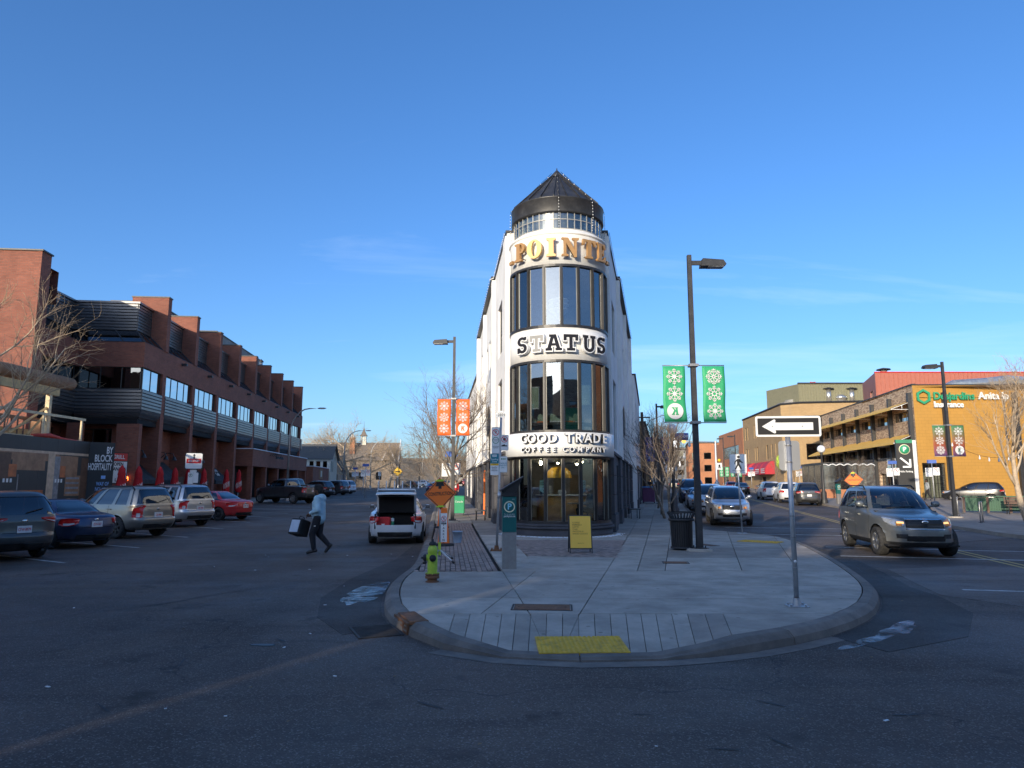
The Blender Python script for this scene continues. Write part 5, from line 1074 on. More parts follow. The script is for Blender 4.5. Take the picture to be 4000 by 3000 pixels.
an = empty('brick_annex',(-25.8,92,gz(92)),H(-6),'low red brick shop with lamp lit timber panel beyond the office block','building'); b = MB(); wall(b,(-6,0),(0,0),0,4.6,[(2.2,3.6,0,2.3)]); wall(b,(0,0),(0,17),0,4.6,[(1,3,.3,2.2),(6,9.4,0,2.2),(13,15,.3,2.2)]); b.add([(-6,0,4.5),(0,0,4.5),(0,17,4.5),(-6,17,4.5)],[(0,1,2,3)]); b.build('wall','brick_left',an); window(an,(0,0),(0,17),(1,3,.3,2.2),2); window(an,(0,0),(0,17),(6,9.4,0,2.2),3,name='door'); window(an,(0,0),(0,17),(13,15,.3,2.2),2); window(an,(-6,0),(0,0),(2.2,3.6,0,2.3),1,name='door')
b = MB(); b.box(.01,.08,6.0,9.6,2.5,4.3); b.build('timber_panel','wood_log',an); b = MB(); b.box(.08,.16,7.2,8.2,2.9,4.0); b.build('shop_sign','siding_cream',an); b = MB(); b.box(-6.1,.15,-.15,17.1,4.6,4.72); b.build('coping','snow',an)
wh = empty('white_house',(-30.3,106,gz(106)),H(-4),'white clapboard house with a dark shingle roof behind the brick shop','house'); b = MB(); wall(b,(-9,0),(5,0),0,8.2,[(1.5,3,5.2,7),(9,10,4.8,7.4),(10.6,11.6,4.8,7.4),(12.2,13.2,4.8,7.4)]); wall(b,(5,0),(5,9),0,8.2,[(1,2,4.8,7.4),(3,4,4.8,7.4)]); b.add([(5,0,8.2),(5,9,8.2),(5,4.5,11.4)],[(0,1,2)]); b.build('wall','siding_cream',wh); gable(wh,-9,5,0,9,8.0,11.9,'shingle',.6)
for o in ((1.5,3,5.2,7),(9,10,4.8,7.4),(10.6,11.6,4.8,7.4),(12.2,13.2,4.8,7.4)): window(wh,(-9,0),(5,0),o)
for o in ((1,2,4.8,7.4),(3,4,4.8,7.4)): window(wh,(5,0),(5,9),o)
b = MB(); b.box(-6.5,-3.5,-.08,0,3.6,4.6); b.build('shop_sign','sign_red',wh)
hs = empty('small_grey_house',(-31.5,118,gz(118)),H(-4),'small grey gabled house between the white house and the bare tree','house'); b = MB(); wall(b,(0,0),(5,0),0,5.4,[(1,2,2.5,4.2),(3,4,2.5,4.2)]); wall(b,(5,0),(5,8),0,5.4); b.add([(0,0,5.4),(5,0,5.4),(2.5,0,9.2)],[(0,1,2)]); b.build('wall','slate_far',hs); gable(hs,0,5,0,8,5.3,9.6,'shingle',.5,'y')
for o in ((1,2,2.5,4.2),(3,4,2.5,4.2)): window(hs,(0,0),(5,0),o)
ch = empty('chapel_hall',(-33,150,gz(150)),H(-4),'brick hall with a long brown roof, white bargeboards and a small bell turret','building'); b = MB(); wall(b,(-9,0),(14,0),0,11,[(2,4,3,6),(6,8,3,6),(10,12,3,6),(16,18,3,6)]); wall(b,(14,0),(14,12),0,11); b.add([(14,0,11),(14,12,11),(14,6,17.8)],[(0,1,2)]); b.build('wall','shingle_brown',ch); gable(ch,-9,14,0,12,10.8,18.2,'shingle_brown',.8)
for o in ((2,4,3,6),(6,8,3,6),(10,12,3,6),(16,18,3,6)): window(ch,(-9,0),(14,0),o)
b = MB()
for x in (-9.9,14.9):
    b.tube([(x,-1.0,10.4),(x,2,13.0),(x,6,18.6)],.22,4,smooth=False); b.tube([(x,6,18.2),(x,6,19.6)],[.22,.1],4,smooth=False)
b.build('bargeboard','white_paint',ch)
b = MB(); b.add([(9.5,-1.6,10.9),(13.5,-1.6,10.9),(11.5,-1.6,16),(11.5,3.5,16)],[(0,1,2),(1,3,2),(0,2,3)]); b.build('porch_gable','shingle_brown',ch); b = MB(); b.tube([(9.2,-1.7,10.6),(11.5,-1.7,16.2),(13.8,-1.7,10.6)],.2,4,smooth=False); b.tube([(11.5,-1.7,16),(11.5,-1.7,17.2)],.14,4); b.build('bargeboard','white_paint',ch)
b = MB(); b.box(.6,2.6,5,7,17.2,18.8); b.build('turret_base','siding_cream',ch); b = MB(); [b.box(.7 + i * 1.5,.95 + i * 1.5,5.1 + j * 1.5,5.35 + j * 1.5,18.8,21) for i in range(2) for j in range(2)]; b.box(1.3,1.9,5.6,6.4,18.8,20.6); b.build('turret_post','siding_cream',ch); b = MB(); b.lathe([(1.9,20.9),(1.2,21.6),(.5,23),(.06,24.6)],(1.6,6,0),4,45,405,False); b.tube([(1.6,6,24.4),(1.6,6,27)],[.08,.03],5); b.build('turret_roof','shingle_brown',ch)
b = MB(); b.box(-2.6,-.9,1.5,3.1,11,20); b.build('chimney','brick_orange',ch); b = MB(); b.box(-2.3,-1.3,1.9,2.7,20,21); b.build('chimney_pot','white_paint',ch)
tr = empty('brick_terrace',(-30.5,180,gz(180)),H(-7),'dark brick terrace with stepped chimneys along the far left street','building'); b = MB(); wall(b,(0,0),(0,60),0,13.5,[(4 + k * 7,7 + k * 7,z,z + 2.2) for k in range(8) for z in (2.5,6,9.6)]); wall(b,(-12,0),(0,0),0,13.5,[(2,4,6,8),(8,10,6,8)]); b.add([(-12,0,13.4),(0,0,13.4),(0,60,13.4),(-12,60,13.4)],[(0,1,2,3)]); b.build('wall','brick_orange',tr)
for k in range(8):
    for z in (2.5,6,9.6): window(tr,(0,0),(0,60),(4 + k * 7,7 + k * 7,z,z + 2.2),2)
    c = MB(); c.box(-1.6,.5,1 + k * 7,2.6 + k * 7,0,16.2 - k * .3); c.build('chimney','brick_orange',tr)
    c = MB(); c.box(.1,1.5,3.4 + k * 7,7.6 + k * 7,5.4,5.7); c.build('balcony','siding_cream',tr)
an.scale = (.8,.8,.75); wh.scale = (.62,.62,.6); hs.scale = (.62,.62,.6); ch.scale = (.6,.6,.53); tr.scale = (.8,1,.66)
sp_.scale = (.74,) * 3
# ================================================================ right: brick and ochre building
OC = Vector((37.84,66,0)); RA_ = H(8.8)
rb = empty('brick_and_ochre_building',OC,RA_,'two storey mottled brick building with yellow awnings and a big ochre tiled end wall','building')
L = 31.0; W0,W1 = (0,L),(0,0); cols = [.3 + 5.1 * i for i in range(7)]
rl_ = lambda a,c,z0,z1: (L - c,L - a,z0,z1)
ops = []
for i in range(6): a,c = cols[i] + .5,cols[i + 1] - .1; ops += [rl_(a,c,7.95,8.9),rl_(a,c,4.6,5.75),rl_(a + .2,c - .2,.45,3.0)]
b = MB(); wall(b,W0,W1,0,11.2,ops,.35); wall(b,(20,L),(0,L),0,11.2); b.add([(0,0,11.0),(0,L,11.0),(20,L,11.0),(20,0,11.0)],[(3,2,1,0)]); b.build('wall','brick_right',rb)
b = MB(); b.box(-.08,.3,-.05,L,11.2,11.3); b.build('coping','black_metal',rb)
for k,o in enumerate(ops): window(rb,W0,W1,o,5 if k % 3 == 0 else 4,1,inset=.25,bar=.05,gmat='glass_mirror' if k % 3 == 0 else 'glass_dark')
for y in cols: b = MB(); b.box(-.36,.02,y,y + .36,0,10.5); b.build('column','black_metal',rb)
for zt,zl,nm in ((9.75,9.0,0),(6.65,5.75,1)):
    for i in range(6):
        y0,y1 = cols[i] + .37 - (.3 if i == 0 else 0),cols[i + 1] + .35; b = MB(); b.add([(-.02,y0,zt),(-.02,y1,zt),(-1.95,y1,zl),(-1.95,y0,zl),(-1.95,y0,zl - .14),(-1.95,y1,zl - .14),(-.02,y0,zt - .03),(-.02,y1,zt - .03)],[(0,3,2,1),(3,4,5,2),(6,7,5,4)]); b.build('awning_panel','awning_yellow',rb)
    for y in [cols[0] + .1] + [c + .36 for c in cols[1:]]:
        b = MB(); b.tube([(-.02,y,zl - .1),(-1.9,y,zl - .06)],.035,4); b.tube([(-.02,y,zt - .1),(-1.9,y,zl - .04)],.035,4); b.tube([(-.9,y,zl - .08),(-.9,y,zl + .32)],.03,4); b.build('awning_bracket','white_paint',rb)
for k,(y,w_,s,z) in enumerate(((6.2,2.6,'PEDEGO',3.95),(18.5,3.6,'HIGHLINES',4.2))):
    sg = empty('shop_sign',OC,RA_,'white and teal PEDEGO ELECTRIC BIKES sign on the brick wall' if k == 0 else 'dark sign with metal letters HIGHLINES on the brick wall','sign'); F = frame_of(W0,W1)
    b = MB(); b.box(L - y - w_ / 2,L - y + w_ / 2,-.12,-.02,z - .75,z + .5,F); b.build('board','sign_white' if k == 0 else 'sign_black',sg)
    text('lettering',s,.62 if k == 0 else .58,'sign_black' if k == 0 else 'duct',sg,tuple(F @ Vector((L - y,-.13,z + .12 if k == 0 else z - .1))),rz=R(-90),ext=.01,bold=.02,sx=.8)
    if k == 0: b = MB(); b.box(L - y - w_ / 2 + .04,L - y + w_ / 2 - .04,-.13,-.12,z - .7,z - .25,F); b.build('strip','teal_pale',sg); text('lettering','ELECTRIC BIKES',.32,'sign_white',sg,tuple(F @ Vector((L - y,-.14,z - .48))),rz=R(-90),ext=.004,bold=.02,sx=.85)
# ochre end wall
ow = empty('ochre_wall',OC,0,'plain ochre tiled end wall with black posts and lettering','building'); b = MB(); wall(b,(0,0),(10.9,0),0,11.15,[(.35,2.55,.5,3.85)],.4); wall(b,(10.9,0),(10.9,14),0,11.15); b.add([(0,.1,11.1),(10.9,.1,11.1),(10.9,14,11.1),(2,14,11.1)],[(0,1,2,3)]); b.build('wall','ochre_tile',ow); window(ow,(0,0),(10.9,0),(.35,2.55,.5,3.85),3,2,rowz=[.5,2.75,3.85],inset=.2,gmat='glass_shop',name='shop_window')
b = MB(); b.box(0,10.95,-.06,.3,11.15,11.25); b.build('coping','black_metal',ow)
for x in (2.62,9.25): b = MB(); b.box(x,x + .4,-.3,-.01,0,10.45); b.build('post','black_metal',ow)
b = MB(); b.box(.5,4,3.5,3.6,.4,3.8); b.build('inner_wall','wall_in',ow)
ls = empty('sign',OC,0,'green hexagon and lettering Desjardins Insurance with white Anita Ip on the ochre wall','sign')
hx = lambda r_: [(r_ * math.cos(R(a)),r_ * math.sin(R(a))) for a in range(30,390,60)]
me = outline_mesh([hx(.72),hx(.5)[::-1]],.14); me.materials.append(M['green_paint']); link('emblem',me,ls,(.85,-.32,10.05))
text('lettering','Desjardins',.98,'green_paint',ls,(1.75,-.25,10.08),ext=.07,bold=.018,align='LEFT',sx=.93); text('lettering','Insurance',.78,'white_paint',ls,(1.75,-.25,9.28),ext=.07,bold=.022,align='LEFT',sx=.92); text('lettering','Anita Ip',.95,'white_paint',ls,(6.0,-.25,10.1),ext=.07,bold=.022,align='LEFT',sx=.95)
b = MB(); b.box(.4,8.6,-.16,-.02,10.0,10.1); b.build('rail','ochre_tile',ls)
# rooftop: red siding box, louvre, ducts, flues
rd = empty('red_roof_house',(40.5,80,10.9),0,'red ribbed metal penthouse on the roof of the ochre building','roof house'); b = MB(); wall(b,(1.2,0),(24,0),0,3.7); wall(b,(4.2,9),(1.2,0),0,3.7,[(5.5,7.3,.3,1.9)]); b.add([(1.2,0,3.7),(24,0,3.7),(24,9,3.7),(4.2,9,3.7)],[(0,1,2,3)]); b.build('wall','red_siding',rd); window(rd,(4.2,9),(1.2,0),(5.5,7.3,.3,1.9),2)
for k in range(45): b = MB(); b.box(1.3 + k * .5,1.36 + k * .5,-.06,0,0,3.66); b.build('siding_rib','red_siding',rd)
b = MB(); b.box(1.15,24,-.1,.1,3.7,3.8); b.build('coping','sign_red',rd); b = MB(); b.box(10.6,12.6,-.12,-.07,.1,1.4); [b.box(10.6,12.6,-.2,-.1,.2 + k * .17,.26 + k * .17) for k in range(7)]; b.build('louvre','siding_cream',rd)
dt = empty('roof_duct',(48.5,72,11.1),0,'bent silver air duct on the roof above the ochre wall','duct')
for pts in ([(-3.6,0,0),(-3.6,0,.9),(-2.9,0,1.3),(.5,.2,1.6)],[(.5,.2,1.6),(3,.3,2.0),(4.5,.3,1.9),(5.0,.3,0)]):
    b = MB(); b.tube([(x,y,z * .75) for x,y,z in pts],.5,8,smooth=False); b.build('duct_run','duct',dt)
for x,y,z,h in ((47.0,88,14.6,1.6),(48,106,14.2,2.0),(51.5,106,14.2,2.0)):
    o = empty('roof_flue',(x,y,z),0,{47.0: 'silver flue behind the lamp head on the red penthouse',48: 'left silver flue on the olive roof box',51.5: 'right silver flue on the olive roof box'}[x],'flue'); b = MB(); b.cyl((0,0),.4,0,h,14); b.build('pipe','duct',o); b = MB(); b.lathe([(.85,h),(.8,h + .12),(0,h + .3)],(0,0,0),14); b.build('cowl','black_metal',o)
vt = empty('roof_vent',(49.8,106,14.2),0,'domed silver vent between the two flues','vent'); b = MB(); b.lathe([(.7,0),(.75,.5),(.95,.6),(.8,.9),(.4,1.2),(0,1.25)],(0,0,0),16); b.build('dome','duct',vt)
ol = empty('olive_roof_box',(41.5,106,12.6),0,'olive green ribbed plant house on the tan building','roof house'); b = MB(); wall(b,(2,0),(24,0),0,4.4); wall(b,(0,8),(2,0),0,4.4); b.add([(2,0,4.4),(24,0,4.4),(24,8,4.4),(0,8,4.4)],[(0,1,2,3)]); b.build('wall','olive_siding',ol)
for k in range(50): b = MB(); b.box(2.1 + k * .42,2.2 + k * .42,-.07,0,0,4.36); b.build('siding_rib','olive_siding',ol)
b = MB(); b.box(1.9,24,-.2,.1,4.4,4.6); b.build('coping','black_metal',ol)
ru = empty('roof_unit',(43.6,107,12.9),0,'grey air conditioning unit with a red ladder beside it','roof plant'); b = MB(); b.box(-2,1.6,0,3,0,1.5); b.build('casing','slate_far',ru); b = MB(); b.lathe([(1.1,1.5),(1.2,1.9),(0,2.0)],(0,1.5,0),16); b.build('fan_drum','slate_far',ru); b = MB(); [b.tube([(2.2 + s,0,0),(2.2 + s,0,4.6)],.07,4) for s in (0,.7)]; [b.tube([(2.2,0,.5 + k * .5),(2.9,0,.5 + k * .5)],.05,4) for k in range(9)]; b.build('ladder','sign_red',ru)
# tan brick building with red awnings
TB = Vector((40.0,103,gz(103) - .3)); ta = empty('tan_brick_building',TB,H(6),'three storey tan brick building with a chamfered corner and dark windows','building'); b = MB(); Lt = 28
q = [(Lt - a - w_,Lt - a,z,z + h) for a,w_ in ((3.5,.9),(5.5,.5),(7.6,.9),(10.4,1.2),(17,.9),(18.8,.6),(23.6,.8),(25.2,1.1)) for z,h in ((5.3,2.3),(9.2,2.3))]
qf = [(.6,3.6,9.0,11.3),(6.0,9.5,9.0,11.3),(12,14,9.0,11.3),(.6,3.6,4.9,7.2),(6.5,9.5,4.9,7.2)]; qg = [(1.4,3.4,.9,3.2)]
wall(b,(0,Lt),(0,2),0,13.2,[(o[0] ,o[1],o[2],o[3]) for o in q if o[1] < Lt - 2] + [(Lt - 15,Lt - 12.6,.3,2.6)]); wall(b,(0,2),(2.2,0),0,13.2); wall(b,(2.2,0),(20,-1.6),0,13.2,qf + [(.3,6,1.0,3.2)]); b.add([(0,Lt,13),(0,2,13),(2.2,0,13),(20,-1.6,13),(20,Lt,13)],[(0,1,2,3,4)]); wall(b,(20,Lt),(0,Lt),0,13.2); b.build('wall','brick_tan',ta)
for o in q:
    if o[1] < Lt - 2: window(ta,(0,Lt),(0,2),o,2 if o[1] - o[0] > .8 else 1)
for o in qf: window(ta,(2.2,0),(20,-1.6),o,2)
window(ta,(0,Lt),(0,2),(Lt - 15,Lt - 12.6,.3,2.6),2,name='door'); wd_ = window(ta,(2.2,0),(20,-1.6),(.3,6,1.0,3.2),4,name='shop_window'); F = frame_of((2.2,0),(20,-1.6)); b = MB(); b.box(.4,5.9,.09,.1,1.05,1.7,F); b.build('blue_film','cyan',wd_)
b = MB(); b.tube([(-.05,Lt,13.2),(-.05,2,13.2),(2.2,-.05,13.2),(20,-1.65,13.2)],.16,4,smooth=False); b.build('coping','black_metal',ta)
for k,(y,w_) in enumerate(((7,3.0),(10.5,3.2),(14.2,3.2),(20,5.0))):
    a = empty('awning',TB,H(6),['curved dark red awning nearest the corner of the tan building','second curved dark red awning on the tan building','third curved dark red awning on the tan building','long curved dark red awning at the far end of the tan building'][k],'awning'); b = MB(); prof = [(0,5.0)] + [(-1.5 * math.sin(R(t)),3.2 + 1.8 * math.cos(R(t))) for t in (20,40,60,80)] + [(-1.5,2.9),(0,2.9)]
    n = len(prof); vs = [(x,y,z) for x,z in prof] + [(x,y + w_,z) for x,z in prof]; b.add(vs,[(i,i + 1,n + i + 1,n + i) for i in range(n - 2)] + [tuple(range(n - 1,-1,-1)),tuple(range(n,2 * n))]); b.build('canvas','awning_red',a,fix=True); b = MB(); [b.box(-1.53,-1.5,y + .4,y + w_ - .4,3.1 + j * .28,3.22 + j * .28) for j in range(3)]; b.build('print','sign_white',a)
ts = empty('dentist_sign',(39.2,103.2,5.1),H(-30),'round lime green sign with a white tooth outline','sign'); b = MB(); b.lathe([(0,0),(1.15,0),(1.15,.2),(0,.2)],(0,0,0),28); b.build('disc','lime',ts,rot=(R(90),0,0)); b = MB(); b.tube([(-.5,-.03,.5),(-.62,-.03,.1),(-.4,-.03,-.55),(-.15,-.03,-.6),(0,-.03,-.2),(.15,-.03,-.6),(.4,-.03,-.5),(.6,-.03,.1),(.45,-.03,.55),(0,-.03,.4),(-.5,-.03,.5)],.07,5); b.build('tooth','sign_white',ts,(0,-.2,0))
ob = empty('orange_brick_building',(43.2,132,gz(132) - .3),H(6),'orange brick building with ribbon window beyond the tan building','building'); b = MB(); wall(b,(0,24),(0,0),0,11.6,[(4,20,6.2,8.6),(15,22,.5,2.6),(3,9,.5,2.6)]); wall(b,(0,0),(16,0),0,11.6); wall(b,(14,30),(2,30),0,12); wall(b,(2,38),(2,24),0,10.4,[(4,10,5.6,7.8)]); b.add([(0,24,11.5),(0,0,11.5),(16,0,11.5),(16,24,11.5)],[(0,1,2,3)]); b.build('wall','brick_orange',ob); window(ob,(0,24),(0,0),(4,20,6.2,8.6),8,gmat='glass_mirror'); window(ob,(0,24),(0,0),(15,22,.5,2.6),4); window(ob,(0,24),(0,0),(3,9,.5,2.6),3); window(ob,(2,38),(2,24),(4,10,5.6,7.8),3)
# far blocks closing the right street
rnd = random.Random(6)
for k,(x,y,w_,d,h,m,lab) in enumerate(((56,196,14,20,12,'brick_orange','far red brick block at the right of the street end'),(30,300,16,14,9,'siding_cream','far pale shop at the end of the right street'),(54,320,18,14,13,'brick_tan','far tan block behind the bare trees'),(19,150,9,24,7.5,'tan_stucco','low tan shop row far along the left pavement of the right street'),(24,205,10,30,9,'brick_left','dark brick row far along the right street'),(-4,330,14,10,6,'siding_cream','far pale low house at the end of the left street'),(-22,360,12,10,7,'slate_far','far grey house among the bare trees'),(70,260,20,20,14,'slate_far','far grey block behind the orange building'))):
    o = empty('far_building',(x,y,gz(y)),H(12) if x > 5 else 0,lab,'building'); b = MB(); hw = w_ / 2; nx = max(2,int(w_ // 3.5)); ny = max(2,int(d // 4)); fl_ = max(1,int(h // 3.5)); of = [(1 + i * (w_ - 1) / nx,1 + i * (w_ - 1) / nx + (w_ - 1) / nx * .6,.8 + f * 3.4,2.6 + f * 3.4) for i in range(nx) for f in range(fl_)]; osd = [(1 + i * (d - 1) / ny,1 + i * (d - 1) / ny + (d - 1) / ny * .6,.8 + f * 3.4,2.6 + f * 3.4) for i in range(ny) for f in range(fl_)]
    wall(b,(-hw,0),(hw,0),0,h,of); wall(b,(-hw,d),(-hw,0),0,h,osd); wall(b,(hw,0),(hw,d),0,h,osd); b.add([(-hw,0,h - .1),(hw,0,h - .1),(hw,d,h - .1),(-hw,d,h - .1)],[(0,1,2,3)]); b.build('wall',m,o)
    for q_ in of: window(o,(-hw,0),(hw,0),q_)
    for q_ in osd: window(o,(-hw,d),(-hw,0),q_); window(o,(hw,0),(hw,d),q_)
    b = MB(); b.box(-hw - .2,hw + .2,-.2,d + .2,h,h + .2); b.build('coping','black_metal',o)
# glazed patio room with plastic sheeting
gp_ = empty('patio_room',(29.2,67,gz(67) + .15),H(8),'dark framed patio room wrapped in clear plastic sheeting','patio room'); b = MB()
for x in (0,1.6,3.2,4.8): b.box(x - .06,x + .06,-.06,.06,0,3.1)
for y in (2.2,4.4,6.6): b.box(-.06,.06,y - .06,y + .06,0,3.1); b.box(4.74,4.86,y - .06,y + .06,0,3.1)
b.box(-.1,4.9,-.1,.1,3.1,3.3); b.box(-.1,.1,.1,6.7,3.1,3.3); b.box(4.7,4.9,.1,6.7,3.1,3.3); b.build('frame','black_frame',gp_)
for x in (0,1.6,3.2): c = MB(); c.box(x + .07,x + 1.53,-.01,.01,.8,3.1); c.build('plastic_panel','plastic_sheet',gp_)
for y in (0,2.2,4.4): c = MB(); c.box(-.01,.01,y + .07,y + 2.13,.8,3.1); c.build('plastic_panel','plastic_sheet',gp_)
c = MB(); c.box(.07,4.73,-.1,.0,0,.8); c.box(-.1,0,.07,6.5,0,.8); c.build('dwarf_wall','brick_orange',gp_); c = MB(); c.add([(0,0,3.32),(4.8,0,3.32),(4.8,6.6,3.32),(0,6.6,3.32)],[(0,1,2,3)]); c.build('roof_sheet','glass_dark',gp_)
v_ = MB(); pts = [(-.05 + k * .12,-.15,3.0 + .16 * abs(math.sin(k * .55))) for k in range(41)]; v_.tube(pts,.05,5); v_.build('canvas_scallop','sign_white',gp_)
# ================================================================ unseen buildings added behind the camera, heights and gaps shaped to shade the foreground
t24 = math.tan(R(SUN_H))
def block(name,x0,x1,y,d,h,mat,label,skew=1):
    o = empty(name,(0,y,0),0,label,'building'); s = t24 * d * skew; P = [(x0,0),(x0 - s,-d),(x1 - s,-d),(x1,0)]; b = MB(); Lf = x1 - x0; n = max(2,int(Lf // 3.6)); fl_ = int(h // 3.5)
    q = [(1 + i * (Lf - 1) / n,1 + i * (Lf - 1) / n + 1.8,1 + f * 3.5,2.8 + f * 3.5) for i in range(n) for f in range(fl_)]
    wall(b,P[3],P[0],0,h,q); wall(b,P[0],P[1],0,h); wall(b,P[1],P[2],0,h); wall(b,P[2],P[3],0,h); b.add([(p[0],p[1],h - .05) for p in P],[(0,1,2,3)]); b.build('wall',mat,o)
    w_ = MB(); [w_.box(Lf - 0 - qq[1] + 0 + x0,Lf - qq[0] + x0,-.19,-.15,qq[2],qq[3]) for qq in q]; 
    for qq in q: window(o,P[3],P[0],qq,2)
    return o
block('unseen_block',-7.7,34,-16,15,11.9,'brick_right','unseen pale brick block on the near side of the crossing, shaped to shade the foreground')
block('unseen_block',-13.55,-10.5,-16,15,11.9,'brick_right','unseen narrow pale brick block beside the gap for the sun streak, added for shade')
block('unseen_low_block',-10.48,-7.72,-16,15,8.15,'brick_tan','unseen low tan brick block on the near side of the crossing, kept low to let sun past')  # roof height set so sun reaches the arrow sign and the road behind
block('unseen_block',-33.5,-14.4,-16,15,11.9,'brick_tan','unseen tan brick block left of the gap for the sun streak, added for shade')
block('unseen_tower',-78,-33.6,-16,18,16.9,'brick_orange','unseen taller orange brick block added to shade the left street')
block('unseen_block',42,60,45,22,15,'brick_orange','orange brick block beyond the right edge of the picture',0)
lk = empty('streak_blocker',(-13.97,-16.8,7.4),0,'unseen brick slab added over the gap to cut the sun streak short','shade blocker'); b = MB(); b.box(-.9,.9,-.7,.5,0,4.4); b.build('wall','brick_tan',lk)  # invented piece, only stops the sun streak from running farther
# ================================================================ vehicles
def carpaint(name,col,metal=.5,rough=.32,dirt=.5,dcol=(.23,.21,.18)):
    m = bpy.data.materials.new(name); m.use_nodes = True; t = m.node_tree; b = t.nodes['Principled BSDF']; b.inputs['Metallic'].default_value = metal; b.inputs['Coat Weight'].default_value = .6; b.inputs['Coat Roughness'].default_value = .08
    tx = nd(t,'ShaderNodeTexCoord'); sp = nd(t,'ShaderNodeSeparateXYZ'); t.links.new(tx.outputs['Object'],sp.inputs[0])
    mr = nd(t,'ShaderNodeMapRange'); mr.inputs['From Min'].default_value = .95; mr.inputs['From Max'].default_value = .25; mr.inputs['To Min'].default_value = .12; mr.inputs['To Max'].default_value = 1; t.links.new(sp.outputs[2],mr.inputs[0])
    n = nd(t,'ShaderNodeTexNoise'); n.inputs['Scale'].default_value = 2.6; n.inputs['Detail'].default_value = 8; n.inputs['Roughness'].default_value = .7; t.links.new(tx.outputs['Object'],n.inputs['Vector'])
    r2 = nd(t,'ShaderNodeMapRange'); r2.inputs['From Min'].default_value = .35; r2.inputs['From Max'].default_value = .7; t.links.new(n.outputs['Fac'],r2.inputs[0])
    mu = nd(t,'ShaderNodeMath',operation='MULTIPLY'); t.links.new(mr.outputs[0],mu.inputs[0]); t.links.new(r2.outputs[0],mu.inputs[1]); m2 = nd(t,'ShaderNodeMath',operation='MULTIPLY',use_clamp=True); m2.inputs[1].default_value = dirt; t.links.new(mu.outputs[0],m2.inputs[0])
    mx = nd(t,'ShaderNodeMixRGB'); mx.inputs[1].default_value = (*col,1); mx.inputs[2].default_value = (*dcol,1); t.links.new(m2.outputs[0],mx.inputs[0]); t.links.new(mx.outputs[0],b.inputs['Base Color'])
    rr = nd(t,'ShaderNodeMapRange'); rr.inputs['To Min'].default_value = rough; rr.inputs['To Max'].default_value = .8; t.links.new(m2.outputs[0],rr.inputs[0]); t.links.new(rr.outputs[0],b.inputs['Roughness'])
    ct = nd(t,'ShaderNodeMapRange'); ct.inputs['To Min'].default_value = .6; ct.inputs['To Max'].default_value = 0; t.links.new(m2.outputs[0],ct.inputs[0]); t.links.new(ct.outputs[0],b.inputs['Coat Weight'])
    M[name] = m
carpaint('p_white',(.72,.73,.74),0,.3,.35); carpaint('p_silver',(.5,.52,.55),.75,.3,.35); carpaint('p_darkgrey',(.09,.095,.1),.6,.3,.6,(.17,.16,.145)); carpaint('p_blue',(.035,.055,.12),.6,.3,.45,(.14,.135,.13)); carpaint('p_tan',(.3,.29,.265),.7,.32,.45); carpaint('p_red',(.52,.02,.025),.1,.3,.25); carpaint('p_black',(.018,.018,.02),.3,.28,.4,(.13,.125,.115)); carpaint('p_greygreen',(.17,.185,.185),.5,.36,1.0,(.33,.3,.25)); carpaint('p_truck',(.085,.09,.098),.6,.3,.55,(.2,.185,.165)); carpaint('p_gold',(.24,.22,.18),.5,.35,.7); carpaint('p_maroon',(.16,.02,.02),.3,.3,.3)
pm('tail_red',(.5,.012,.012),.15,spec=.7,var=.2); pm('tail_clear',(.6,.58,.58),.12,spec=.7); pm('head_lens',(.55,.57,.58),.08,metal=.5,spec=.8,var=.3,vscale=12); pm('rim_silver',(.42,.43,.44),.35,metal=.8,dirt=((.2,.18,.15),.6,8)); pm('rim_black',(.04,.04,.042),.5,metal=.4); pm('plate_white',(.72,.7,.7),.5); pm('chrome',(.62,.63,.64),.15,metal=1,var=.02); pm('seat_beige',(.5,.47,.4),.8); pm('amber',(.8,.3,.05),.3)
def pchip(xs,ys,x):
    xs = np.asarray(xs,float); ys = np.asarray(ys,float); h = np.diff(xs); d = np.diff(ys) / h; m = np.zeros_like(ys); m[0],m[-1] = d[0],d[-1]
    for i in range(1,len(xs) - 1): m[i] = 0 if d[i - 1] * d[i] <= 0 else 2 * d[i - 1] * d[i] / (d[i - 1] + d[i])
    i = int(np.clip(np.searchsorted(xs,x) - 1,0,len(h) - 1)); t = np.clip((x - xs[i]) / h[i],0,1)
    return float((1 + 2 * t) * (1 - t) ** 2 * ys[i] + t * (1 - t) ** 2 * h[i] * m[i] + t * t * (3 - 2 * t) * ys[i + 1] + t * t * (t - 1) * h[i] * m[i + 1])
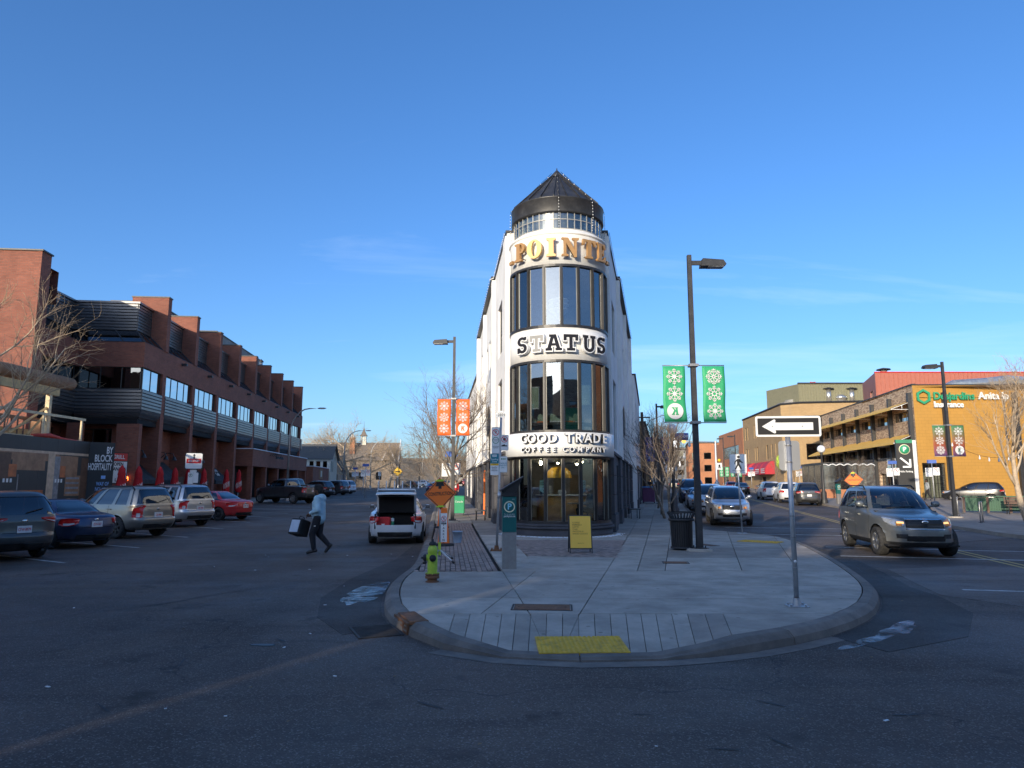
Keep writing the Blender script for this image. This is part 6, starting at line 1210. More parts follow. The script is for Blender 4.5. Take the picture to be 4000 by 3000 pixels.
# key rings: z, front y, rear y, half width, squareness front, squareness rear
KIND = {
 'suv': dict(wb=2.64,wr=.345,zb=1.1,rows=[(.24,2.0,-2.12,.8,3.6,5),(.33,2.16,-2.28,.875,3.4,5),(.5,2.21,-2.38,.9,3.2,5),(.62,2.21,-2.39,.905,3.2,5),(.67,2.2,-2.33,.905,3.2,5.5),(.86,2.12,-2.32,.895,3.2,6),(.95,1.92,-2.32,.885,3.4,6),(1.01,1.55,-2.31,.875,3.6,6),(1.06,1.16,-2.3,.865,3.6,6.5),(1.1,1.0,-2.29,.855,3.6,6.5),(1.3,.68,-2.2,.79,4,6),(1.5,.28,-2.05,.715,4.2,6),(1.6,.02,-1.95,.665,4,5),(1.665,-.3,-1.82,.58,3.4,4),(1.7,-.75,-1.45,.34,2.6,2.6)],pill=(.39,.60,.76),uA=.19,uR=.80,rz=(1.12,1.56)),
 'boxy': dict(wb=2.75,wr=.37,zb=1.14,rows=[(.3,2.1,-2.2,.82,4,6),(.4,2.22,-2.32,.9,3.8,6),(.6,2.25,-2.4,.92,3.6,6.5),(.68,2.25,-2.4,.92,3.6,6.5),(.73,2.23,-2.33,.92,3.6,7),(.96,2.12,-2.32,.91,3.8,7),(1.04,1.85,-2.31,.9,4,7),(1.09,1.3,-2.3,.89,4,7),(1.12,1.0,-2.3,.885,4,7),(1.15,.92,-2.29,.88,4,7),(1.4,.58,-2.2,.8,4.4,7),(1.62,.22,-2.08,.73,4.4,6),(1.71,-.05,-2.0,.69,4,5),(1.76,-.35,-1.86,.6,3.4,4),(1.79,-.8,-1.5,.36,2.6,2.6)],pill=(.38,.585,.745),uA=.185,uR=.80,rz=(1.2,1.66)),
 'sedan': dict(wb=2.7,wr=.32,zb=.96,rows=[(.2,1.98,-2.05,.78,3.4,4),(.3,2.14,-2.2,.86,3.2,4),(.48,2.2,-2.26,.885,3,4),(.64,2.18,-2.27,.885,3,4.4),(.74,2.08,-2.25,.88,3.2,4.6),(.82,1.86,-2.23,.87,3.4,4.8),(.88,1.5,-2.21,.86,3.6,4.8),(.93,1.12,-2.16,.85,3.6,4.4),(.97,.92,-2.0,.84,3.6,4),(1.0,.84,-1.66,.83,3.8,4),(1.02,.79,-1.5,.82,3.8,4),(1.16,.5,-1.22,.75,4,4.2),(1.3,.12,-.86,.68,4,4),(1.38,-.15,-.6,.61,3.4,3.6)][:13] + [(1.385,-.1,-.62,.61,3.4,3.6),(1.42,-.3,-.42,.38,2.6,2.6)],pill=(.42,.64,.9),uA=.2,uR=.775,rz=(1.035,1.35)),
 'hatch': dict(wb=2.65,wr=.325,zb=1.0,rows=[(.2,1.95,-1.9,.78,3.4,4),(.3,2.08,-2.02,.86,3.2,4),(.5,2.14,-2.06,.885,3,4),(.68,2.1,-2.05,.885,3,4.6),(.8,1.9,-2.03,.875,3.2,4.8),(.88,1.55,-2.0,.865,3.4,4.8),(.94,1.15,-1.97,.855,3.6,4.8),(1.0,.88,-1.93,.84,3.6,4.8),(1.18,.52,-1.72,.765,4,4.6),(1.32,.18,-1.5,.7,4,4.4),(1.4,-.12,-1.3,.62,3.4,3.8),(1.45,-.45,-1.0,.4,2.6,2.6)],pill=(.4,.62,.8),uA=.195,uR=.79,rz=(1.06,1.37)),
 'pickup': dict(wb=3.68,wr=.42,zb=1.34,rows=[(.42,2.55,-2.9,.85,4,8),(.55,2.72,-3.05,.95,3.8,9),(.8,2.76,-3.1,.985,3.6,10),(1.0,2.74,-3.08,.985,3.6,10),(1.14,2.66,-3.07,.975,3.8,10),(1.22,2.4,-3.06,.97,4,10),(1.28,1.9,-3.05,.965,4,10),(1.32,1.5,-3.04,.96,4,10),(1.335,1.42,-3.03,.955,4,10),(1.345,1.38,-.98,.94,4,8),(1.6,1.02,-.92,.85,4.4,7),(1.82,.62,-.85,.76,4.4,6),(1.9,.35,-.78,.71,4,5),(1.945,.05,-.65,.6,3.4,4),(1.97,-.2,-.45,.34,2.6,2.6)],pill=(.46,.79,.9),uA=.225,uR=.775,rz=(1.42,1.8)),
}
class Shell:
    def __init__(s,k):
        s.k = KIND[k]; r = s.k['rows']; s.z = [q[0] for q in r]; s.c = [[q[i] for q in r] for i in range(1,6)]; s.cache = {}
    def ring(s,z):
        key = round(z,4)
        if key not in s.cache:
            yf,yr,hw,nf,nr = [pchip(s.z,c,z) for c in s.c]; yc = (yf + yr) / 2; l = (yf - yr) / 2; t = np.linspace(0,math.pi / 2,60); P = []
            x = hw * np.abs(np.sin(t)) ** (2 / nf); y = yc + l * np.abs(np.cos(t)) ** (2 / nf); x2 = hw * np.abs(np.cos(t)) ** (2 / nr); y2 = yc - l * np.abs(np.sin(t)) ** (2 / nr)
            X = np.concatenate([x,x2[1:]]); Y = np.concatenate([y,y2[1:]]); d = np.concatenate([[0],np.cumsum(np.hypot(np.diff(X),np.diff(Y)))]); s.cache[key] = (d / d[-1],X,Y)
        return s.cache[key]
    def S(s,u,z,sd=1,off=0):
        d,X,Y = s.ring(z); x,y = np.interp(u,d,X),np.interp(u,d,Y)
        p = Vector((x * sd,y,z))
        if off:
            e = .004; a = Vector((np.interp(min(1,u + e),d,X) - np.interp(max(0,u - e),d,X),np.interp(min(1,u + e),d,Y) - np.interp(max(0,u - e),d,Y),0))
            z2 = z + .01 if z + .01 < s.z[-1] else z - .01; d2,X2,Y2 = s.ring(z2); bb = Vector((np.interp(u,d2,X2) - x,np.interp(u,d2,Y2) - y,z2 - z))
            if z2 < z: bb = -bb
            n = a.cross(bb); n = n.normalized() if n.length > 1e-9 else Vector((1,0,0))
            if n.x * x + n.y * (y - (Y[0] + Y[-1]) / 2) < 0: n = -n
            p += Vector((n.x * sd,n.y,n.z)) * off
        return p
    def rear_y(s,x,z): d,X,Y = s.ring(z); h = len(X) // 2; return float(np.interp(-abs(x),-X[h:],Y[h:]))
    def front_y(s,x,z): d,X,Y = s.ring(z); h = len(X) // 2; return float(np.interp(abs(x),X[:h],Y[:h]))
    def side_x(s,y,z): d,X,Y = s.ring(z); i = int(np.argmax(X)); return float(np.interp(-y,-Y,X))
NC = 56
TPL = {}
def mesh_of(vs,fs,name,mat,smooth=True):
    idx = {}; v2 = []; f2 = []
    for f in fs:
        g = []
        for i in f:
            if i not in idx: idx[i] = len(v2); v2.append(vs[i])
            g.append(idx[i])
        f2.append(tuple(g))
    me = bpy.data.meshes.new(name); me.from_pydata([tuple(v) for v in v2],[],f2); me.update(); me.polygons.foreach_set('use_smooth',[smooth] * len(f2)); me.materials.append(M[mat]); return me
def upatch(sh,us,lo,hi,off,name,mat,sd,nz=4):
    mb = MB(); n = len(us)
    for k in range(nz + 1):
        for u,a,c in zip(us,lo,hi): mb.v.append(tuple(sh.S(u,a + (c - a) * k / nz,sd,off)))
    for k in range(nz):
        for i in range(n - 1): q = (k * n + i,k * n + i + 1,(k + 1) * n + i + 1,(k + 1) * n + i); mb.f.append(q if sd < 0 else q[::-1]); mb.sm.append(True)
    # rim back to the body
    b0 = len(mb.v); edge = [i for i in range(n)] + [k * n + n - 1 for k in range(1,nz + 1)] + [nz * n + i for i in range(n - 2,-1,-1)] + [k * n for k in range(nz - 1,0,-1)]
    allp = [(u,a + (c - a) * k / nz) for k in range(nz + 1) for u,a,c in zip(us,lo,hi)]
    for e in edge: mb.v.append(tuple(sh.S(*allp[e],sd,-.01)))
    m = len(edge)
    for i in range(m): mb.f.append((edge[i],edge[(i + 1) % m],b0 + (i + 1) % m,b0 + i)); mb.sm.append(False)
    return mb.mesh(name,mat)
def wheel_meshes(r,style):
    key = ('wheel',r,style)
    if key in TPL: return TPL[key]
    w_ = .115; t = MB(); prof = [(r * .62,-w_ * .8),(r * .68,-w_),(r * .9,-w_ * 1.02),(r * .97,-w_ * .86),(r,-w_ * .6),(r,w_ * .6),(r * .97,w_ * .86),(r * .9,w_ * 1.02),(r * .68,w_),(r * .62,w_ * .8)]
    t.lathe(prof,(0,0,0),28); t.lathe([(r * .62,-w_ * .6),(0,-w_ * .5)],(0,0,0),20); ty = t.mesh('wheel','rubber'); ty.transform(Matrix.Rotation(R(90),4,'Y'))
    m = MB(); n = 6 if style != 'five' else 5; m.lathe([(r * .63,w_ * .82),(r * .6,w_ * .9),(r * .555,w_ * .86),(r * .55,w_ * .4)],(0,0,0),28)
    for k in range(n):
        a = 2 * math.pi * k / n; q = Matrix.Rotation(a,4,'Z'); wd = .17 if style == 'five' else .12
        m.add([q @ Vector(p) for p in ((r * .1,-r * wd,w_ * .78),(r * .58,-r * wd * .75,w_ * .88),(r * .58,r * wd * .75,w_ * .88),(r * .1,r * wd,w_ * .78),(r * .1,-r * wd,w_ * .5),(r * .58,-r * wd * .75,w_ * .6),(r * .58,r * wd * .75,w_ * .6),(r * .1,r * wd,w_ * .5))],[(0,1,2,3),(0,4,5,1),(3,2,6,7)])
    m.lathe([(r * .19,w_ * .6),(r * .17,w_ * .84),(0,w_ * .86)],(0,0,0),14); m.lathe([(r * .54,w_ * .3),(0,w_ * .3)],(0,0,0),20); ri = m.mesh('rim','rim_black' if style == 'black' else 'rim_silver'); ri.transform(Matrix.Rotation(R(90),4,'Y')); TPL[key] = (ty,ri); return TPL[key]
def template(kind,clad=0,open_trunk=False,glass='car_glass'):
    key = (kind,clad,open_trunk,glass)
    if key in TPL: return TPL[key]
    sh = Shell(kind); K = sh.k; zmin,zmax = sh.z[0],sh.z[-1]; zb = K['zb']
    zs = sorted({*np.round(np.arange(zmin,zb - .2,.042),4),*np.round(np.linspace(zb - .19,zb + .02,9),4),*np.round(np.linspace(zb + .055,zmax - .11,13),4),*np.round(np.linspace(zmax - .09,zmax,6),4)})
    if kind == 'pickup': zs = sorted({*zs,1.336,1.344})
    us = [i / NC for i in range(NC + 1)]; cols = [(u,1) for u in us] + [(u,-1) for u in us[-2:0:-1]]; n = len(cols); vs = []
    for z in zs: vs += [sh.S(u,z,sd) for u,sd in cols]
    Ra = K['wr'] + (.075 if kind in ('suv','boxy','pickup') else .05); axles = (K['wb'] / 2,-K['wb'] / 2); zw = K['wr']
    hwm = max(sh.c[2])
    def inside(p): return any(math.hypot(p.y - a,p.z - zw) < Ra for a in axles) and abs(p.x) > .45
    ins = [inside(p) for p in vs]
    for i,p in enumerate(vs):
        if ins[i]:
            a = min(axles,key=lambda a: abs(p.y - a)); d = Vector((p.y - a,p.z - zw)); d = d.normalized() * Ra if d.length > 1e-4 else Vector((0,Ra)); vs[i] = Vector((p.x,a + d.x,max(zw + d.y,zmin)))
    groups = {}; zr0,zr1 = K['rz']; uA,uR,pill = K['uA'],K['uR'],K['pill']; zside = zmax - (.13 if kind != 'sedan' else .09)
    for j in range(len(zs) - 1):
        zm = (zs[j] + zs[j + 1]) / 2
        for i in range(n):
            a,b,c,d = j * n + i,j * n + (i + 1) % n,(j + 1) * n + (i + 1) % n,(j + 1) * n + i
            if ins[a] and ins[b] and ins[c] and ins[d]: continue
            um = cols[i][0]; u2 = cols[(i + 1) % n][0]; um = (um + u2) / 2; sd = 1 if i < NC else -1; g = 'body'; ym = sum(vs[q].y for q in (a,b,c,d)) / 4; xm = abs(sum(vs[q].x for q in (a,b,c,d)) / 4)
            if zm > zb + .02:
                if um < uA - .012 and zm < zmax - .075: g = 'windshield'
                elif uA + .022 < um < uR - .022 and zb + .035 < zm < zside:
                    seg = [p for p in pill if abs(um - p) < .016]
                    if not seg:
                        k = sum(um > p for p in pill); g = ('side_window',k,sd)
                elif um > uR + .03 and zr0 < zm < zr1: g = 'rear_window'
            if g == 'body' and clad and zm < clad: g = 'lower_cladding'
            if open_trunk and zm < 1.03 and ((xm < .56 and ym < -2.0 and zm > .6) or (ym < -1.5 and ym > -2.22 and xm < .62 and zm > .93)): continue
            f = (a,b,c,d); f = f if True else f[::-1]; groups.setdefault(g,[]).append(f)
    groups['body'].append(tuple((len(zs) - 1) * n + i for i in range(n)))
    groups.setdefault('underbody',[]).append(tuple(i for i in range(n - 1,-1,-1)))
    parts = []
    for g,fs in groups.items():
        nm = g if isinstance(g,str) else g[0]
        if nm in ('body','lower_cladding','underbody'): me = mesh_of(vs,[f[::-1] for f in fs],nm,{'body': 'p_white','lower_cladding': 'black_plastic','underbody': 'sheet_black'}[nm],nm != 'underbody')
        else: me = mesh_of([Vector((p.x * .984,p.y * .992,p.z)) for p in vs],[f[::-1] for f in fs],nm,glass)
        bm = bmesh.new(); bm.from_mesh(me); bmesh.ops.recalc_face_normals(bm,faces=bm.faces) if nm != 'underbody' else None; bm.to_mesh(me); bm.free(); parts.append((nm,me,nm == 'body',None))
    # wheel housings and cabin floor
    hb_ = MB()
    for a in axles:
        for sd in (1,-1):
            pts = [(a + Ra * math.cos(R(t)),zw + Ra * math.sin(R(t))) for t in range(-20,201,20)]; m = len(pts); hb_.add([(sd * (sh.side_x(y,max(z,.3)) - .035),y,z) for y,z in pts] + [(sd * .45,y,z) for y,z in pts],[(i,i + 1,m + i + 1,m + i) for i in range(m - 1)] + [tuple(range(m,2 * m))])
    hb_.box(-hwm * .88,hwm * .88,sh.z and pchip(sh.z,sh.c[1],.5) + .25,pchip(sh.z,sh.c[0],.5) - .25,zmin + .02,zmin + .06); parts.append(('wheel_housing',hb_.mesh('wheel_housing','sheet_black'),False,None))
    if glass != 'car_glass':
        it = MB(); it.box(-.7,.7,-1.6,pchip(sh.z,sh.c[0],zb) - .1,.5,.56); it.box(-.72,.72,pchip(sh.z,sh.c[0],zb) - .42,pchip(sh.z,sh.c[0],zb) - .05,.6,zb - .03); parts.append(('dashboard',it.mesh('dashboard','black_plastic'),False,None))
        for x in (-.37,.37):
            st = MB(); st.bbox(x - .25,x + .25,-.4,.1,.5,.68,.04); st.bbox(x - .24,x + .24,-.52,-.38,.6,1.2,.04); st.bbox(x - .13,x + .13,-.54,-.44,1.22,1.42,.04); parts.append(('seat',st.mesh('seat','seat_beige'),False,None))
    TPL[key] = (sh,parts); return TPL[key]
def make_car(kind,paint,loc,heading,label,cat='car',group=None,clad=0,wheels='six',tail='side',front=True,rear=True,rails=False,plate='ABC-1234',open_trunk=False,glass='car_glass',badge=None,name=None,grille='bar',spare=None,anchor=None,steer=0):
    sh,parts = template(kind,clad,open_trunk,glass); K = sh.k; hwm = max(sh.c[2]); wx = hwm - .135; rz = H(heading)
    if anchor:       # loc names the ground point of one wheel: (side, axle)
        ox,oy = anchor[0] * wx,anchor[1] * K['wb'] / 2; c,s = math.cos(rz),math.sin(rz); loc = (loc[0] - ox * c + oy * s,loc[1] - ox * s - oy * c)
    z = gz(loc[1]); root = empty(name or {'pickup': 'parked_pickup','suv': 'parked_suv','boxy': 'parked_suv','sedan': 'parked_car','hatch': 'hatchback_car'}[kind],(loc[0],loc[1],z),rz,label,cat,group)
    pitch = 0
    e = 3.0; pitch = math.atan2(gz(loc[1] + e) - gz(loc[1] - e),2 * e) * math.cos(rz); root.rotation_euler = (pitch,0,rz)
    def inst(nm,me,par=root,paint_it=False,l=(0,0,0),r=(0,0,0)):
        o = link(nm,me,par,l,rot=r)
        if paint_it: o.material_slots[0].link = 'OBJECT'; o.material_slots[0].material = M[paint]
        return o
    for nm,me,pt,_ in parts: inst(nm,me,root,pt)
    ty,ri = wheel_meshes(K['wr'],wheels)
    for ax in (1,-1):
        for sd in (1,-1):
            o = inst('wheel',ty,root,False,(sd * wx,ax * K['wb'] / 2,K['wr']),(0,0,(0 if sd > 0 else math.pi) + (steer if ax > 0 else 0))); inst('rim',ri,o)
    tk = (kind,tail,'trim',rear)
    if tk not in TPL:
        T = []; zb = K['zb']; yR = lambda z: pchip(sh.z,sh.c[1],z)
        big = kind in ('suv','boxy','pickup')
        for sd in (1,-1):
            if tail == 'side':    us,lo,hi = [.80,.83,.86,.885,.905],[zb - .26,zb - .3,zb - .3,zb - .27,zb - .22],[zb - .1,zb - .08,zb - .08,zb - .09,zb - .1]
            elif tail == 'slim':  us,lo,hi = [.8,.83,.86,.885,.91,.925],[zb - .14,zb - .2,zb - .2,zb - .17,zb - .13,zb - .1],[zb - .05,zb - .05,zb - .05,zb - .05,zb - .05,zb - .06]
            elif tail == 'tall':  us,lo,hi = [.835,.86,.88,.895],[zb - .4,zb - .42,zb - .42,zb - .4],[zb + .0,zb + .0,zb - .0,zb - .02]
            elif tail == 'high':  us,lo,hi = [.835,.86,.88,.893],[zb - .34,zb - .36,zb - .36,zb - .34],[zb - .02,zb - .02,zb - .02,zb - .04]
            else:                 us,lo,hi = [.845,.87,.885,.896],[zb - .46,zb - .46,zb - .46,zb - .44],[zb - .08,zb - .08,zb - .08,zb - .1]
            T.append(('taillight',upatch(sh,us,lo,hi,.012,'taillight','tail_red',sd),None))
            T.append(('reverse_light',upatch(sh,us[1:-1],[a + .02 for a in lo[1:-1]],[a + (c - a) * .38 for a,c in zip(lo[1:-1],hi[1:-1])],.017,'reverse_light','tail_clear',sd),-1))
            hz = zb - (.24 if big else .24); us = [.08,.1,.12,.145,.17,.185]; T.append(('headlight',upatch(sh,us,[hz - .12,hz - .14,hz - .14,hz - .11,hz - .05,hz + .01],[hz + .0,hz + .03,hz + .05,hz + .065,hz + .075,hz + .07],.012,'headlight','head_lens',sd),None))
            T.append(('turn_lens',upatch(sh,[.088,.1,.112],[hz - .11] * 3,[hz - .03] * 3,.018,'turn_lens','amber',sd),-1))
            T.append(('fog_light',upatch(sh,[.07,.085,.1,.115],[.4 if not big else .46] * 4,[.5 if not big else .56] * 4,.008,'fog_light','black_plastic',sd),None))
            mz = zb + .06; my = pchip(sh.z,sh.c[0],zb + .1) - .42; mxx = sh.side_x(my,zb + .05); mb = MB(); mb.sphere((sd * (mxx + .15),my,mz + .07),.11,12,8,(.95,.62,.72)); mb.tube([(sd * (mxx - .02),my,mz),(sd * (mxx + .1),my,mz + .03)],.03,6); T.append(('mirror',mb.mesh('mirror','p_white'),'paint'))
            mb = MB(); mb.cbox((sd * (mxx + .15),my - .07,mz + .07),(.17,.012,.12)); T.append(('mirror_glass',mb.mesh('mirror_glass','chrome'),-1))
            for yh in (.05,-1.0) if kind != 'pickup' else (.35,-.75):
                hx_ = sh.side_x(yh,zb - .14); mb = MB(); mb.cbox((sd * (hx_ + .018),yh,zb - .14),(.03,.2,.035)); T.append(('door_handle',mb.mesh('door_handle','p_white' if kind != 'pickup' else 'black_plastic'),'paint' if kind != 'pickup' else None))
            # door gaps
            mb = MB()
            for yd in ((pchip(sh.z,sh.c[0],zb) - .12,-.1 * 0 + .02 + (.25 if kind == 'pickup' else 0) - .2,-1.05 + (.1 if kind != 'pickup' else .15))):
                for zz in np.arange(sh.z[0] + .12,zb - .02,.06):
                    if any(math.hypot(yd - a,zz - K['wr']) < K['wr'] + .12 for a in (K['wb'] / 2,-K['wb'] / 2)): continue
                    x0,x1 = sh.side_x(yd,zz),sh.side_x(yd,zz + .06); mb.add([(sd * (x0 + .003),yd - .006,zz),(sd * (x0 + .003),yd + .006,zz),(sd * (x1 + .003),yd + .006,zz + .06),(sd * (x1 + .003),yd - .006,zz + .06)],[(0,1,2,3)])
            T.append(('door_gap',mb.mesh('door_gap','sheet_black'),None))
        gzz = zb - .26 if big else zb - .33; us = [0,.02,.04,.06,.075]
        for sd in (1,-1):
            T.append(('grille',upatch(sh,us,[gzz - .13] * 5,[gzz + .05] * 5,.006,'grille','black_plastic',sd),None)); T.append(('grille_bar',upatch(sh,us,[gzz + .045] * 5,[gzz + .075] * 5,.014,'grille_bar','chrome',sd),None)); T.append(('air_intake',upatch(sh,us,[.36 if not big else .4] * 5,[.46 if not big else .52] * 5,.006,'air_intake','sheet_black',sd),None))
            ub = [.9,.925,.95,.975,1.0]; T.append(('bumper_lower',upatch(sh,ub,[sh.z[0] + .06] * 5,[sh.z[0] + .2] * 5,.012,'bumper_lower','black_plastic',sd),None))
            gz1 = zb - (.42 if big else .36); T.append(('tailgate_gap',upatch(sh,ub,[gz1] * 5,[gz1 + .014] * 5,.003,'tailgate_gap','sheet_black',sd,1),None))
        mb = MB(); y = sh.front_y(0,gzz - .02) + .02; mb.sphere((0,y,gzz + .0),.06,12,8,(1.35,.25,.8)); T.append(('front_badge',mb.mesh('front_badge','chrome'),None))
        pz_ = zb - (.33 if kind not in ('sedan','hatch') else .26); pz_ = pz_ if not open_trunk else .5; y = sh.rear_y(.1,pz_) - .016; mb = MB(); mb.cbox((0,y,pz_),(.32,.02,.17)); T.append(('number_plate',mb.mesh('number_plate','plate_white'),'plate'))
        mb = MB(); bz = zb - .13; y = sh.rear_y(0,bz) - .008; mb.sphere((0,y,bz),.05,12,8,(1.3,.22,.8)); T.append(('rear_badge',mb.mesh('rear_badge','chrome'),'rb'))
        mb = MB(); ex = .5; mb.tube([(ex,sh.rear_y(ex,.3) + .25,.24),(ex,sh.rear_y(ex,.3) - .02,.24)],.035,8); T.append(('exhaust',mb.mesh('exhaust','black_metal'),None))
        if kind in ('suv','boxy','hatch'):
            wz = K['rz'][0] + .04; mb = MB(); a = sh.S(.99,wz,1,.02); c = sh.S(.9,wz + .1,1,.02); mb.tube([a,c],.014,5); T.append(('wiper',mb.mesh('wiper','black_plastic'),None))
        ff = sh.S(.03,zb + .045,1,.02); f2 = sh.S(.15,zb + .1,-1,.016); mb = MB(); mb.tube([sh.S(.1,zb + .03,1,.018),sh.S(.06,zb + .07,-1,.018)],.01,4); T.append(('front_wiper',mb.mesh('front_wiper','black_plastic'),None))
        TPL[tk] = T
    last = root
    for nm,me,fl_ in TPL[tk]:
        if open_trunk and nm in ('number_plate','rear_badge','tailgate_gap'): continue
        if fl_ == -1: inst(nm,me,last)
        else:
            o = inst(nm,me,root,fl_ == 'paint')
            if nm in ('taillight','headlight','mirror'): last = o
            if fl_ == 'plate' and plate:
                y = min(v.co.y for v in me.vertices); zc = sum(v.co.z for v in me.vertices) / len(me.vertices); t = text('lettering',plate,.1,'sign_red',o,(0,y - .002,zc - .005),ext=.001,sx=.62,bold=.01)
    if rails:
        for sd in (1,-1):
            mb = MB(); zt_ = sh.z[-1]; zz = zt_ - .1; y0,y1 = pchip(sh.z,sh.c[0],zz) - .15,pchip(sh.z,sh.c[1],zz) + .15; xx = pchip(sh.z,sh.c[2],zz) * .93; mb.tube([(sd * xx,y0,zz + .02),(sd * xx * .98,y0 - .18,zz + .1),(sd * xx * .97,y1 + .15,zz + .1),(sd * xx,y1,zz + .0)],.022,6); o = mb.build('roof_rail','black_plastic',root)
    return root,sh
NEARG = 'cars parked nose in along the brick block'
make_car('suv','p_silver',(-12.05,16.0),-56,'silver SUV cut off by the left edge of the picture','suv',NEARG,tail='side',anchor=(1,-1),plate='')
make_car('suv','p_darkgrey',(-12.35,18.75),-57,'dark grey SUV with slim red tail lamps at the far left of the parking row','suv',NEARG,tail='slim',anchor=(1,-1),plate='CFW-8979',clad=.42,wheels='black')
make_car('sedan','p_blue',(-12.75,22.3),-63,'dark blue grey sedan between the dark grey SUV and the tan SUV','car',NEARG,tail='side',anchor=(1,-1),plate='ZZU-567')
make_car('boxy','p_tan',(-12.95,26.2),-66,'dusty tan grey SUV with tinted glass and roof rails in the parking row','suv',NEARG,tail='tall',anchor=(1,-1),plate='CKJ-9461',rails=True,wheels='black')
make_car('boxy','p_silver',(-13.75,31.7),-60,'bright silver SUV between the tan SUV and the red sedan','suv',NEARG,tail='high',anchor=(1,-1),plate='CJK-190A',rails=True)
make_car('sedan','p_red',(-13.7,36.3),-68,'bright red sedan beside the red parasols','car',NEARG,tail='side',anchor=(1,-1),plate='BMW-330',wheels='black')
make_car('pickup','p_truck',(-17.3,56.5),-62,'dark grey crew cab pickup with muddy wheel arches behind the red sedan','pickup',NEARG,tail='pick',anchor=(-1,-1),plate='CBX-4410',wheels='six',clad=.55)
make_car('pickup','p_gold',(-19.8,70.5),-62,'tan pickup showing its tailgate behind the dark grey pickup','pickup',NEARG,tail='pick',anchor=(1,-1),plate='BYR-207')
make_car('suv','p_black',(-19.6,76),-62,'black SUV beyond the two pickups','suv',NEARG,tail='side',anchor=(1,-1),plate='BXX-802')
make_car('suv','p_darkgrey',(-19.9,84),-66,'charcoal SUV near the far end of the parking row','suv',NEARG,tail='high',anchor=(1,-1),plate='CCT-318')
make_car('suv','p_white',(-20.4,90),-66,'white SUV last in the parking row','suv',NEARG,tail='high',anchor=(1,-1),plate='CAB-661')
make_car('hatch','p_blue',(-9.2,93),62,'blue hatchback turning across the far end of the left street','car',tail='side',plate='')
make_car('hatch','p_black',(-23,160),-60,'black hatchback parked behind the white bollards','car','cars parked far along the left street',plate='')
make_car('suv','p_white',(-22,172),-60,'white SUV parked behind the white bollards','suv','cars parked far along the left street',plate='')
make_car('sedan','p_silver',(-19.5,184),-60,'silver sedan far along the left street','car','cars parked far along the left street',plate='')
make_car('suv','p_darkgrey',(-18.5,196),-60,'grey SUV farthest along the left street','suv','cars parked far along the left street',plate='')
make_car('pickup','p_maroon',(-10.8,168),-4,'maroon pickup driving away down the left street','pickup',plate='',name='driving_pickup')
# right street
make_car('suv','p_silver',(8.95,31.9),191.5,'silver SUV parked facing the corner behind the lamp post','suv','cars parked on the left of the right street',tail='high',anchor=(1,1),plate='',rails=True,grille='bar')
make_car('suv','p_white',(11.45,41.2),192,'white SUV parked behind the silver SUV','suv','cars parked on the left of the right street',plate='')
make_car('sedan','p_silver',(12.3,46.8),192,'silver sedan parked third from the corner','car','cars parked on the left of the right street',plate='')
make_car('pickup','p_blue',(14.0,55.5),192,'dark blue pickup parked fourth from the corner','pickup','cars parked on the left of the right street',plate='')
make_car('sedan','p_white',(18.6,74),192,'white sedan parked far along the right street','car','cars parked on the left of the right street',plate='')
make_car('suv','p_gold',(26.6,117),12,'muddy tan SUV driving away up the right street','suv',tail='high',plate='',name='driving_suv')
make_car('suv','p_darkgrey',(27.5,150),12,'dark SUV with lit lamps far up the right street','suv',plate='',name='driving_suv')
make_car('sedan','p_silver',(33.5,165),192,'silver car coming down the far right street','car',plate='',name='driving_car')
make_car('hatch','p_maroon',(31.0,101),10,'dark red hatchback parked before the orange brick building','car','cars parked on the right of the right street',plate='')
make_car('sedan','p_black',(28.3,88),11,'black sedan parked below the red awnings','car','cars parked on the right of the right street',plate='')
make_car('suv','p_white',(24.3,67.5),11,'white SUV parked left of the arrow sign pole','suv','cars parked on the right of the right street',tail='high',plate='')
make_car('suv','p_white',(23.3,60.5),12,'white SUV half hidden behind the arrow sign pole','suv','cars parked on the right of the right street',tail='side',plate='')
make_car('suv','p_darkgrey',(22.35,54.6),13,'grey SUV parked just right of the arrow sign pole','suv','cars parked on the right of the right street',tail='slim',plate='')
make_car('suv','p_black',(39.0,60.5),-58,'dark navy SUV parked against the ochre wall behind the green fence','suv',tail='slim',plate='CLM-920')
fo_,fsh = make_car('suv','p_greygreen',(10.9,20.5),190,'mud splashed grey green SUV driving toward the corner with a driver inside','suv',rails=True,glass='car_glass_clear',wheels='five',tail='high',plate='',name='driving_suv',clad=.36,steer=.06)
for sd in (1,-1): me = upatch(fsh,[.08,.09,.1,.108],[.8] * 4,[.84] * 4,.02,'turn_lamp','head_amber',sd); link('turn_lamp',me,fo_)
for sd in (1,-1):
    link('grille_frame',upatch(fsh,[0,.02,.04,.06,.075],[.66] * 5,[.69] * 5,.016,'grille_frame','chrome',sd,1),fo_); link('grille_mesh',upatch(fsh,[.005,.02,.04,.06,.07],[.72] * 5,[.8] * 5,.01,'grille_mesh','cast_iron',sd,1),fo_)
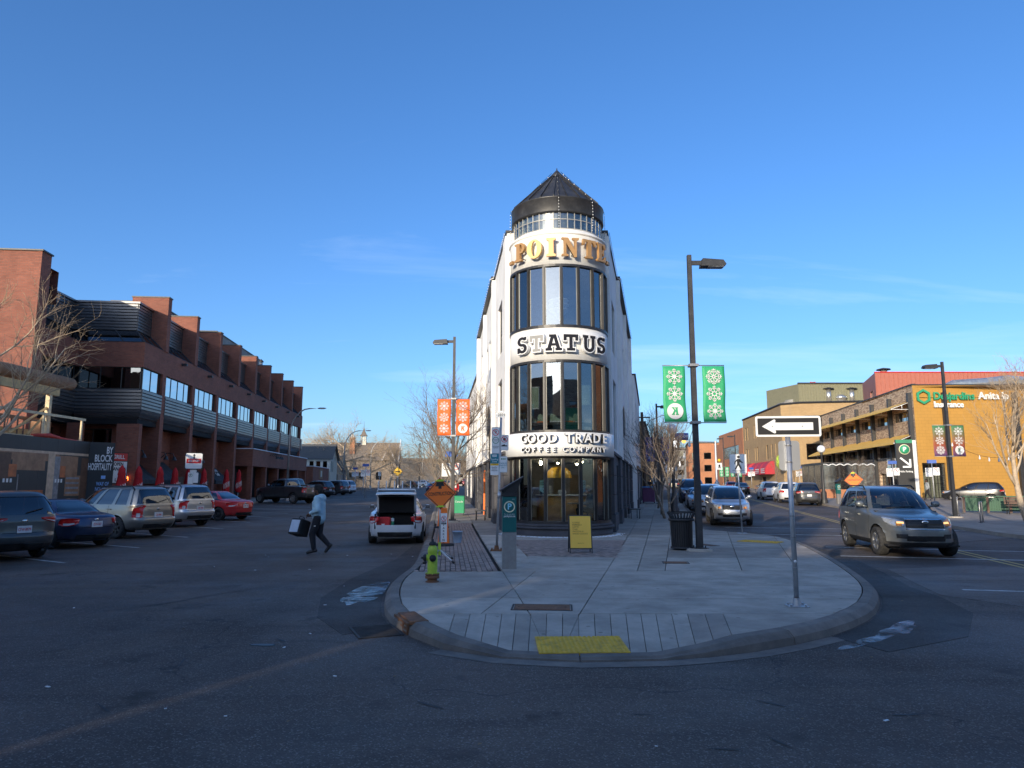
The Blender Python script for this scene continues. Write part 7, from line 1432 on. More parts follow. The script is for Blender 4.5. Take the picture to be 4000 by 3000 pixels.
# white saloon with its boot open
wc,wsh = make_car('sedan','p_white',(-3.85,24.5),-5.5,'white sedan with its boot lid raised at the left kerb','car',open_trunk=True,plate='',tail='side',wheels='six')
b = MB(); b.box(-.62,.62,-2.12,-1.3,.5,.53); b.box(-.64,-.6,-2.15,-1.3,.5,.95); b.box(.6,.64,-2.15,-1.3,.5,.95); b.box(-.64,.64,-1.34,-1.3,.5,.97); b.build('boot_well','sheet_black',wc)
bl_ = empty('boot_lid',(0,-1.5,.99),0,parent=wc); bl_.rotation_euler = (R(-72),0,0)
def lidmesh(s,y0,z0,th):
    b = MB(); vs = []
    for k,(y,z) in enumerate(((.02,0),(-.3,.03),(-.56,.0),(-.66,-.08),(-.7,-.36))):
        for i in range(9): x = (i - 4) / 4 * .62 * s; vs.append((x,y * s + y0,z * s + z0 - .05 * abs((i - 4) / 4) ** 3))
    b.add(vs,[(k * 9 + i,k * 9 + i + 1,k * 9 + 10 + i,k * 9 + 9 + i) for k in range(4) for i in range(8)],True); return b
o = lidmesh(1,0,0,0).build('lid_skin','p_white',bl_); so_m = o.modifiers.new('s','SOLIDIFY'); so_m.thickness = .03
o = lidmesh(.9,-.02,-.055,0).build('lid_lining','sheet_black',bl_)
b = MB(); b.tube([(-.55,-.02,-.04),(-.56,.12,-.12)],.018,5); b.tube([(.55,-.02,-.04),(.56,.12,-.12)],.018,5); b.build('hinge','black_metal',bl_)
b = MB(); b.tube([(-.6,-.72,-.1),(-.58,-.76,-.02),(.58,-.76,-.02),(.6,-.72,-.1)],.025,6); b.build('spoiler','p_white',bl_)
cx_,cy_ = -3.85,24.5
def oncar(x,y,z): a = H(-5.5); return (cx_ + x * math.cos(a) - y * math.sin(a),cy_ + x * math.sin(a) + y * math.cos(a),z)
bg_ = empty('red_bag',oncar(-.38,-1.9,.54),H(-5.5),'red insulated bag lying in the open boot of the white sedan','bag'); b = MB(); b.bbox(-.22,.22,-.15,.2,0,.3,.03); b.build('bag_body','sign_red',bg_); b = MB(); b.plate([(-.06,.1),(.06,.1),(.03,.05),(-.03,.05)],-.155,-.15); b.build('print','sign_white',bg_)
gb = empty('green_bottle',oncar(-.1,-1.9,.54),0,'green bottle with white label beside the red bag','bottle'); b = MB(); b.lathe([(.05,0),(.05,.16),(.03,.22),(.02,.28),(0,.28)],(0,0,0),12); b.build('bottle','green_paint',gb); b = MB(); b.lathe([(.052,.17),(.052,.26)],(0,0,0),12); b.build('label','sign_white',gb)
fo_.scale = (1.07,) * 3
# ================================================================ lamps, banners, signs, street furniture
def gradmat():
    m = bpy.data.materials.new('banner_mixed'); m.use_nodes = True; t = m.node_tree; b = t.nodes['Principled BSDF']; b.inputs['Roughness'].default_value = .65; tx = nd(t,'ShaderNodeTexCoord'); sp = nd(t,'ShaderNodeSeparateXYZ'); t.links.new(tx.outputs['Object'],sp.inputs[0]); mr = nd(t,'ShaderNodeMapRange'); mr.inputs['From Min'].default_value = -1.55; mr.inputs['From Max'].default_value = 0; t.links.new(sp.outputs[2],mr.inputs[0]); r_ = nd(t,'ShaderNodeValToRGB'); e = r_.color_ramp.elements; e[0].color = (.07,.04,.16,1); e[1].color = (.04,.2,.09,1); n = r_.color_ramp.elements.new(.4); n.color = (.33,.08,.03,1); t.links.new(mr.outputs[0],r_.inputs[0]); t.links.new(r_.outputs[0],b.inputs['Base Color']); M['banner_mixed'] = m
gradmat()
def flake(r_,style,y=-.012):
    """snowflake of bars in the xz plane"""
    b = MB(); n = 8 if style != 1 else 8
    for k in range(n):
        a = 2 * math.pi * k / n; d = Vector((math.cos(a),math.sin(a))); p = Vector((-d.y,d.x))
        def bar(s,e,w_):
            q = e - s; q = q.normalized(); m = Vector((-q.y,q.x)) * w_; b.add([(v.x,y,v.y) for v in (s - m,e - m,e + m,s + m)],[(0,1,2,3)])
        bar(d * r_ * (.28 if style == 1 else .05),d * r_,r_ * .05)
        for f,l in ((.5,.3),(.72,.24)) if style != 2 else ((.45,.42),(.7,.3)):
            for s in (1,-1): c = d * r_ * f; bar(c,c + (d * .75 + p * s * .75) * r_ * l,r_ * .042)
    if style == 1:
        for k in range(12): a0,a1 = 2 * math.pi * k / 12,2 * math.pi * (k + 1) / 12; b.add([(r_ * f * math.cos(a),y,r_ * f * math.sin(a)) for a,f in ((a0,.2),(a1,.2),(a1,.3),(a0,.3))],[(0,1,2,3)])
    elif style == 0: b.add([(r_ * .22 * math.cos(R(t)),y - .001,r_ * .22 * math.sin(R(t))) for t in range(0,360,30)],[tuple(range(12))])
    return b
def banner(parent,x,ztop,w_,h_,mat,marks,kmirror=False,seed=0,yb=0):
    o = empty('banner_cloth',(x,yb,ztop),0,parent=parent); b = MB(); nx,nz = 7,14; rnd = random.Random(seed); ph = rnd.uniform(0,6)
    vs = [((i / nx - .5) * w_ + .02 * math.sin(j * .5 + ph) * (j / nz),.012 * math.sin(i * 1.3 + j * .55 + ph) * (.3 + j / nz),-h_ * j / nz) for j in range(nz + 1) for i in range(nx + 1)]; b.add(vs,[(j * (nx + 1) + i,(j + 1) * (nx + 1) + i,(j + 1) * (nx + 1) + i + 1,j * (nx + 1) + i + 1) for j in range(nz) for i in range(nx)],True); c = b.build('cloth',mat,o); c.modifiers.new('s','SOLIDIFY').thickness = .004
    for k,mk_ in enumerate(marks):
        z = -h_ * (.19 + .31 * k)
        if mk_ == 'K':
            d = MB(); d.add([(w_ * .36 * math.cos(R(t)),-.03,w_ * .36 * math.sin(R(t))) for t in range(0,360,15)],[tuple(range(24))]); d.build('disc','banner_white',o,(0,0,z)); me = glyph('K',w_ * .34,.004,mirror=kmirror); me.materials.append(M[mat if mat != 'banner_mixed' else 'planter_green']); link('letter',me,o,(0,-.038,z - w_ * .17))
        else: flake(w_ * .36,mk_,-.03).build('snowflake','banner_white',o,(0,0,z))
def street_lamp(x,y,h,side,label,mats,left,right,zb0,bh,bw,km=False,gap=.22,group='black square street lamps with banners'):
    z = gz(y) + .15; o = empty('street_lamp',(x,y,z),0,label,'street lamp',group); b = MB(); b.add([(sx * w_,sy * w_,zz) for w_,zz in ((.08,0),(.07,2.2),(.055,h)) for sx,sy in ((-1,-1),(1,-1),(1,1),(-1,1))],[(k * 4 + i,k * 4 + (i + 1) % 4,k * 4 + 4 + (i + 1) % 4,k * 4 + 4 + i) for k in range(2) for i in range(4)] + [(8,9,10,11)]); b.build('pole','black_metal',o)
    b = MB(); b.box(side * .06,side * .34,-.03,.03,h - .28,h - .16) if side > 0 else b.box(side * .34,side * .06,-.03,.03,h - .28,h - .16); b.build('arm','black_metal',o)
    b = MB(); s = side; pr = [(.3,h - .34),(.34,h - .13),(.9,h - .17),(.98,h - .29),(.95,h - .33)]; b.plate([(s * a,c) for a,c in (pr if s > 0 else pr[::-1])][::-1],-.16,.16); b.build('lamp_head','black_metal',o,fix=True)
    b = MB(); b.box(*sorted((s * .5,s * .92)),-.13,.13,h - .352,h - .335); b.build('lens','steel_grey',o)
    b = MB(); b.lathe([(.34,0),(.33,.05),(.25,.07)],(0,0,-.0),20); b.build('footing','concrete',o); b = MB(); b.box(-.15,.15,-.15,.15,.06,.09); [b.cyl((sx * .12,sy * .12),.018,.09,.14,6) for sx in (-1,1) for sy in (-1,1)]; b.build('base_plate','black_metal',o)
    for zz in (zb0 + .02,zb0 - bh - .02): b = MB(); b.tube([(-gap - bw,-.02,zz - z + .0),(gap + bw,-.02,zz - z)],.014,5); b.cbox((0,-.02,zz - z),(.24,.26,.07)); b.build('banner_arm','steel_grey',o)
    banner(o,-gap - bw / 2,zb0 - z,bw,bh,mats[0],left,km,1,-.03); banner(o,gap + bw / 2,zb0 - z,bw,bh,mats[1],right,False,2,-.03)
    return o
street_lamp(4.87,18.7,7.95,1,'black street lamp with green snowflake banners beside the litter bin',('banner_green','banner_green'),(0,0,'K'),(2,1,0),5.0,1.5,.6,True,.23)
street_lamp(-2.62,31.5,8.3,-1,'black street lamp with orange snowflake banners behind the construction sign',('banner_orange','banner_orange'),(0,1,0),(0,0,'K'),5.65,1.62,.6,False,.12)
street_lamp(21.6,34.9,7.7,-1,'black street lamp with green and purple snowflake banners before the ochre wall',('banner_mixed','banner_mixed'),(0,1,2),(0,0,'K'),4.75,1.5,.62,False,.16)
street_lamp(10.4,50.5,7.2,1,'black street lamp with blue snowflake banners among the bare trees',('banner_blue','banner_blue'),(0,0,0),(0,0,0),5.2,1.7,.66,False,.2)
street_lamp(30.0,95,7.6,-1,'far black street lamp with pale green banners by the orange brick building',('banner_green','banner_green'),(0,1,0),(0,1,0),4.4,1.5,.6,False,.15)
street_lamp(33.5,112,8.2,-1,'far black street lamp at the orange brick building',('banner_green','banner_green'),(0,1,0),(0,1,0),4.6,1.5,.6,False,.15)
def globe_lamp(x,y,h,label):
    o = empty('globe_lamp',(x,y,gz(y) + .15),0,label,'street lamp','black globe street lamps'); b = MB(); b.lathe([(.26,0),(.26,.25),(.2,.35),(.2,.8),(.12,.95),(.1,1.1),(.085,h * .6),(.07,h - .45),(.12,h - .4),(.08,h - .35),(.13,h - .27)],(0,0,0),14); b.build('pole','black_metal',o); b = MB(); b.sphere((0,0,h),.29,20,14); b.build('globe','lamp_globe',o); b = MB(); b.tube([(-.75,0,h - 1.1),(.75,0,h - 1.1)],.02,5); b.build('cross_bar','black_metal',o); return o
globe_lamp(8.75,38.5,4.55,'black globe lamp with pale ball among the parked cars'); globe_lamp(23.4,53.5,4.05,'black globe lamp with white ball by the parking machine')
def arm_light(x,y,h,reach,label):
    o = empty('curved_street_light',(x,y,gz(y)),0,label,'street light','curved arm street lights'); b = MB(); pts = [(0,0,0),(0,0,h * .7)] + [(reach * (1 - math.cos(R(t))) * .9,0,h * .7 + h * .3 * math.sin(R(t))) for t in (15,30,45,60,75,90)] + [(reach * 1.3,0,h)]; b.tube(pts,[.1,.085] + [.06] * 7,8); b.build('pole','steel_grey',o); b = MB(); b.sphere((reach * 1.5,0,h + .02),.3,10,6,(1.4,.5,.28)); b.build('lamp_head','galv',o); b = MB(); b.lathe([(.2,0),(.18,.5),(.1,.6)],(0,0,0),10); b.build('base','steel_grey',o)
arm_light(-20.2,64,8.3,1.9,'dark curved street light in front of the low brick extension'); arm_light(-23.7,100,8.6,2.2,'curved street light before the bare tree and hall'); arm_light(-25.7,129,8.6,2.2,'curved street light at the brick terrace corner'); arm_light(-24,150,9,2.2,'curved street light along the brick terrace'); arm_light(-24,190,9,2.2,'farthest curved street light on the left street'); arm_light(20.5,92,8.4,-2.4,'curved street light over the far right street')
def ringd(parent,x,y,z,r_,mat,slash=False,w_=.17):
    me = outline_mesh([arc(0,0,r_,r_,0,345,23),arc(0,0,r_ * (1 - w_),r_ * (1 - w_),0,345,23)[::-1]],.003); me.materials.append(M[mat]); link('ring',me,parent,(x,y,z))
    if slash: b = MB(); b.cbox((0,0,0),(r_ * 1.8,.003,r_ * .2),Matrix.Rotation(R(45),4,'Y')); b.build('slash',mat,parent,(x,y - .002,z))
# --- regulatory sign post left of the tower
sp1 = empty('parking_sign_post',(-.4,18.7,.15),0,'leaning galvanised post with four parking and loading plates beside the parking machine','sign post'); b = MB(); b.tube([(0,0,0),(.06,0,1.6),(.11,0,3.55)],.032,10); b.build('pole','galv',sp1); b = MB(); b.tube([(.055,0,1.35),(.065,0,1.5)],.042,10); b.build('collar','galv',sp1); b = MB(); b.box(-.16,.16,-.12,.12,0,.03); [b.cyl((sx,sy),.022,.03,.07,6) for sx in (-.12,.12) for sy in (-.08,.08)]; b.lathe([(.07,.03),(.05,.14)],(0,0,0),10); b.build('base_plate','rust',sp1)
def plate_sign(parent,x,z,w_,h_,mat='sign_white',border=None,y=-.05,r_=.025,back=True):
    b = MB(); b.plate(rrect(w_,h_,r_,0,0),0,.006); o = b.build('sign_plate',mat,parent,(x,y,z))
    if border: me = outline_mesh([rrect(w_ - .012,h_ - .012,r_),rrect(w_ - .022,h_ - .022,r_ * .8)[::-1]],.002); me.materials.append(M[border]); link('border',me,o,(0,-.002,0))
    return o
p = plate_sign(sp1,.1,3.53,.27,.13,r_=.03); text('lettering','2859',.1,'sign_black',p,(.02,-.002,0),bold=.008,ext=.001); b = MB(); b.plate([(-.12,0),(-.095,.015),(-.095,-.015)],-.003,0); b.build('arrow','sign_black',p); b = MB(); b.plate(rrect(.12,.06,.02,0,.085),0,.006); b.build('crest','sign_white',p)
p = plate_sign(sp1,-.03,2.86,.22,.7,'sign_white','sign_black'); ringd(p,0,-.004,.21,.088,'sign_red',True); text('lettering','P',.12,'sign_black',p,(0,-.003,.21),bold=.015,ext=.001); ringd(p,0,-.004,0.0,.088,'sign_green'); text('lettering','LOADING\nZONE',.035,'sign_black',p,(0,-.003,0),ext=.001); text('lettering','MAXIMUM 30 MINUTES\nWITH ACTIVE PLATE\nREGISTRATION',.022,'sign_black',p,(0,-.003,-.18),ext=.001,sx=.75)
p = plate_sign(sp1,.2,2.8,.215,.41,'sign_white','sign_black',-.045); ringd(p,0,-.004,.09,.085,'sign_red',True); b = MB(); b.plate(rrect(.07,.08,.03,0,.09),-.003,0); b.build('hand','sign_black',p); b = MB(); b.plate([(-.08,-.1),(.08,-.1),(.07,-.07),(.02,-.07),(.0,-.04),(-.04,-.06),(-.08,-.07)],-.003,0); b.build('tow_symbol','sign_black',p)
p = plate_sign(sp1,-.06,2.23,.22,.56,'sign_white',None,-.05); b = MB(); b.plate(rrect(.22,.26,.025,0,.15),-.002,0); b.build('teal_field','sign_teal',p); b = MB(); b.cbox((0,-.001,-.005),(.21,.002,.05)); b.build('yellow_field','sign_yellow',p); text('lettering','Loading\nZone',.06,'sign_white',p,(0,-.004,.1),ext=.001,bold=.01); text('lettering','2859',.05,'sign_teal',p,(0,-.006,.225),ext=.001); b = MB(); b.plate(rrect(.12,.06,.015,0,.225),-.004,-.002); b.build('crest','sign_white',p); text('lettering','NEW',.035,'sign_black',p,(0,-.003,-.005),ext=.001); text('lettering','ParkPlus\nSession\nRequired',.042,'sign_black',p,(0,-.003,-.12),ext=.001,bold=.008)
p = plate_sign(sp1,.17,2.23,.21,.42,'sign_white','sign_teal',-.045); b = MB(); [b.cbox((-.045 + k * .045,-.001,.14),(.036,.002,.03)) for k in range(3)]; b.build('car_symbol','sign_green',p); text('lettering','PARALLEL\nPARKING\nONLY',.056,'sign_teal',p,(0,-.003,-.03),ext=.001,sx=.8)
# --- parking machine
def kiosk(x,y,rz,label,big=True):
    o = empty('parking_machine',(x,y,gz(y) + .15),rz,label,'parking machine',None); b = MB(); b.bbox(-.145,.145,-.11,.11,0,.74,.012); b.build('lower_case','steel_grey',o); b = MB(); b.bbox(-.145,.145,-.112,.11,.74,1.46,.008); b.build('upper_case','teal_kiosk',o); b = MB(); b.box(-.16,.18,-.13,.13,1.46,1.53); b.build('cap','black_plastic',o); b = MB(); b.add([(-.14,-.12,1.53),(.14,-.12,1.53),(.14,.12,1.53),(-.14,.12,1.53),(-.18,-.16,1.6),(.27,-.16,1.86),(.27,.16,1.86),(-.18,.16,1.6)],[(0,1,5,4),(1,2,6,5),(2,3,7,6),(3,0,4,7)]); b.build('solar_bracket','black_plastic',o,fix=True); b = MB(); b.add([(-.2,-.18,1.59),(.29,-.18,1.875),(.29,.18,1.875),(-.2,.18,1.59),(-.19,-.18,1.57),(.3,-.18,1.855),(.3,.18,1.855),(-.19,.18,1.57)],[(0,1,2,3),(0,4,5,1),(1,5,6,2),(2,6,7,3),(3,7,4,0),(7,6,5,4)]); b.build('solar_panel','black_metal',o,fix=True)
    me = outline_mesh([arc(0,0,.115,.115,0,345,23),arc(0,0,.092,.092,0,345,23)[::-1]],.004); me.materials.append(M['kiosk_cream']); link('ring',me,o,(0,-.118,1.25)); text('lettering','P',.17,'kiosk_cyan',o,(0,-.116,1.25),bold=.03,ext=.002)
    text('lettering','parkplus.ca',.058,'sign_white',o,(0,-.116,1.06),ext=.001,bold=.012,sx=.9); text('lettering','Pay with your phone',.026,'sign_white',o,(0,-.116,1.1),ext=.001); text('lettering',"IT'S",.03,'sign_white',o,(.08,-.116,1.4),ext=.001); return o
kiosk(-.06,14.82,R(4),'teal and steel parking machine with solar panel in front of the flatiron'); kiosk(23.9,52.2,R(10),'teal parking machine beside the far construction sign')
# --- yellow sandwich board
sw = empty('sandwich_board',(1.72,18.2,.15),R(3),'yellow sandwich board listing coffee drinks in front of the shop glass','sandwich board'); t8 = Matrix.Rotation(R(-10),4,'X')
b = MB(); b.box(-.29,-.265,-.012,.02,0,.95); b.box(.265,.29,-.012,.02,0,.95); b.box(-.265,.265,-.012,.02,.925,.95); b.box(-.265,.265,-.012,.02,.1,.13); f = b.build('front_frame','black_metal',sw,(0,-.18,0),rot=(R(-10),0,0)); b = MB(); b.box(-.265,.265,-.008,.008,.13,.925); bd = b.build('board','board_yellow',f)
text('lettering','COFFEE\nESPRESSO\nLATTE\nCHAI\nMATCHA &\nBAKED GOODS',.055,'menu_brown',bd,(-.2,-.01,.62),ext=.001,align='LEFT'); text('lettering','@goodtradeco',.024,'menu_brown',bd,(0,-.01,.25),ext=.001,bold=.01)
b = MB(); b.box(-.29,-.265,-.012,.012,0,.95); b.box(.265,.29,-.012,.012,0,.95); b.box(-.265,.265,-.012,.012,.925,.95); b.box(-.265,.265,-.006,.006,.1,.9); b.build('back_frame','black_metal',sw,(0,.16,0),rot=(R(10),0,0))
# --- hydrant
hy = empty('fire_hydrant',(-1.41,12.81,.15),R(8),'lime green fire hydrant with black caps and rusty foot','fire hydrant'); b = MB(); b.lathe([(.088,.08),(.088,.42),(.082,.5),(.088,.51),(.088,.55),(.075,.6),(.05,.63),(.05,.64)],(0,0,0),24); b.build('barrel','hydrant_paint',hy); b = MB(); b.lathe([(.12,.0),(.115,.015),(.085,.02),(.085,.06),(.125,.065),(.125,.1),(.118,.105),(.118,.12),(.125,.122),(.125,.14),(.09,.15)],(0,0,0),24); b.build('flange','rust',hy); b = MB(); [b.cyl((.108 * math.cos(k * math.pi / 4),.108 * math.sin(k * math.pi / 4)),.014,.14,.165,6) for k in range(8)]; b.build('bolt','hydrant_paint',hy)
b = MB(); b.lathe([(.066,.635),(.07,.66),(.05,.69),(.02,.7),(.02,.74),(0,.74)],(0,0,0),20); b.build('bonnet','black_plastic',hy)
for s,a in ((-1,R(90)),(0,0)):
    n_ = empty('outlet',(0,0,.42),0,parent=hy); b = MB(); b.lathe([(.05,.07),(.055,.1),(.055,.115)],(0,0,0),16); b.build('outlet_neck','hydrant_paint',n_); b = MB(); b.lathe([(.06,.11),(.062,.14),(.045,.165),(.02,.17),(.02,.2),(0,.2)],(0,0,0),12); b.build('cap','black_plastic',n_); n_.rotation_euler = (R(90),0,0) if s == 0 else (0,R(-90),0)
# --- construction diamonds
def diamond(x,y,zc,half,rz,label,legs=True):
    z0 = gz(y) + .15; o = empty('construction_sign',(x,y,z0),rz,label,'road sign'); q = half
    b = MB(); b.plate([(0,-q),(q,0),(0,q),(-q,0)],0,.006); d = b.build('panel','orange_sign',o,(0,0,zc),rot=(R(-3),R(-3),0)); me = outline_mesh([[(0,-q * .95),(q * .95,0),(0,q * .95),(-q * .95,0)],[(-q * .89,0),(0,q * .89),(q * .89,0),(0,-q * .89)]],.002); me.materials.append(M['sign_black']); link('border',me,d,(0,-.002,0))
    text('lettering','CONSTRUCTION',q * .31,'sign_black',d,(0,-.003,-.02 * q),ext=.001,bold=.012,sx=.62); b = MB(); b.plate([(-q * .1,q * .3),(q * .1,q * .3),(q * .1,q * .46),(q * .3,q * .46),(q * .18,q * .72),(-q * .18,q * .72),(-q * .3,q * .46),(-q * .1,q * .46)],-.003,0); b.build('arrow','sign_black',d)
    for s in (1,-1): b = MB(); b.plate([(-q * .22,s * q * .8 - q * .05),(q * .22,s * q * .8 - q * .05),(q * .16,s * q * .8 + q * .07),(-q * .16,s * q * .8 + q * .07)],-.03,.03); b.tube([(-q * .3,-.01,s * q * .8),(q * .3,-.01,s * q * .83)],.01,4); b.build('strap','lime_tape',d)
    b = MB(); b.tube([(0,.03,.1),(0,.03,zc + q * .7)],.02,8); b.build('mast','galv',o); b = MB(); b.box(-.03,.03,0,.06,.14,.42); b.build('stand_socket','hydrant_paint',o)
    for a in (-150,-35,35,150):
        u = R(a); L_ = .55; b = MB(); b.tube([(0,.03,.26),(L_ * math.sin(u),.03 - L_ * math.cos(u),.03)],.017,6); g = b.build('leg','pole_white',o); b = MB(); b.tube([((L_ - .05) * math.sin(u),.03 - (L_ - .05) * math.cos(u),.05),(L_ * 1.04 * math.sin(u),.03 - L_ * 1.04 * math.cos(u),.02)],.024,6); b.build('foot','black_plastic',g)
diamond(-1.62,16.1,1.5,.36,R(4),'orange CONSTRUCTION diamond on a folding stand behind the hydrant'); diamond(24.6,51.2,1.75,.62,R(-14),'distant orange CONSTRUCTION diamond before the patio room')
# --- no parking panels, bucket, cabinet
def panel_sign(x,y,label,w_=.26,h_=.95):
    o = empty('no_parking_panel',(x,y,gz(y) + .15),R(3),label,'traffic panel'); b = MB(); b.plate([(-w_ * .62,.06),(w_ * .62,.06),(w_ * .36,h_),(w_ * .3,h_ + .1),(-w_ * .3,h_ + .1),(-w_ * .36,h_)],-.03,.03); b.build('panel','orange_sign',o,fix=True); b = MB(); b.lathe([(.3,0),(.29,.05),(.1,.07)],(0,0,0),18); b.build('base','rubber',o); b = MB(); b.box(-w_ * .36,w_ * .36,-.036,-.03,.1,h_ - .05); s = b.build('sheet','sign_white',o); ringd(o,0,-.04,h_ - .2,.075,'sign_red',True); text('lettering','P',.1,'sign_black',o,(0,-.038,h_ - .2),ext=.001); text('lettering','NO\nP\nA\nR\nK\nI\nN\nG',.083,'sign_black',o,(0,-.038,.36),ext=.001,bold=.012); b = MB(); b.plate([(-.08,h_ - .34),(-.04,h_ - .31),(-.04,h_ - .33),(.04,h_ - .33),(.04,h_ - .31),(.08,h_ - .34),(.04,h_ - .37),(.04,h_ - .35),(-.04,h_ - .35),(-.04,h_ - .37)],-.039,-.036); b.build('arrow','sign_black',o)
panel_sign(-1.93,20.3,'orange and white NO PARKING panel on a rubber base beside the bucket'); panel_sign(-2.75,28.0,'second orange NO PARKING panel behind the first near the tree')
bk_ = empty('bucket',(-1.62,21.4,.15),0,'pale blue plastic bucket standing on the brick pavers','bucket'); b = MB(); b.lathe([(.12,0),(.15,.3),(.155,.3),(.155,.33),(.14,.33),(.115,.02),(0,.02)],(0,0,0),20); b.build('pail','bucket',bk_); b = MB(); b.tube([(-.15,0,.28),(-.1,-.12,.18),(.1,-.12,.18),(.15,0,.28)],.006,5); b.build('handle','galv',bk_)
mb_ = empty('green_cabinet',(-2.75,37,gz(37) + .15),R(4),'green metal relay cabinet behind the tree trunk','cabinet'); b = MB(); b.bbox(-.3,.3,-.25,.25,.12,1.0,.05); b.build('case','mail_green',mb_); b = MB(); [b.box(sx - .03,sx + .03,sy - .03,sy + .03,0,.12) for sx in (-.24,.24) for sy in (-.2,.2)]; b.build('leg','black_metal',mb_); text('lettering','Canada',.14,'sign_white',mb_,(0,-.256,.7),ext=.002)
for x,y in ((TX + lx(7.5) - .55,TY + 7.6),(TX + rx_(9) + .5,TY + 9)):
    o = empty('small_bench',(x,y,gz(y) + .15),0,'small black seat against the left stone wall' if x < 0 else 'small black rack against the right stone wall','seat'); b = MB(); b.box(-.25,.25,-.4,.4,.42,.46); b.build('seat','black_metal',o); [MB().tube([(sx,sy,0),(sx,sy,.42)],.02,5).build('leg','black_metal',o) for sx in (-.2,.2) for sy in (-.33,.33)]
# --- litter bin
lb = empty('litter_bin',(4.5,19.05,.15),0,'black slatted steel litter bin beside the lamp post','litter bin')
for k in range(30):
    a = 2 * math.pi * k / 30; c,s = math.cos(a),math.sin(a); b = MB(); b.add([(r_ * c - s * w_,r_ * s + c * w_,z) for z,r_ in ((.06,.275),(.76,.285)) for w_ in (-.02,.02)] + [((r_ - .02) * c - s * w_,(r_ - .02) * s + c * w_,z) for z,r_ in ((.06,.275),(.76,.285)) for w_ in (-.02,.02)],[(0,1,3,2),(4,6,7,5),(0,2,6,4),(1,5,7,3)]); b.build('slat','black_plastic',lb)
for k in range(24):
    a = 2 * math.pi * k / 24; c,s = math.cos(a),math.sin(a); b = MB(); b.tube([(.285 * c,.285 * s,.78),(.3 * c,.3 * s,.86),(.36 * c,.36 * s,.96)],.014,5); b.build('collar_bar','black_plastic',lb)
b = MB(); b.lathe([(.36,.96),(.375,.965),(.36,.985)],(0,0,0),28); b.lathe([(.33,.75),(.345,.77),(.34,.81),(.3,.815)],(0,0,0),28); b.lathe([(.3,.04),(.3,.08),(.27,.09)],(0,0,0),28); b.build('hoop','black_plastic',lb); b = MB(); b.cyl((0,0),.25,.03,.8,24); b.build('liner','sheet_black',lb)
# --- one way arrow
ow_ = empty('one_way_sign',(4.02,10.28,.15),R(-6),'black and white one way arrow pointing left on a galvanised post','road sign'); b = MB(); b.tube([(.0,0,.02),(.0,0,2.42)],.036,12); b.build('pole','galv',ow_); b = MB(); b.box(-.14,.14,-.12,.12,0,.015); b.lathe([(.06,.01),(.045,.12)],(0,0,0),12); [b.cyl((sx * .1,sy * .08),.018,.015,.045,6) for sx in (-1,1) for sy in (-1,1)]; b.build('base_plate','galv',ow_)
for z in (.52,.95,1.25): b = MB(); b.tube([(0,0,z),(0,0,z + .015)],.039,12); b.build('band','steel_grey',ow_)
b = MB(); b.lathe([(.022,0),(.022,.003),(0,.003)],(0,0,0),14); b.build('sticker','sign_white',ow_,(0,-.036,.62),rot=(R(90),0,0))
pl = plate_sign(ow_,0,2.54,.92,.3,'sign_white',None,-.05,.03); b = MB(); b.plate(rrect(.86,.24,.012),-.003,0); b.build('field','sign_black',pl)
me = outline_mesh([[(-.37,0),(-.2,.1),(-.185,.1),(-.175,.09),(-.18,.055),(.35,.055),(.35,-.055),(-.18,-.055),(-.175,-.09),(-.185,-.1),(-.2,-.1)]],.003); me.materials.append(M['sign_white']); link('arrow',me,pl,(0,-.006,0))
for x in (-.22,.2): b = MB(); b.lathe([(.012,0),(.008,.008),(0,.009)],(0,0,0),8); b.build('bolt','galv',pl,(x,-.006,0),rot=(R(90),0,0))
bp_ = plate_sign(ow_,.02,2.12,.3,.43,'silver',None,.04,.05); bp_['label'] = 'plain back of a sign facing away'
for z in (2.02,2.26): b = MB(); b.tube([(0,0,z),(0,0,z + .02)],.042,12); b.build('band','steel_grey',ow_)
# --- pedestrian sign
pd = empty('pedestrian_sign',(8.06,25.3,.15),R(-4),'white pedestrian crossing sign on a slim post at the far kerb','road sign'); b = MB(); b.tube([(.05,0,0),(-.02,0,2.75)],.03,8); b.build('pole','galv',pd); b = MB(); b.box(-.12,.2,-.1,.1,0,.02); b.build('base_plate','galv',pd); pp = plate_sign(pd,0,2.44,.6,.68,'sign_white','sign_black',-.045,.03)
b = MB(); b.add([(.05 * math.cos(R(t)) + .02,-.004,.24 + .05 * math.sin(R(t))) for t in range(0,360,20)],[tuple(range(18))]); b.plate([(-.03,.17),(.06,.17),(.1,.1),(.17,.05),(.16,.02),(.06,.06),(.05,0),(.1,-.12),(.12,-.2),(.08,-.2),(.0,-.06),(-.08,-.2),(-.13,-.2),(-.04,-.02),(-.04,.09),(-.09,.05),(-.1,-.02),(-.13,-.02),(-.12,.07)],-.004,0); b.cbox((0,-.003,-.235),(.42,.003,.012)); b.build('walker_symbol','sign_black',pp); text('lettering','NO PARKING WITHIN\nTHE CROSSWALK',.028,'sign_black',pp,(0,-.003,-.285),ext=.001)
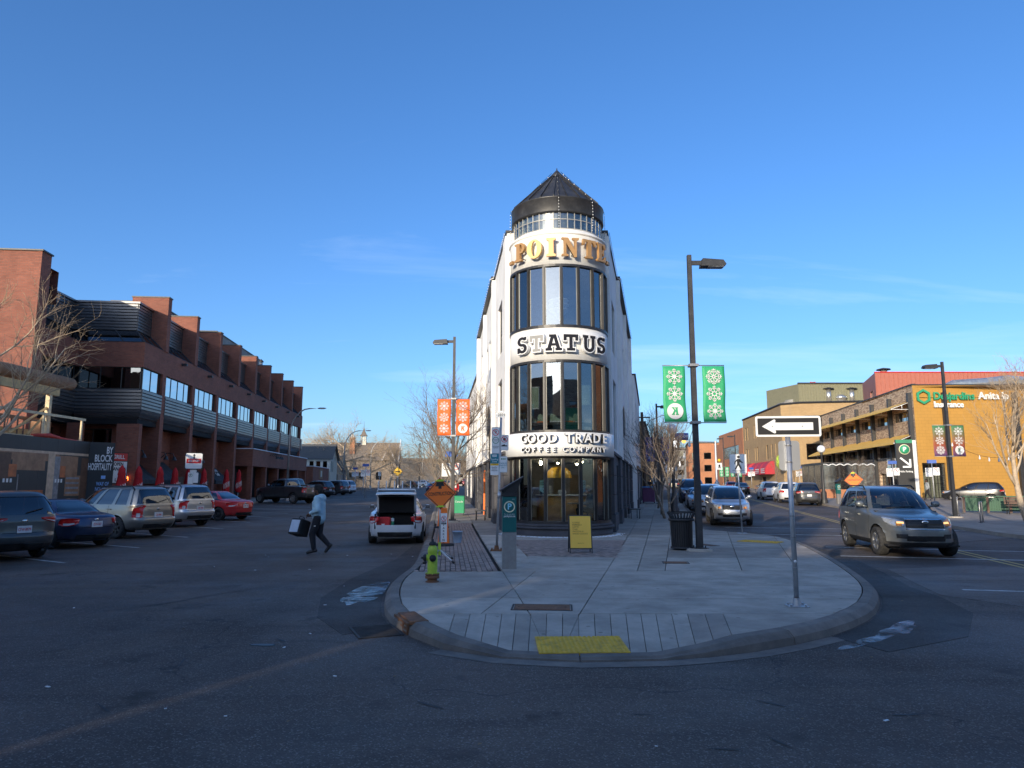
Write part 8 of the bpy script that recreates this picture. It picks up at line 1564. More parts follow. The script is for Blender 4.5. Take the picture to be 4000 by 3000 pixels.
# --- right side: public parking totem, plates, racks, fence, bench
tt = empty('public_parking_totem',(32.2,58,gz(58) + .15),R(-14),'tall dark Public Parking totem with green P and diagonal arrow','sign'); b = MB(); b.box(-.62,.62,0,.3,.2,5.0); b.build('body','sign_black',tt); b = MB(); b.box(.625,.9,.02,.4,0,4.95); b.build('side_fin','pole_white',tt); b = MB(); b.box(-.62,.62,-.01,0,4.72,5.0); b.build('green_strip','sign_green',tt); b = MB(); b.lathe([(.0,0),(.42,0),(.42,.01),(0,.012)],(0,0,0),28); b.build('disc','kiosk_cream',tt,(0,-.005,4.2),rot=(R(90),0,0)); b = MB(); b.lathe([(.0,0),(.36,0),(.36,.01),(0,.012)],(0,0,0),28); b.build('disc','green_paint',tt,(0,-.018,4.2),rot=(R(90),0,0)); text('lettering','P',.5,'sign_white',tt,(0,-.036,4.2),bold=.03)
b = MB(); b.cbox((0,-.008,3.2),(.95,.012,.14),Matrix.Translation((0,0,3.2)) @ Matrix.Rotation(R(42),4,'Y') @ Matrix.Translation((0,0,-3.2))); b.cbox((.1,-.008,2.78),(.62,.012,.14)); b.cbox((.36,-.008,3.1),(.14,.012,.62)); b.build('arrow','sign_white',tt); text('lettering','Public Parking',.2,'sign_white',tt,(0,-.006,2.4),bold=.015,sx=.9)
def plate_post(x,y,label,rz=0):
    o = empty('parking_sign_post',(x,y,gz(y) + .15),rz,label,'sign post'); b = MB(); b.tube([(0,0,0),(0,0,3.1)],.035,8); b.build('pole','galv',o); p_ = plate_sign(o,-.24,2.3,.4,.62); ringd(p_,0,-.005,.14,.16,'sign_black'); text('lettering','P',.2,'sign_black',p_,(0,-.004,.14),ext=.002); p_ = plate_sign(o,.24,2.35,.4,.55); ringd(p_,0,-.005,.1,.16,'sign_red',True); text('lettering','P',.2,'sign_black',p_,(0,-.004,.1),ext=.002); p_ = plate_sign(o,0,3.05,.6,.24,'sign_blue'); return o
plate_post(28.7,53.5,'post with two parking plates and a blue number plate before the brick building',R(-15)); plate_post(29.9,50.5,'post with red and green parking plates in front of the totem',R(-20)); plate_post(31,92,'far post with white parking plates by the red awnings'); plate_post(33.2,82,'far post with white plates near the tan building'); plate_post(-20.3,92,'far post with parking plates at the brick annex'); plate_post(-13.6,66,'white sign post in the middle of the far left street'); plate_post(-2.9,33.8,'post with parking plates tangled in the bare tree',0)
def rack(x,y,rz,label):
    o = empty('bicycle_rack',(x,y,gz(y) + .15),rz,label,'bicycle rack'); b = MB(); b.tube([(-.38,0,0),(-.38,0,.78),(-.3,0,.88),(.3,0,.88),(.38,0,.78),(.38,0,0)],.03,8); b.build('hoop','steel_grey',o); b = MB(); b.box(-.46,-.3,-.08,.08,0,.015); b.box(.3,.46,-.08,.08,0,.015); b.build('foot_plate','black_metal',o)
rack(20.45,31.2,R(50),'steel bicycle hoop nearest the pale tree'); rack(24.2,38.6,R(40),'steel bicycle hoop beside the right lamp post')
fn = empty('green_fence',(25.4,40.2,gz(40) + .15),math.atan2(-1.3,2.9),'dark green board fence with cream posts before the parked SUV','fence')
for k in range(28): b = MB(); b.box(.1 + k * .112,.1 + k * .112 + .106,-.015,.015,.08,.82); b.build('board','planter_green',fn)
for x in (0,1.15,2.2,3.25): b = MB(); b.box(x - .06,x + .06,-.06,-.02,0,.86); b.build('post','planter_cream' if x > 3 else 'wood_dark',fn)
b = MB(); b.box(-.06,3.35,-.07,.06,.86,.92); b.build('rail','planter_green',fn)
bn = empty('bench',(27.0,37.9,gz(38) + .15),R(-24),'dark slatted bench with black arms in front of the green fence','bench')
for k in range(4): b = MB(); b.box(-.7,.7,-.25 + k * .12,-.15 + k * .12,.43,.46); b.build('seat_slat','wood_dark',bn)
for k in range(3): b = MB(); b.box(-.7,.7,.24 + k * .03,.27 + k * .03,.52 + k * .13,.63 + k * .13); b.build('back_slat','wood_dark',bn)
for x in (-.6,.6): b = MB(); b.tube([(x,-.3,0),(x,-.25,.43),(x,-.28,.62),(x,.2,.64),(x,.33,.9)],.025,6); b.tube([(x,.3,0),(x,.2,.43)],.025,6); b.tube([(x,-.25,.42),(x,.22,.42)],.025,6); b.build('leg','black_metal',bn)
tb2 = empty('litter_bin',(23.6,44.0,gz(44) + .15),0,'dark litter bin beside the right lamp post','litter bin'); b = MB(); b.lathe([(.28,0),(.3,.9),(.22,1.05),(0,1.1)],(0,0,0),18); b.build('drum','black_plastic',tb2)
wb_ = empty('wheelie_bin',(10.35,54,gz(54) + .15),H(12),'purple wheelie bin with a blue lid against the right wall','bin'); b = MB(); b.bbox(-.45,.45,-.5,.5,.1,1.15,.05); b.build('tub','purple',wb_); b = MB(); b.bbox(-.48,.48,-.53,.53,1.16,1.25,.03); b.build('lid','blue_lid',wb_); [MB().tube([(sx - .04,.4,.12),(sx + .04,.4,.12)],.12,12).build('wheel','rubber',wb_) for sx in (-.4,.4)]
up_ = empty('utility_pole',(11.2,60,gz(60)),0,'wooden utility pole with a curved lamp arm behind the flatiron','utility pole'); b = MB(); b.tube([(0,0,0),(-.1,0,7.6)],[.16,.12],10); b.build('pole','wood_pole',up_); b = MB(); b.box(-.6,.6,-.05,.05,7.1,7.2); b.build('cross_arm','wood_pole',up_); b = MB(); b.tube([(0,0,6.0),(.6,0,6.9),(1.6,0,7.3),(2.6,0,7.4)],.04,6); b.build('lamp_arm','galv',up_)
# --- crossing signal mast
mt = empty('signal_mast',(24.2,84,gz(84) + .15),R(8),'steel signal mast with arm, lit walking man box and amber beacons over the right street','signal'); b = MB(); b.lathe([(.32,0),(.3,1.2),(.2,1.4),(.14,1.5),(.13,6.2)],(0,0,0),14); b.build('pole','galv',mt); b = MB(); b.tube([(0,0,6.0),(-1.5,0,6.05),(-6.2,0,6.2)],[.11,.09,.06],8); b.build('arm','galv',mt); b = MB(); b.box(-5.6,-4.5,-.12,.05,5.2,6.7); b.build('signal_box','sign_black',mt); text('lettering','X',.01,'sign_black',mt,(0,.1,.5))
b = MB(); b.add([(-5.05 + .12 * math.cos(R(t)),-.13,6.4 + .12 * math.sin(R(t))) for t in range(0,360,30)],[tuple(range(12))]); b.plate([(-5.2,6.2),(-4.9,6.2),(-4.78,5.9),(-4.95,5.85),(-4.8,5.35),(-4.95,5.35),(-5.05,5.65),(-5.2,5.35),(-5.32,5.35),(-5.18,5.8),(-5.34,5.9)],-.13,-.125); b.build('walking_man','ped_white',mt)
for x in (-6.1,-4.0): b = MB(); b.lathe([(.2,0),(.22,.25),(0,.26)],(0,0,0),14); b.build('beacon','bulb_amber',mt,(x,-.05,6.1),rot=(R(90),0,0))
p_ = plate_sign(mt,.3,3.2,.7,.8,'sign_white','sign_black',-.2); b = MB(); b.plate([(-.1,.2),(.1,.2),(.14,-.25),(.04,-.25),(0,0),(-.04,-.25),(-.14,-.25)],-.005,0); b.build('walker_symbol','sign_black',p_); b = MB(); b.sphere((.3,-.2,3.9),.18,10,8); b.build('beacon','sign_yellow',mt)
# --- far left: bollards, warning diamond
for k in range(8): o = empty('bollard',(-24.6 + k * 1.45,131 + k * .2,gz(131)),0,ORD[k] + ' white bollard from the left across the far left street','bollard','white bollards across the far left street'); b = MB(); b.lathe([(.22,0),(.1,.08),(.1,1.25),(.06,1.35),(0,1.36)],(0,0,0),10); b.build('tube','sign_white',o)
yd = empty('warning_sign',(-20.6,128,gz(128)),0,'yellow diamond warning sign on a post at the far end of the left street','road sign'); b = MB(); b.tube([(0,0,0),(0,0,3.2)],.05,6); b.build('pole','pole_white',yd); b = MB(); b.plate([(0,2.2),(.85,3.05),(0,3.9),(-.85,3.05)],-.08,-.05); b.build('panel','sign_yellow',yd); b = MB(); b.cbox((0,-.09,3.05),(.8,.01,.16)); b.plate([(.25,2.85),(.5,3.05),(.25,3.25)],-.095,-.085); b.build('arrow','sign_black',yd)
for k,(x,y,lab) in enumerate(((-18.4,88,'curb sign post with a white plate beside the charcoal SUV'),(-22,118,'white sign post by the grey house'))): o = empty('sign_post',(x,y,gz(y)),0,lab,'sign post'); b = MB(); b.tube([(0,0,0),(0,0,3)],.05,6); b.build('pole','pole_white',o); plate_sign(o,0,2.6,.5,.7,'sign_white','sign_black')
# festoon bulbs by the centre lamp and the pale tree
def festoon2(pts,n,label,sag=.5):
    o = empty('string_lights',(0,0,0),0,label,'string lights'); c = MB(); bb = MB(); P = [Vector(p) for p in pts]; q = []
    for i in range(len(P) - 1):
        for k in range(9): t = k / 8; v = P[i].lerp(P[i + 1],t); v.z -= sag * 4 * t * (1 - t); q.append(v)
    c.tube(q,.008,4); c.build('cable','black_plastic',o)
    for k in range(n): v = q[int((k + .5) / n * (len(q) - 1))]; bb.lathe([(.018,0),(.02,-.06),(.045,-.12),(.03,-.18),(0,-.2)],v,8)
    bb.build('bulb','lamp_white',o)['kind'] = 'stuff'
festoon2([(4.9,18.8,3.5),(7.3,34,3.0),(8.6,38.5,3.6)],26,'hanging bulbs strung from the centre lamp to the globe lamp',.7); festoon2([(21.7,34.8,3.9),(22.3,30.5,3.3),(25.5,31,3.4)],14,'hanging bulbs strung from the right lamp to the pale tree',.5)
# ================================================================ trees
def tree_meshes(h,tr,seed,fork=.25,spread=38,n1=9,n2=6,n3=5,n4=2,up=.25,twig_mat='twig',bark='bark_grey',len1=.5,wide=1.0):
    rnd = random.Random(seed); T = MB(); C = MB()
    def limb(p,d,L,r,lvl):
        seg = 5 if lvl < 2 else (4 if lvl == 2 else 3); pts = [p.copy()]; q = p.copy(); dd = d.copy()
        for k in range(seg):
            dd = (dd + Vector((rnd.gauss(0,.13),rnd.gauss(0,.13),rnd.gauss(0,.08) + up * (.22 if lvl else .0)))).normalized(); q = q + dd * L / seg; pts.append(q.copy())
        rs = [max(.003,r * (1 - .75 * k / seg)) for k in range(seg + 1)]
        (T if lvl < 2 else C).tube(pts,rs,8 if lvl == 0 else (6 if lvl == 1 else (4 if lvl == 2 else 3)),lvl < 2)
        return pts,rs
    def child_dir(d,ang):
        a = d.orthogonal().normalized(); a = Matrix.Rotation(rnd.uniform(0,6.283),3,d) @ a; return (d * math.cos(R(ang)) + a * math.sin(R(ang))).normalized()
    def along(pts,t): i = min(int(t * (len(pts) - 1)),len(pts) - 2); return pts[i].lerp(pts[i + 1],t * (len(pts) - 1) - i),(pts[i + 1] - pts[i]).normalized()
    p0,r0 = limb(Vector((0,0,-.05)),Vector((rnd.gauss(0,.04),rnd.gauss(0,.04),1)).normalized(),h * (.72),tr,0)
    for i in range(n1):
        t = fork + (1 - fork) * (i + rnd.random() * .7) / n1; q,d = along(p0,min(.98,t)); L1 = h * len1 * (1.15 - .55 * t) * rnd.uniform(.8,1.15); dd = child_dir(d,rnd.gauss(spread,7)); dd = Vector((dd.x * wide,dd.y * wide,dd.z)).normalized(); p1,r1 = limb(q,dd,L1,tr * (.5 - .25 * t),1)
        for j in range(n2):
            t2 = .25 + .73 * (j + rnd.random()) / n2; q2,d2 = along(p1,t2); p2,r2 = limb(q2,child_dir(d2,rnd.gauss(38,9)),L1 * (.62 - .3 * t2) * rnd.uniform(.7,1.2),tr * .13,2)
            for k in range(n3):
                t3 = .15 + .83 * (k + rnd.random()) / n3; q3,d3 = along(p2,t3); L3 = L1 * .26 * rnd.uniform(.6,1.2); p3,r3 = limb(q3,child_dir(d3,rnd.gauss(36,10)),L3,tr * .055,3)
                for m in range(n4): q4,d4 = along(p3,.3 + .65 * rnd.random()); limb(q4,child_dir(d4,rnd.gauss(34,10)),L3 * .6,tr * .035,4)
    return T.mesh('trunk',bark),C.mesh('crown',twig_mat)
TM = {}
def tree(key,loc,rz,label,group=None,sc=1,z=None,**kw):
    if key not in TM: TM[key] = tree_meshes(**kw)
    o = empty('bare_tree',(loc[0],loc[1],gz(loc[1]) + .13 if z is None else z),rz,label,'tree',group); o.scale = (sc,sc,sc); link('trunk',TM[key][0],o); link('crown',TM[key][1],o); return o
tree('left',(-19.9,26.2),.9,'bare street tree reaching in from the left edge in front of the brick wall',h=9.6,tr=.17,seed=11,fork=.35,spread=46,n1=14,n2=7,n3=6,n4=2,up=.3,twig_mat='twig_pale',bark='bark_pale',len1=.46,wide=1.3)
tree('orange',(-3.1,33.2),.8,'bare tree tangled around the orange banners',h=6.9,tr=.11,seed=23,fork=.3,spread=40,n1=13,n2=8,n3=6,n4=2,up=.35,twig_mat='twig',len1=.5,wide=1.25)
for k,(x,y,h_,s) in enumerate(((-3.6,37.4,5.6,31),(-4.4,46,5.8,32),(-5.5,58,6,33))): tree(('lrow',k),(x,y),k,['slim bare tree behind the orange panels','slim bare tree along the left pavement','slim bare tree farther along the left pavement'][k],h=h_,tr=.09,seed=s,n1=9,n2=6,n3=4,n4=1)
rt_ = tree('right',(21.2,29.4),2.2,'pale barked bare tree at the right edge in front of the ochre wall',h=6.8,tr=.14,seed=41,fork=.3,spread=33,n1=11,n2=7,n3=5,n4=2,up=.5,twig_mat='twig_pale',bark='bark_pale',len1=.5,wide=1.0)
for k,(x,y,h_) in enumerate(((5.7,25.5,4.3),(7.3,34.2,5.4),(7.9,37.8,5.6),(9.2,45,5.6),(11.6,57,6),(14.6,70,6),(17.2,82,6.2),(20.2,96,6.5))):
    tree(('rrow',k % 4),(x,y),k * 1.3,['young bare tree nearest the litter bin','second bare tree from the litter bin','third bare tree from the litter bin','fourth bare tree from the litter bin','fifth bare tree from the litter bin','sixth bare tree from the litter bin','seventh bare tree from the litter bin','farthest bare tree on the left of the right street'][k],'young trees on the pavement of the right street',sc=h_ / 5.6,h=5.6,tr=.075,seed=50 + k,fork=.3,spread=27,n1=11,n2=7,n3=5,n4=1,up=.5,twig_mat='twig_dark' if k else 'twig')
for k,(x,y,h_) in enumerate(((27.0,68,3.6),(31,63,3.8),(34.5,73,4),(33.5,90,5))): tree(('rp',k % 2),(x,y),k,['small bare tree in front of the plastic wrapped patio','small bare tree right of the patio room','small bare tree by the shop fronts','small bare tree below the tan building'][k],'small trees on the plaza',sc=h_ / 3.8,h=3.8,tr=.06,seed=70 + k,n1=9,n2=6,n3=4,n4=1,up=.5,spread=30)
tree('willow',(-26.5,116),.5,'wide pale bare tree in front of the brick hall',h=10.5,tr=.3,seed=81,fork=.18,spread=62,n1=16,n2=9,n3=8,n4=3,up=-.05,twig_mat='twig_pale',bark='bark_pale',len1=.75,wide=1.6)
tree('willow',(-23.5,136),2.4,'second wide pale bare tree beside the brick hall',sc=.85)
rnd = random.Random(9)
far = [(x,y,h_) for x,y,h_ in [(-17 + i * 3.4 + rnd.uniform(-1.5,1.5),205 + rnd.uniform(-10,60),rnd.uniform(8,13)) for i in range(7)] + [(-30 + i * 7 + rnd.uniform(-2,2),290 + rnd.uniform(-20,60),rnd.uniform(13,19)) for i in range(9)] + [(44 + rnd.uniform(-3,12),190 + i * 14,rnd.uniform(11,16)) for i in range(7)] + [(33 + i * 5,300 + rnd.uniform(-20,60),rnd.uniform(13,18)) for i in range(6)] + [(27 + i * 2,235 + i * 9,9) for i in range(5)]]
far.sort(key=lambda q: (q[0] > 12,q[0] / q[1])); nl_ = sum(q[0] <= 12 for q in far)
for k,(x,y,h_) in enumerate(far): tree(('far',k % 4),(x,y),k * 2.1,ORD[k] + ' distant bare tree from the left at the end of the left street' if x <= 12 else ORD[k - nl_] + ' distant bare tree from the left at the end of the right street','far trees left' if x <= 12 else 'far trees right',sc=h_ / 12,h=12,tr=.3,seed=90 + k % 4,fork=.15,spread=45,n1=12,n2=8,n3=7,n4=1,up=.25,twig_mat=('twig_pale','twig','twig_pale','twig_dark')[k % 4],len1=.6)
def conifer(x,y,h_,label,seed):
    o = empty('conifer',(x,y,gz(y)),0,label,'tree','far conifers'); b = MB(); b.tube([(0,0,0),(0,0,h_)],[.25,.03],6); b.build('trunk','bark_grey',o); c = MB(); rn = random.Random(seed)
    for k in range(420):
        t = rn.random() ** .8; z = h_ * (.12 + .88 * t); r_ = (1 - t) * h_ * .2 + .15; a = rn.uniform(0,6.28); q = Vector((math.cos(a) * r_ * rn.uniform(.4,1),math.sin(a) * r_ * rn.uniform(.4,1),z)); s = rn.uniform(.25,.55); d = Vector((math.cos(a),math.sin(a),-.4)) * s; w_ = Vector((-math.sin(a),math.cos(a),0)) * s * .4; c.add([q - w_,q + d * .5 - w_ * .6,q + d,q + w_],[(0,1,2,3)])
    c.build('crown','leaf_evergreen',o)
for k,(x,y,h_) in enumerate(((-27,255,17),(-24,262,15),(-12,300,20),(-8,305,18),(2,310,17),(-30,230,14))): conifer(x,y,h_,['dark conifer behind the brick terrace','second dark conifer behind the brick terrace','tallest dark conifer at the end of the left street','dark conifer just right of the tallest one','rightmost dark conifer at the end of the left street','dark conifer nearest the brick terrace'][k],k)
# hedges
for k,(x,y,L_,a,lab) in enumerate(((-24.3,105,26,-8,'dark bare hedge along the left street behind the parked cars'),(38.2,100.5,5,70,'low brown hedge below the tan building shop window'))):
    rn = random.Random(k); c = MB()
    for q in range(1500): u,v,z = rn.uniform(0,L_),rn.uniform(-.9,.9),rn.uniform(0,2.0 if k == 0 else 1.1); s = rn.uniform(.15,.4); d = Vector((rn.gauss(0,1),rn.gauss(0,1),rn.gauss(0,1))).normalized() * s; c.tube([Vector((v,u,z)),Vector((v,u,z)) + d],[.012,.006],3,False)
    o = c.build('hedge','twig_dark' if k == 0 else 'dead_leaf',None,(x,y,gz(y)),H(a)); tag(o,lab,'hedge')
# ================================================================ people
TMP = bpy.data.scenes.new('scratch')
def blobmesh(name,caps,balls,vox,mat,smooth=6):
    b = MB()
    for a,c,ra,rc in caps:
        a,c = Vector(a),Vector(c); b.tube([a,c],[ra,rc],12); b.sphere(a,ra,12,8); b.sphere(c,rc,12,8)
    for c,r_,sc in balls: b.sphere(c,r_,14,10,sc)
    me = b.mesh(name,mat); o = bpy.data.objects.new('tmp',me); TMP.collection.objects.link(o); m = o.modifiers.new('r','REMESH'); m.mode = 'VOXEL'; m.voxel_size = vox; m.use_smooth_shade = True; s = o.modifiers.new('s','SMOOTH'); s.iterations = smooth; s.factor = .5
    with bpy.context.temp_override(scene=TMP,view_layer=TMP.view_layers[0]): res = bpy.data.meshes.new_from_object(o.evaluated_get(bpy.context.evaluated_depsgraph_get()))
    bpy.data.objects.remove(o); res.name = name; res.materials.clear(); res.materials.append(M[mat] if mat else None); return res
def lerp3(a,c,t): return tuple(x + (y - x) * t for x,y in zip(a,c))
POSE = {
 'carry': dict(pel=(0,0,.95),che=(0,.02,1.28),nec=(0,.03,1.48),hea=(0,.06,1.64),lsh=(-.19,0,1.42),lel=(-.27,-.06,1.13),lwr=(-.13,.2,1.04),lha=(-.06,.29,1.0),rsh=(.19,0,1.42),rel=(.25,.02,1.13),rwr=(.1,.25,.98),rha=(.03,.33,.95),lhi=(-.1,0,.92),lkn=(-.1,.13,.5),lan=(-.1,.07,.1),lto=(-.1,.24,.04),rhi=(.1,0,.92),rkn=(.1,.02,.5),ran=(.1,-.27,.2),rto=(.1,-.17,.05)),
 'walk': dict(pel=(0,0,.95),che=(0,.03,1.28),nec=(0,.04,1.48),hea=(0,.06,1.64),lsh=(-.19,0,1.42),lel=(-.25,-.06,1.13),lwr=(-.24,.1,.9),lha=(-.23,.14,.82),rsh=(.19,0,1.42),rel=(.25,-.1,1.14),rwr=(.25,-.06,.9),rha=(.25,-.03,.82),lhi=(-.09,0,.92),lkn=(-.09,-.02,.5),lan=(-.09,-.24,.14),lto=(-.09,-.12,.05),rhi=(.09,0,.92),rkn=(.09,.16,.51),ran=(.09,.2,.1),rto=(.09,.36,.05)),
 'sit': dict(pel=(0,0,.52),che=(0,.03,.85),nec=(0,.07,1.06),hea=(0,.12,1.21),lsh=(-.19,.03,1.0),lel=(-.26,.12,.72),lwr=(-.12,.38,.74),lha=(-.08,.46,.74),rsh=(.19,.03,1.0),rel=(.26,.12,.72),rwr=(.12,.38,.74),rha=(.08,.46,.74),lhi=(-.1,0,.5),lkn=(-.12,.45,.5),lan=(-.12,.42,.1),lto=(-.12,.58,.05),rhi=(.1,0,.5),rkn=(.12,.45,.5),ran=(.12,.42,.1),rto=(.12,.58,.05)),
}
def person(loc,heading,pose,label,skin='skin',top='hoodie',bottom='pants_black',hair='hair_black',hairkind='short',sc=1,bulk=1,z=None,legs=True,shoes='shoe_black'):
    P = POSE[pose]; o = empty('person',(loc[0],loc[1],gz(loc[1]) if z is None else z),H(heading),label,'person'); o.scale = (sc,) * 3; h = Vector(P['hea'])
    caps = [(P['nec'],lerp3(P['nec'],P['hea'],.6),.055,.055),(P['pel'],P['che'],.12,.13),(P['che'],P['nec'],.12,.06)]
    for s in 'lr':
        caps += [(P[s + 'sh'],P[s + 'el'],.05,.04),(P[s + 'el'],P[s + 'wr'],.04,.028),(P[s + 'hi'],P[s + 'kn'],.08,.055),(P[s + 'kn'],P[s + 'an'],.055,.04),(P[s + 'an'],P[s + 'to'],.04,.03),(P['che'],P[s + 'sh'],.09,.06)]
        w_,k = Vector(P[s + 'wr']),Vector(P[s + 'ha']); d = (k - w_).normalized(); sd = d.cross(Vector((0,0,1))); sd = sd.normalized() if sd.length > .1 else Vector((1,0,0)); n = sd.cross(d)
        pc = w_ + d * .075; caps.append((w_,pc,.026,.034)); caps += [(pc + sd * f * .02,pc + sd * f * .024 + d * .03,.011,.01) for f in (-1.4,-.5,.5,1.4)]
        for f,L_ in ((-1.4,.05),(-.5,.062),(.5,.058),(1.4,.045)): a = pc + sd * f * .022 + d * .03; m = a + d * L_ * .6 - n * L_ * .15; caps += [(a,m,.0095,.009),(m,m + d * L_ * .25 - n * L_ * .5,.009,.008)]
        th = w_ + d * .03 + sd * .03; caps += [(th,th + d * .04 + sd * .025,.012,.011),(th + d * .04 + sd * .025,th + d * .07 + sd * .02,.011,.009)]
    H_ = lambda x,y,z_: (h.x + x,h.y + y,h.z + z_)
    balls = [(h,.1,(.8,.98,1.15)),(H_(0,.02,-.05),.08,(.78,.95,.9)),(H_(0,.1,-.02),.018,(.8,1.2,1.3)),(H_(0,.085,-.095),.03,(1.1,.7,.7)),(H_(0,.085,-.06),.022,(1.4,.6,.4)),(H_(0,.085,.03),.03,(1.7,.4,.5))] + [(H_(s * .083,-.005,-.01),.026,(.4,.8,1.2)) for s in (-1,1)]
    link('body',blobmesh('body',caps,balls,.011,skin,4),o)
    e = MB(); [e.sphere(H_(s * .033,.088,.008),.0115,8,6) for s in (-1,1)]; e.build('eye','sign_black',o)
    # hair
    hm = MB()
    if hairkind == 'curly': hb_ = [(H_(0,-.02,.05),.115,(.95,1.02,.95)),(H_(0,-.06,-.01),.1,(.95,.8,1)),(H_(.05,.02,.09),.055,(1,1,1)),(H_(-.05,.03,.09),.055,(1,1,1)),(H_(0,-.09,.06),.06,(1,1,1))]
    elif hairkind == 'long': hb_ = [(H_(0,-.02,.04),.108,(.9,1,1.05)),(H_(0,-.07,-.1),.1,(1.0,.6,1.5)),(H_(.075,-.01,-.12),.045,(.7,1,3)),(H_(-.075,-.01,-.12),.045,(.7,1,3)),(H_(.085,.02,-.24),.04,(.7,.8,2)),(H_(-.085,.02,-.24),.04,(.7,.8,2))]
    else: hb_ = [(H_(0,-.018,.04),.104,(.85,1.0,1.05)),(H_(0,-.05,-.01),.088,(.93,.7,1))]
    link('hair',blobmesh('hair',[],hb_,.014,hair,2),o)
    # clothes
    k = bulk; tc = [(lerp3(P['pel'],P['che'],-.12 if pose != 'sit' else .1),P['che'],.155 * k,.165 * k),(P['che'],lerp3(P['che'],P['nec'],.75),.15 * k,.085)]
    for s in 'lr': tc += [(P['che'],P[s + 'sh'],.12 * k,.085 * k),(P[s + 'sh'],P[s + 'el'],.082 * k,.068 * k),(P[s + 'el'],lerp3(P[s + 'el'],P[s + 'wr'],.93),.066 * k,.048)]
    tb = [(lerp3(P['pel'],P['che'],.3),.17 * k,(1.1,.9,1.3)),(lerp3(P['pel'],P['che'],-.1 if pose != 'sit' else .2),.16 * k,(1.12,.92,.6)),(lerp3(P['che'],P['nec'],.8),.085,(1.1,1.05,.5))]
    if top == 'hoodie': tb += [(lerp3(P['che'],P['nec'],.75),.1,(1.1,1.2,.8)),((0,-.09,1.42),.1,(1.1,.8,1.1)),((0,-.04,1.5),.075,(1.25,1.2,.6))]
    link('jacket' if top != 'hoodie' else 'hoodie',blobmesh('jacket',tc,tb,.016,top,5),o)
    if legs:
        pc = [(P['pel'],lerp3(P['pel'],P['che'],.25),.145 * k,.14 * k)]
        for s in 'lr': pc += [(P[s + 'hi'],P[s + 'kn'],.108 * k,.082 * k),(P[s + 'kn'],lerp3(P[s + 'kn'],P[s + 'an'],.95),.08 * k,.06)]
        link('trousers',blobmesh('trousers',pc,[(P['pel'],.14 * k,(1.1,.85,.8))],.016,bottom,5),o)
        for s in 'lr': a,t_ = P[s + 'an'],P[s + 'to']; d = (Vector(t_) - Vector(a)); d.normalize(); link('shoe',blobmesh('shoe',[(tuple(Vector(a) - d * .05 + Vector((0,0,-.02))),tuple(Vector(t_) - d * .02),.05,.042),(tuple(Vector(t_) - d * .05),t_,.045,.04)],[],.012,shoes,3),o)
    return o
# delivery man crossing the left street with a bag
dm_ = person((-5.25,19.5),-84,'carry','man in pale blue hoodie and black trousers crossing the road with a delivery bag','skin_dark','hoodie','pants_black','hair_black','curly',1.04,1.08)
b = MB(); b.sphere((0,.1,1.55),.055,12,8,(1.0,.7,.9)); b.build('beard','hair_black',dm_)
b = MB(); w_ = Vector(POSE['carry']['lwr']); b.tube([w_ + Vector((-.01,-.03,.008)),w_ + Vector((.005,.0,.0))],.042,10); b.build('wristband','wrist_red',dm_)
b = MB(); b.cbox((-.1,.15,1.33),(.01,.03,.012)); b.cbox((-.2,.03,.72),(.008,.05,.012)); b.build('print','sign_white',dm_)
db = empty('delivery_bag',(-5.25 - .55,19.44,.5),H(-60),'black cube delivery bag with a grey side panel held by the crossing man','bag'); db.rotation_euler = (R(0),R(18),H(-62)); b = MB(); b.bbox(-.19,.19,-.2,.2,0,.42,.025); b.build('bag_body','bag_black',db); b = MB(); b.box(-.15,.15,.2,.208,.04,.37); b.build('grey_panel','bag_grey',db); b = MB(); b.box(-.197,-.19,-.15,.15,.04,.37); b.build('grey_panel','bag_grey',db)
b = MB(); b.tube([(-.1,0,.42),(-.08,0,.5),(.08,0,.5),(.1,0,.42)],.014,6); b.build('handle','bag_black',db); b = MB(); b.tube([(.19,-.1,.3),(.24,-.1,.1),(.19,-.1,.03)],.015,6); b.build('strap','bag_black',db)
# woman in red
wo = person((-4.75,60),176,'walk','woman in a red jacket and sunglasses walking toward the corner on the left pavement','skin','jacket_red','cloth_dark','hair_brown','long',.98,.95); b = MB(); b.cbox((0,.16,1.28),(.13,.06,.42)); b.build('blouse','cloth_white',wo); b = MB(); b.cbox((0,.152,1.65),(.14,.03,.035)); b.build('sunglasses','sign_black',wo); b = MB(); b.bbox(.16,.3,-.05,.12,.9,1.1,.02); b.tube([(.2,.1,1.1),(-.1,.14,1.42)],.01,4); b.build('handbag','wood_dark',wo)
wo.location.z = gz(60) + .15
# pair far along the right pavement
for k,(x,y,lab,t_) in enumerate(((14.3,74,'left of two people in dark clothes walking away on the right pavement','cloth_dark'),(15.1,73.6,'right of two people in dark clothes walking away on the right pavement','plaid'))): q = person((x,y),12,'walk',lab,'skin','cloth_dark' if k == 0 else 'pants_black','pants_black','hair_brown','short',1.0,1.0); q.location.z = gz(y) + .15
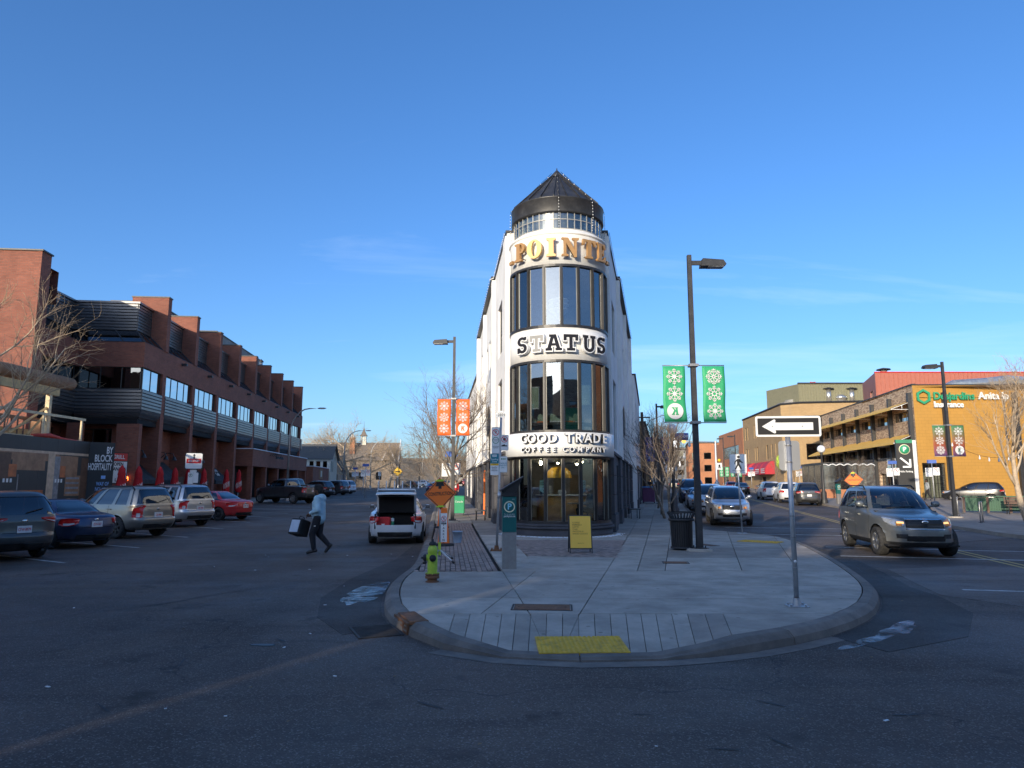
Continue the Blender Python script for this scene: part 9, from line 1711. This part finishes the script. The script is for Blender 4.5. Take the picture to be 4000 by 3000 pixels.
# seated people
st_ = person((32.2,92),200,'sit','person in dark clothes sitting on a bench below the tan building','skin','cloth_dark','cloth_tan','hair_brown','short'); st_.location.z = gz(92) + .15
b2_ = empty('bench',(32.2,92.1,gz(92) + .15),H(20),'bench under the seated person by the tan building','bench'); b = MB(); b.box(-.8,.8,-.3,.25,.38,.44); b.build('seat','wood_dark',b2_); b = MB(); b.box(-.8,.8,.22,.28,.44,.9); b.build('backrest','wood_dark',b2_); [MB().tube([(sx,0,0),(sx,0,.4)],.04,6).build('leg','black_metal',b2_) for sx in (-.7,.7)]
person((TX + 1.02,TY - .72),-80,'sit','grey haired man in a grey T-shirt sitting behind the shop glass','skin','tee_grey','cloth_dark','hair_grey','short',.98,1.0,z=.5)
cs = empty('cafe_chair',(TX + 1.06,TY - .72,.5),H(-80),'dark cafe chair under the seated man behind the glass','chair'); b = MB(); b.box(-.2,.2,-.2,.2,.38,.42); b.build('seat','black_plastic',cs); b = MB(); b.box(-.2,.2,-.24,-.2,.42,.8); b.build('backrest','black_plastic',cs); [MB().tube([(sx,sy,0),(sx,sy,.38)],.015,5).build('leg','black_metal',cs) for sx in (-.17,.17) for sy in (-.17,.17)]
pw = person((35.6,61),-70,'walk','person in a plaid shirt walking past the shop window behind the driving SUV','skin_dark','plaid','cloth_dark','hair_black','short'); pw.location.z = gz(61) + .15
# driver of the muddy SUV: left seat of the car
cl,sl_ = math.cos(fo_.rotation_euler.z),math.sin(fo_.rotation_euler.z); dx_,dy_ = -.37,-.32
person((fo_.location.x + dx_ * cl - dy_ * sl_,fo_.location.y + dx_ * sl_ + dy_ * cl),190,'sit','driver in a black and white striped top behind the wheel of the muddy SUV','skin','plaid','cloth_dark','hair_brown','short',.92,.95,z=.22,legs=False)
dw = empty('steering_wheel',(0,0,0),0,parent=fo_); b = MB(); b.tube([(-.37 + .18 * math.cos(R(t)),.42 + .06 * math.sin(R(t)),.98 + .16 * math.sin(R(t))) for t in range(0,361,24)],.014,6); b.build('wheel_rim','black_plastic',dw)

bpy.data.scenes.remove(TMP)
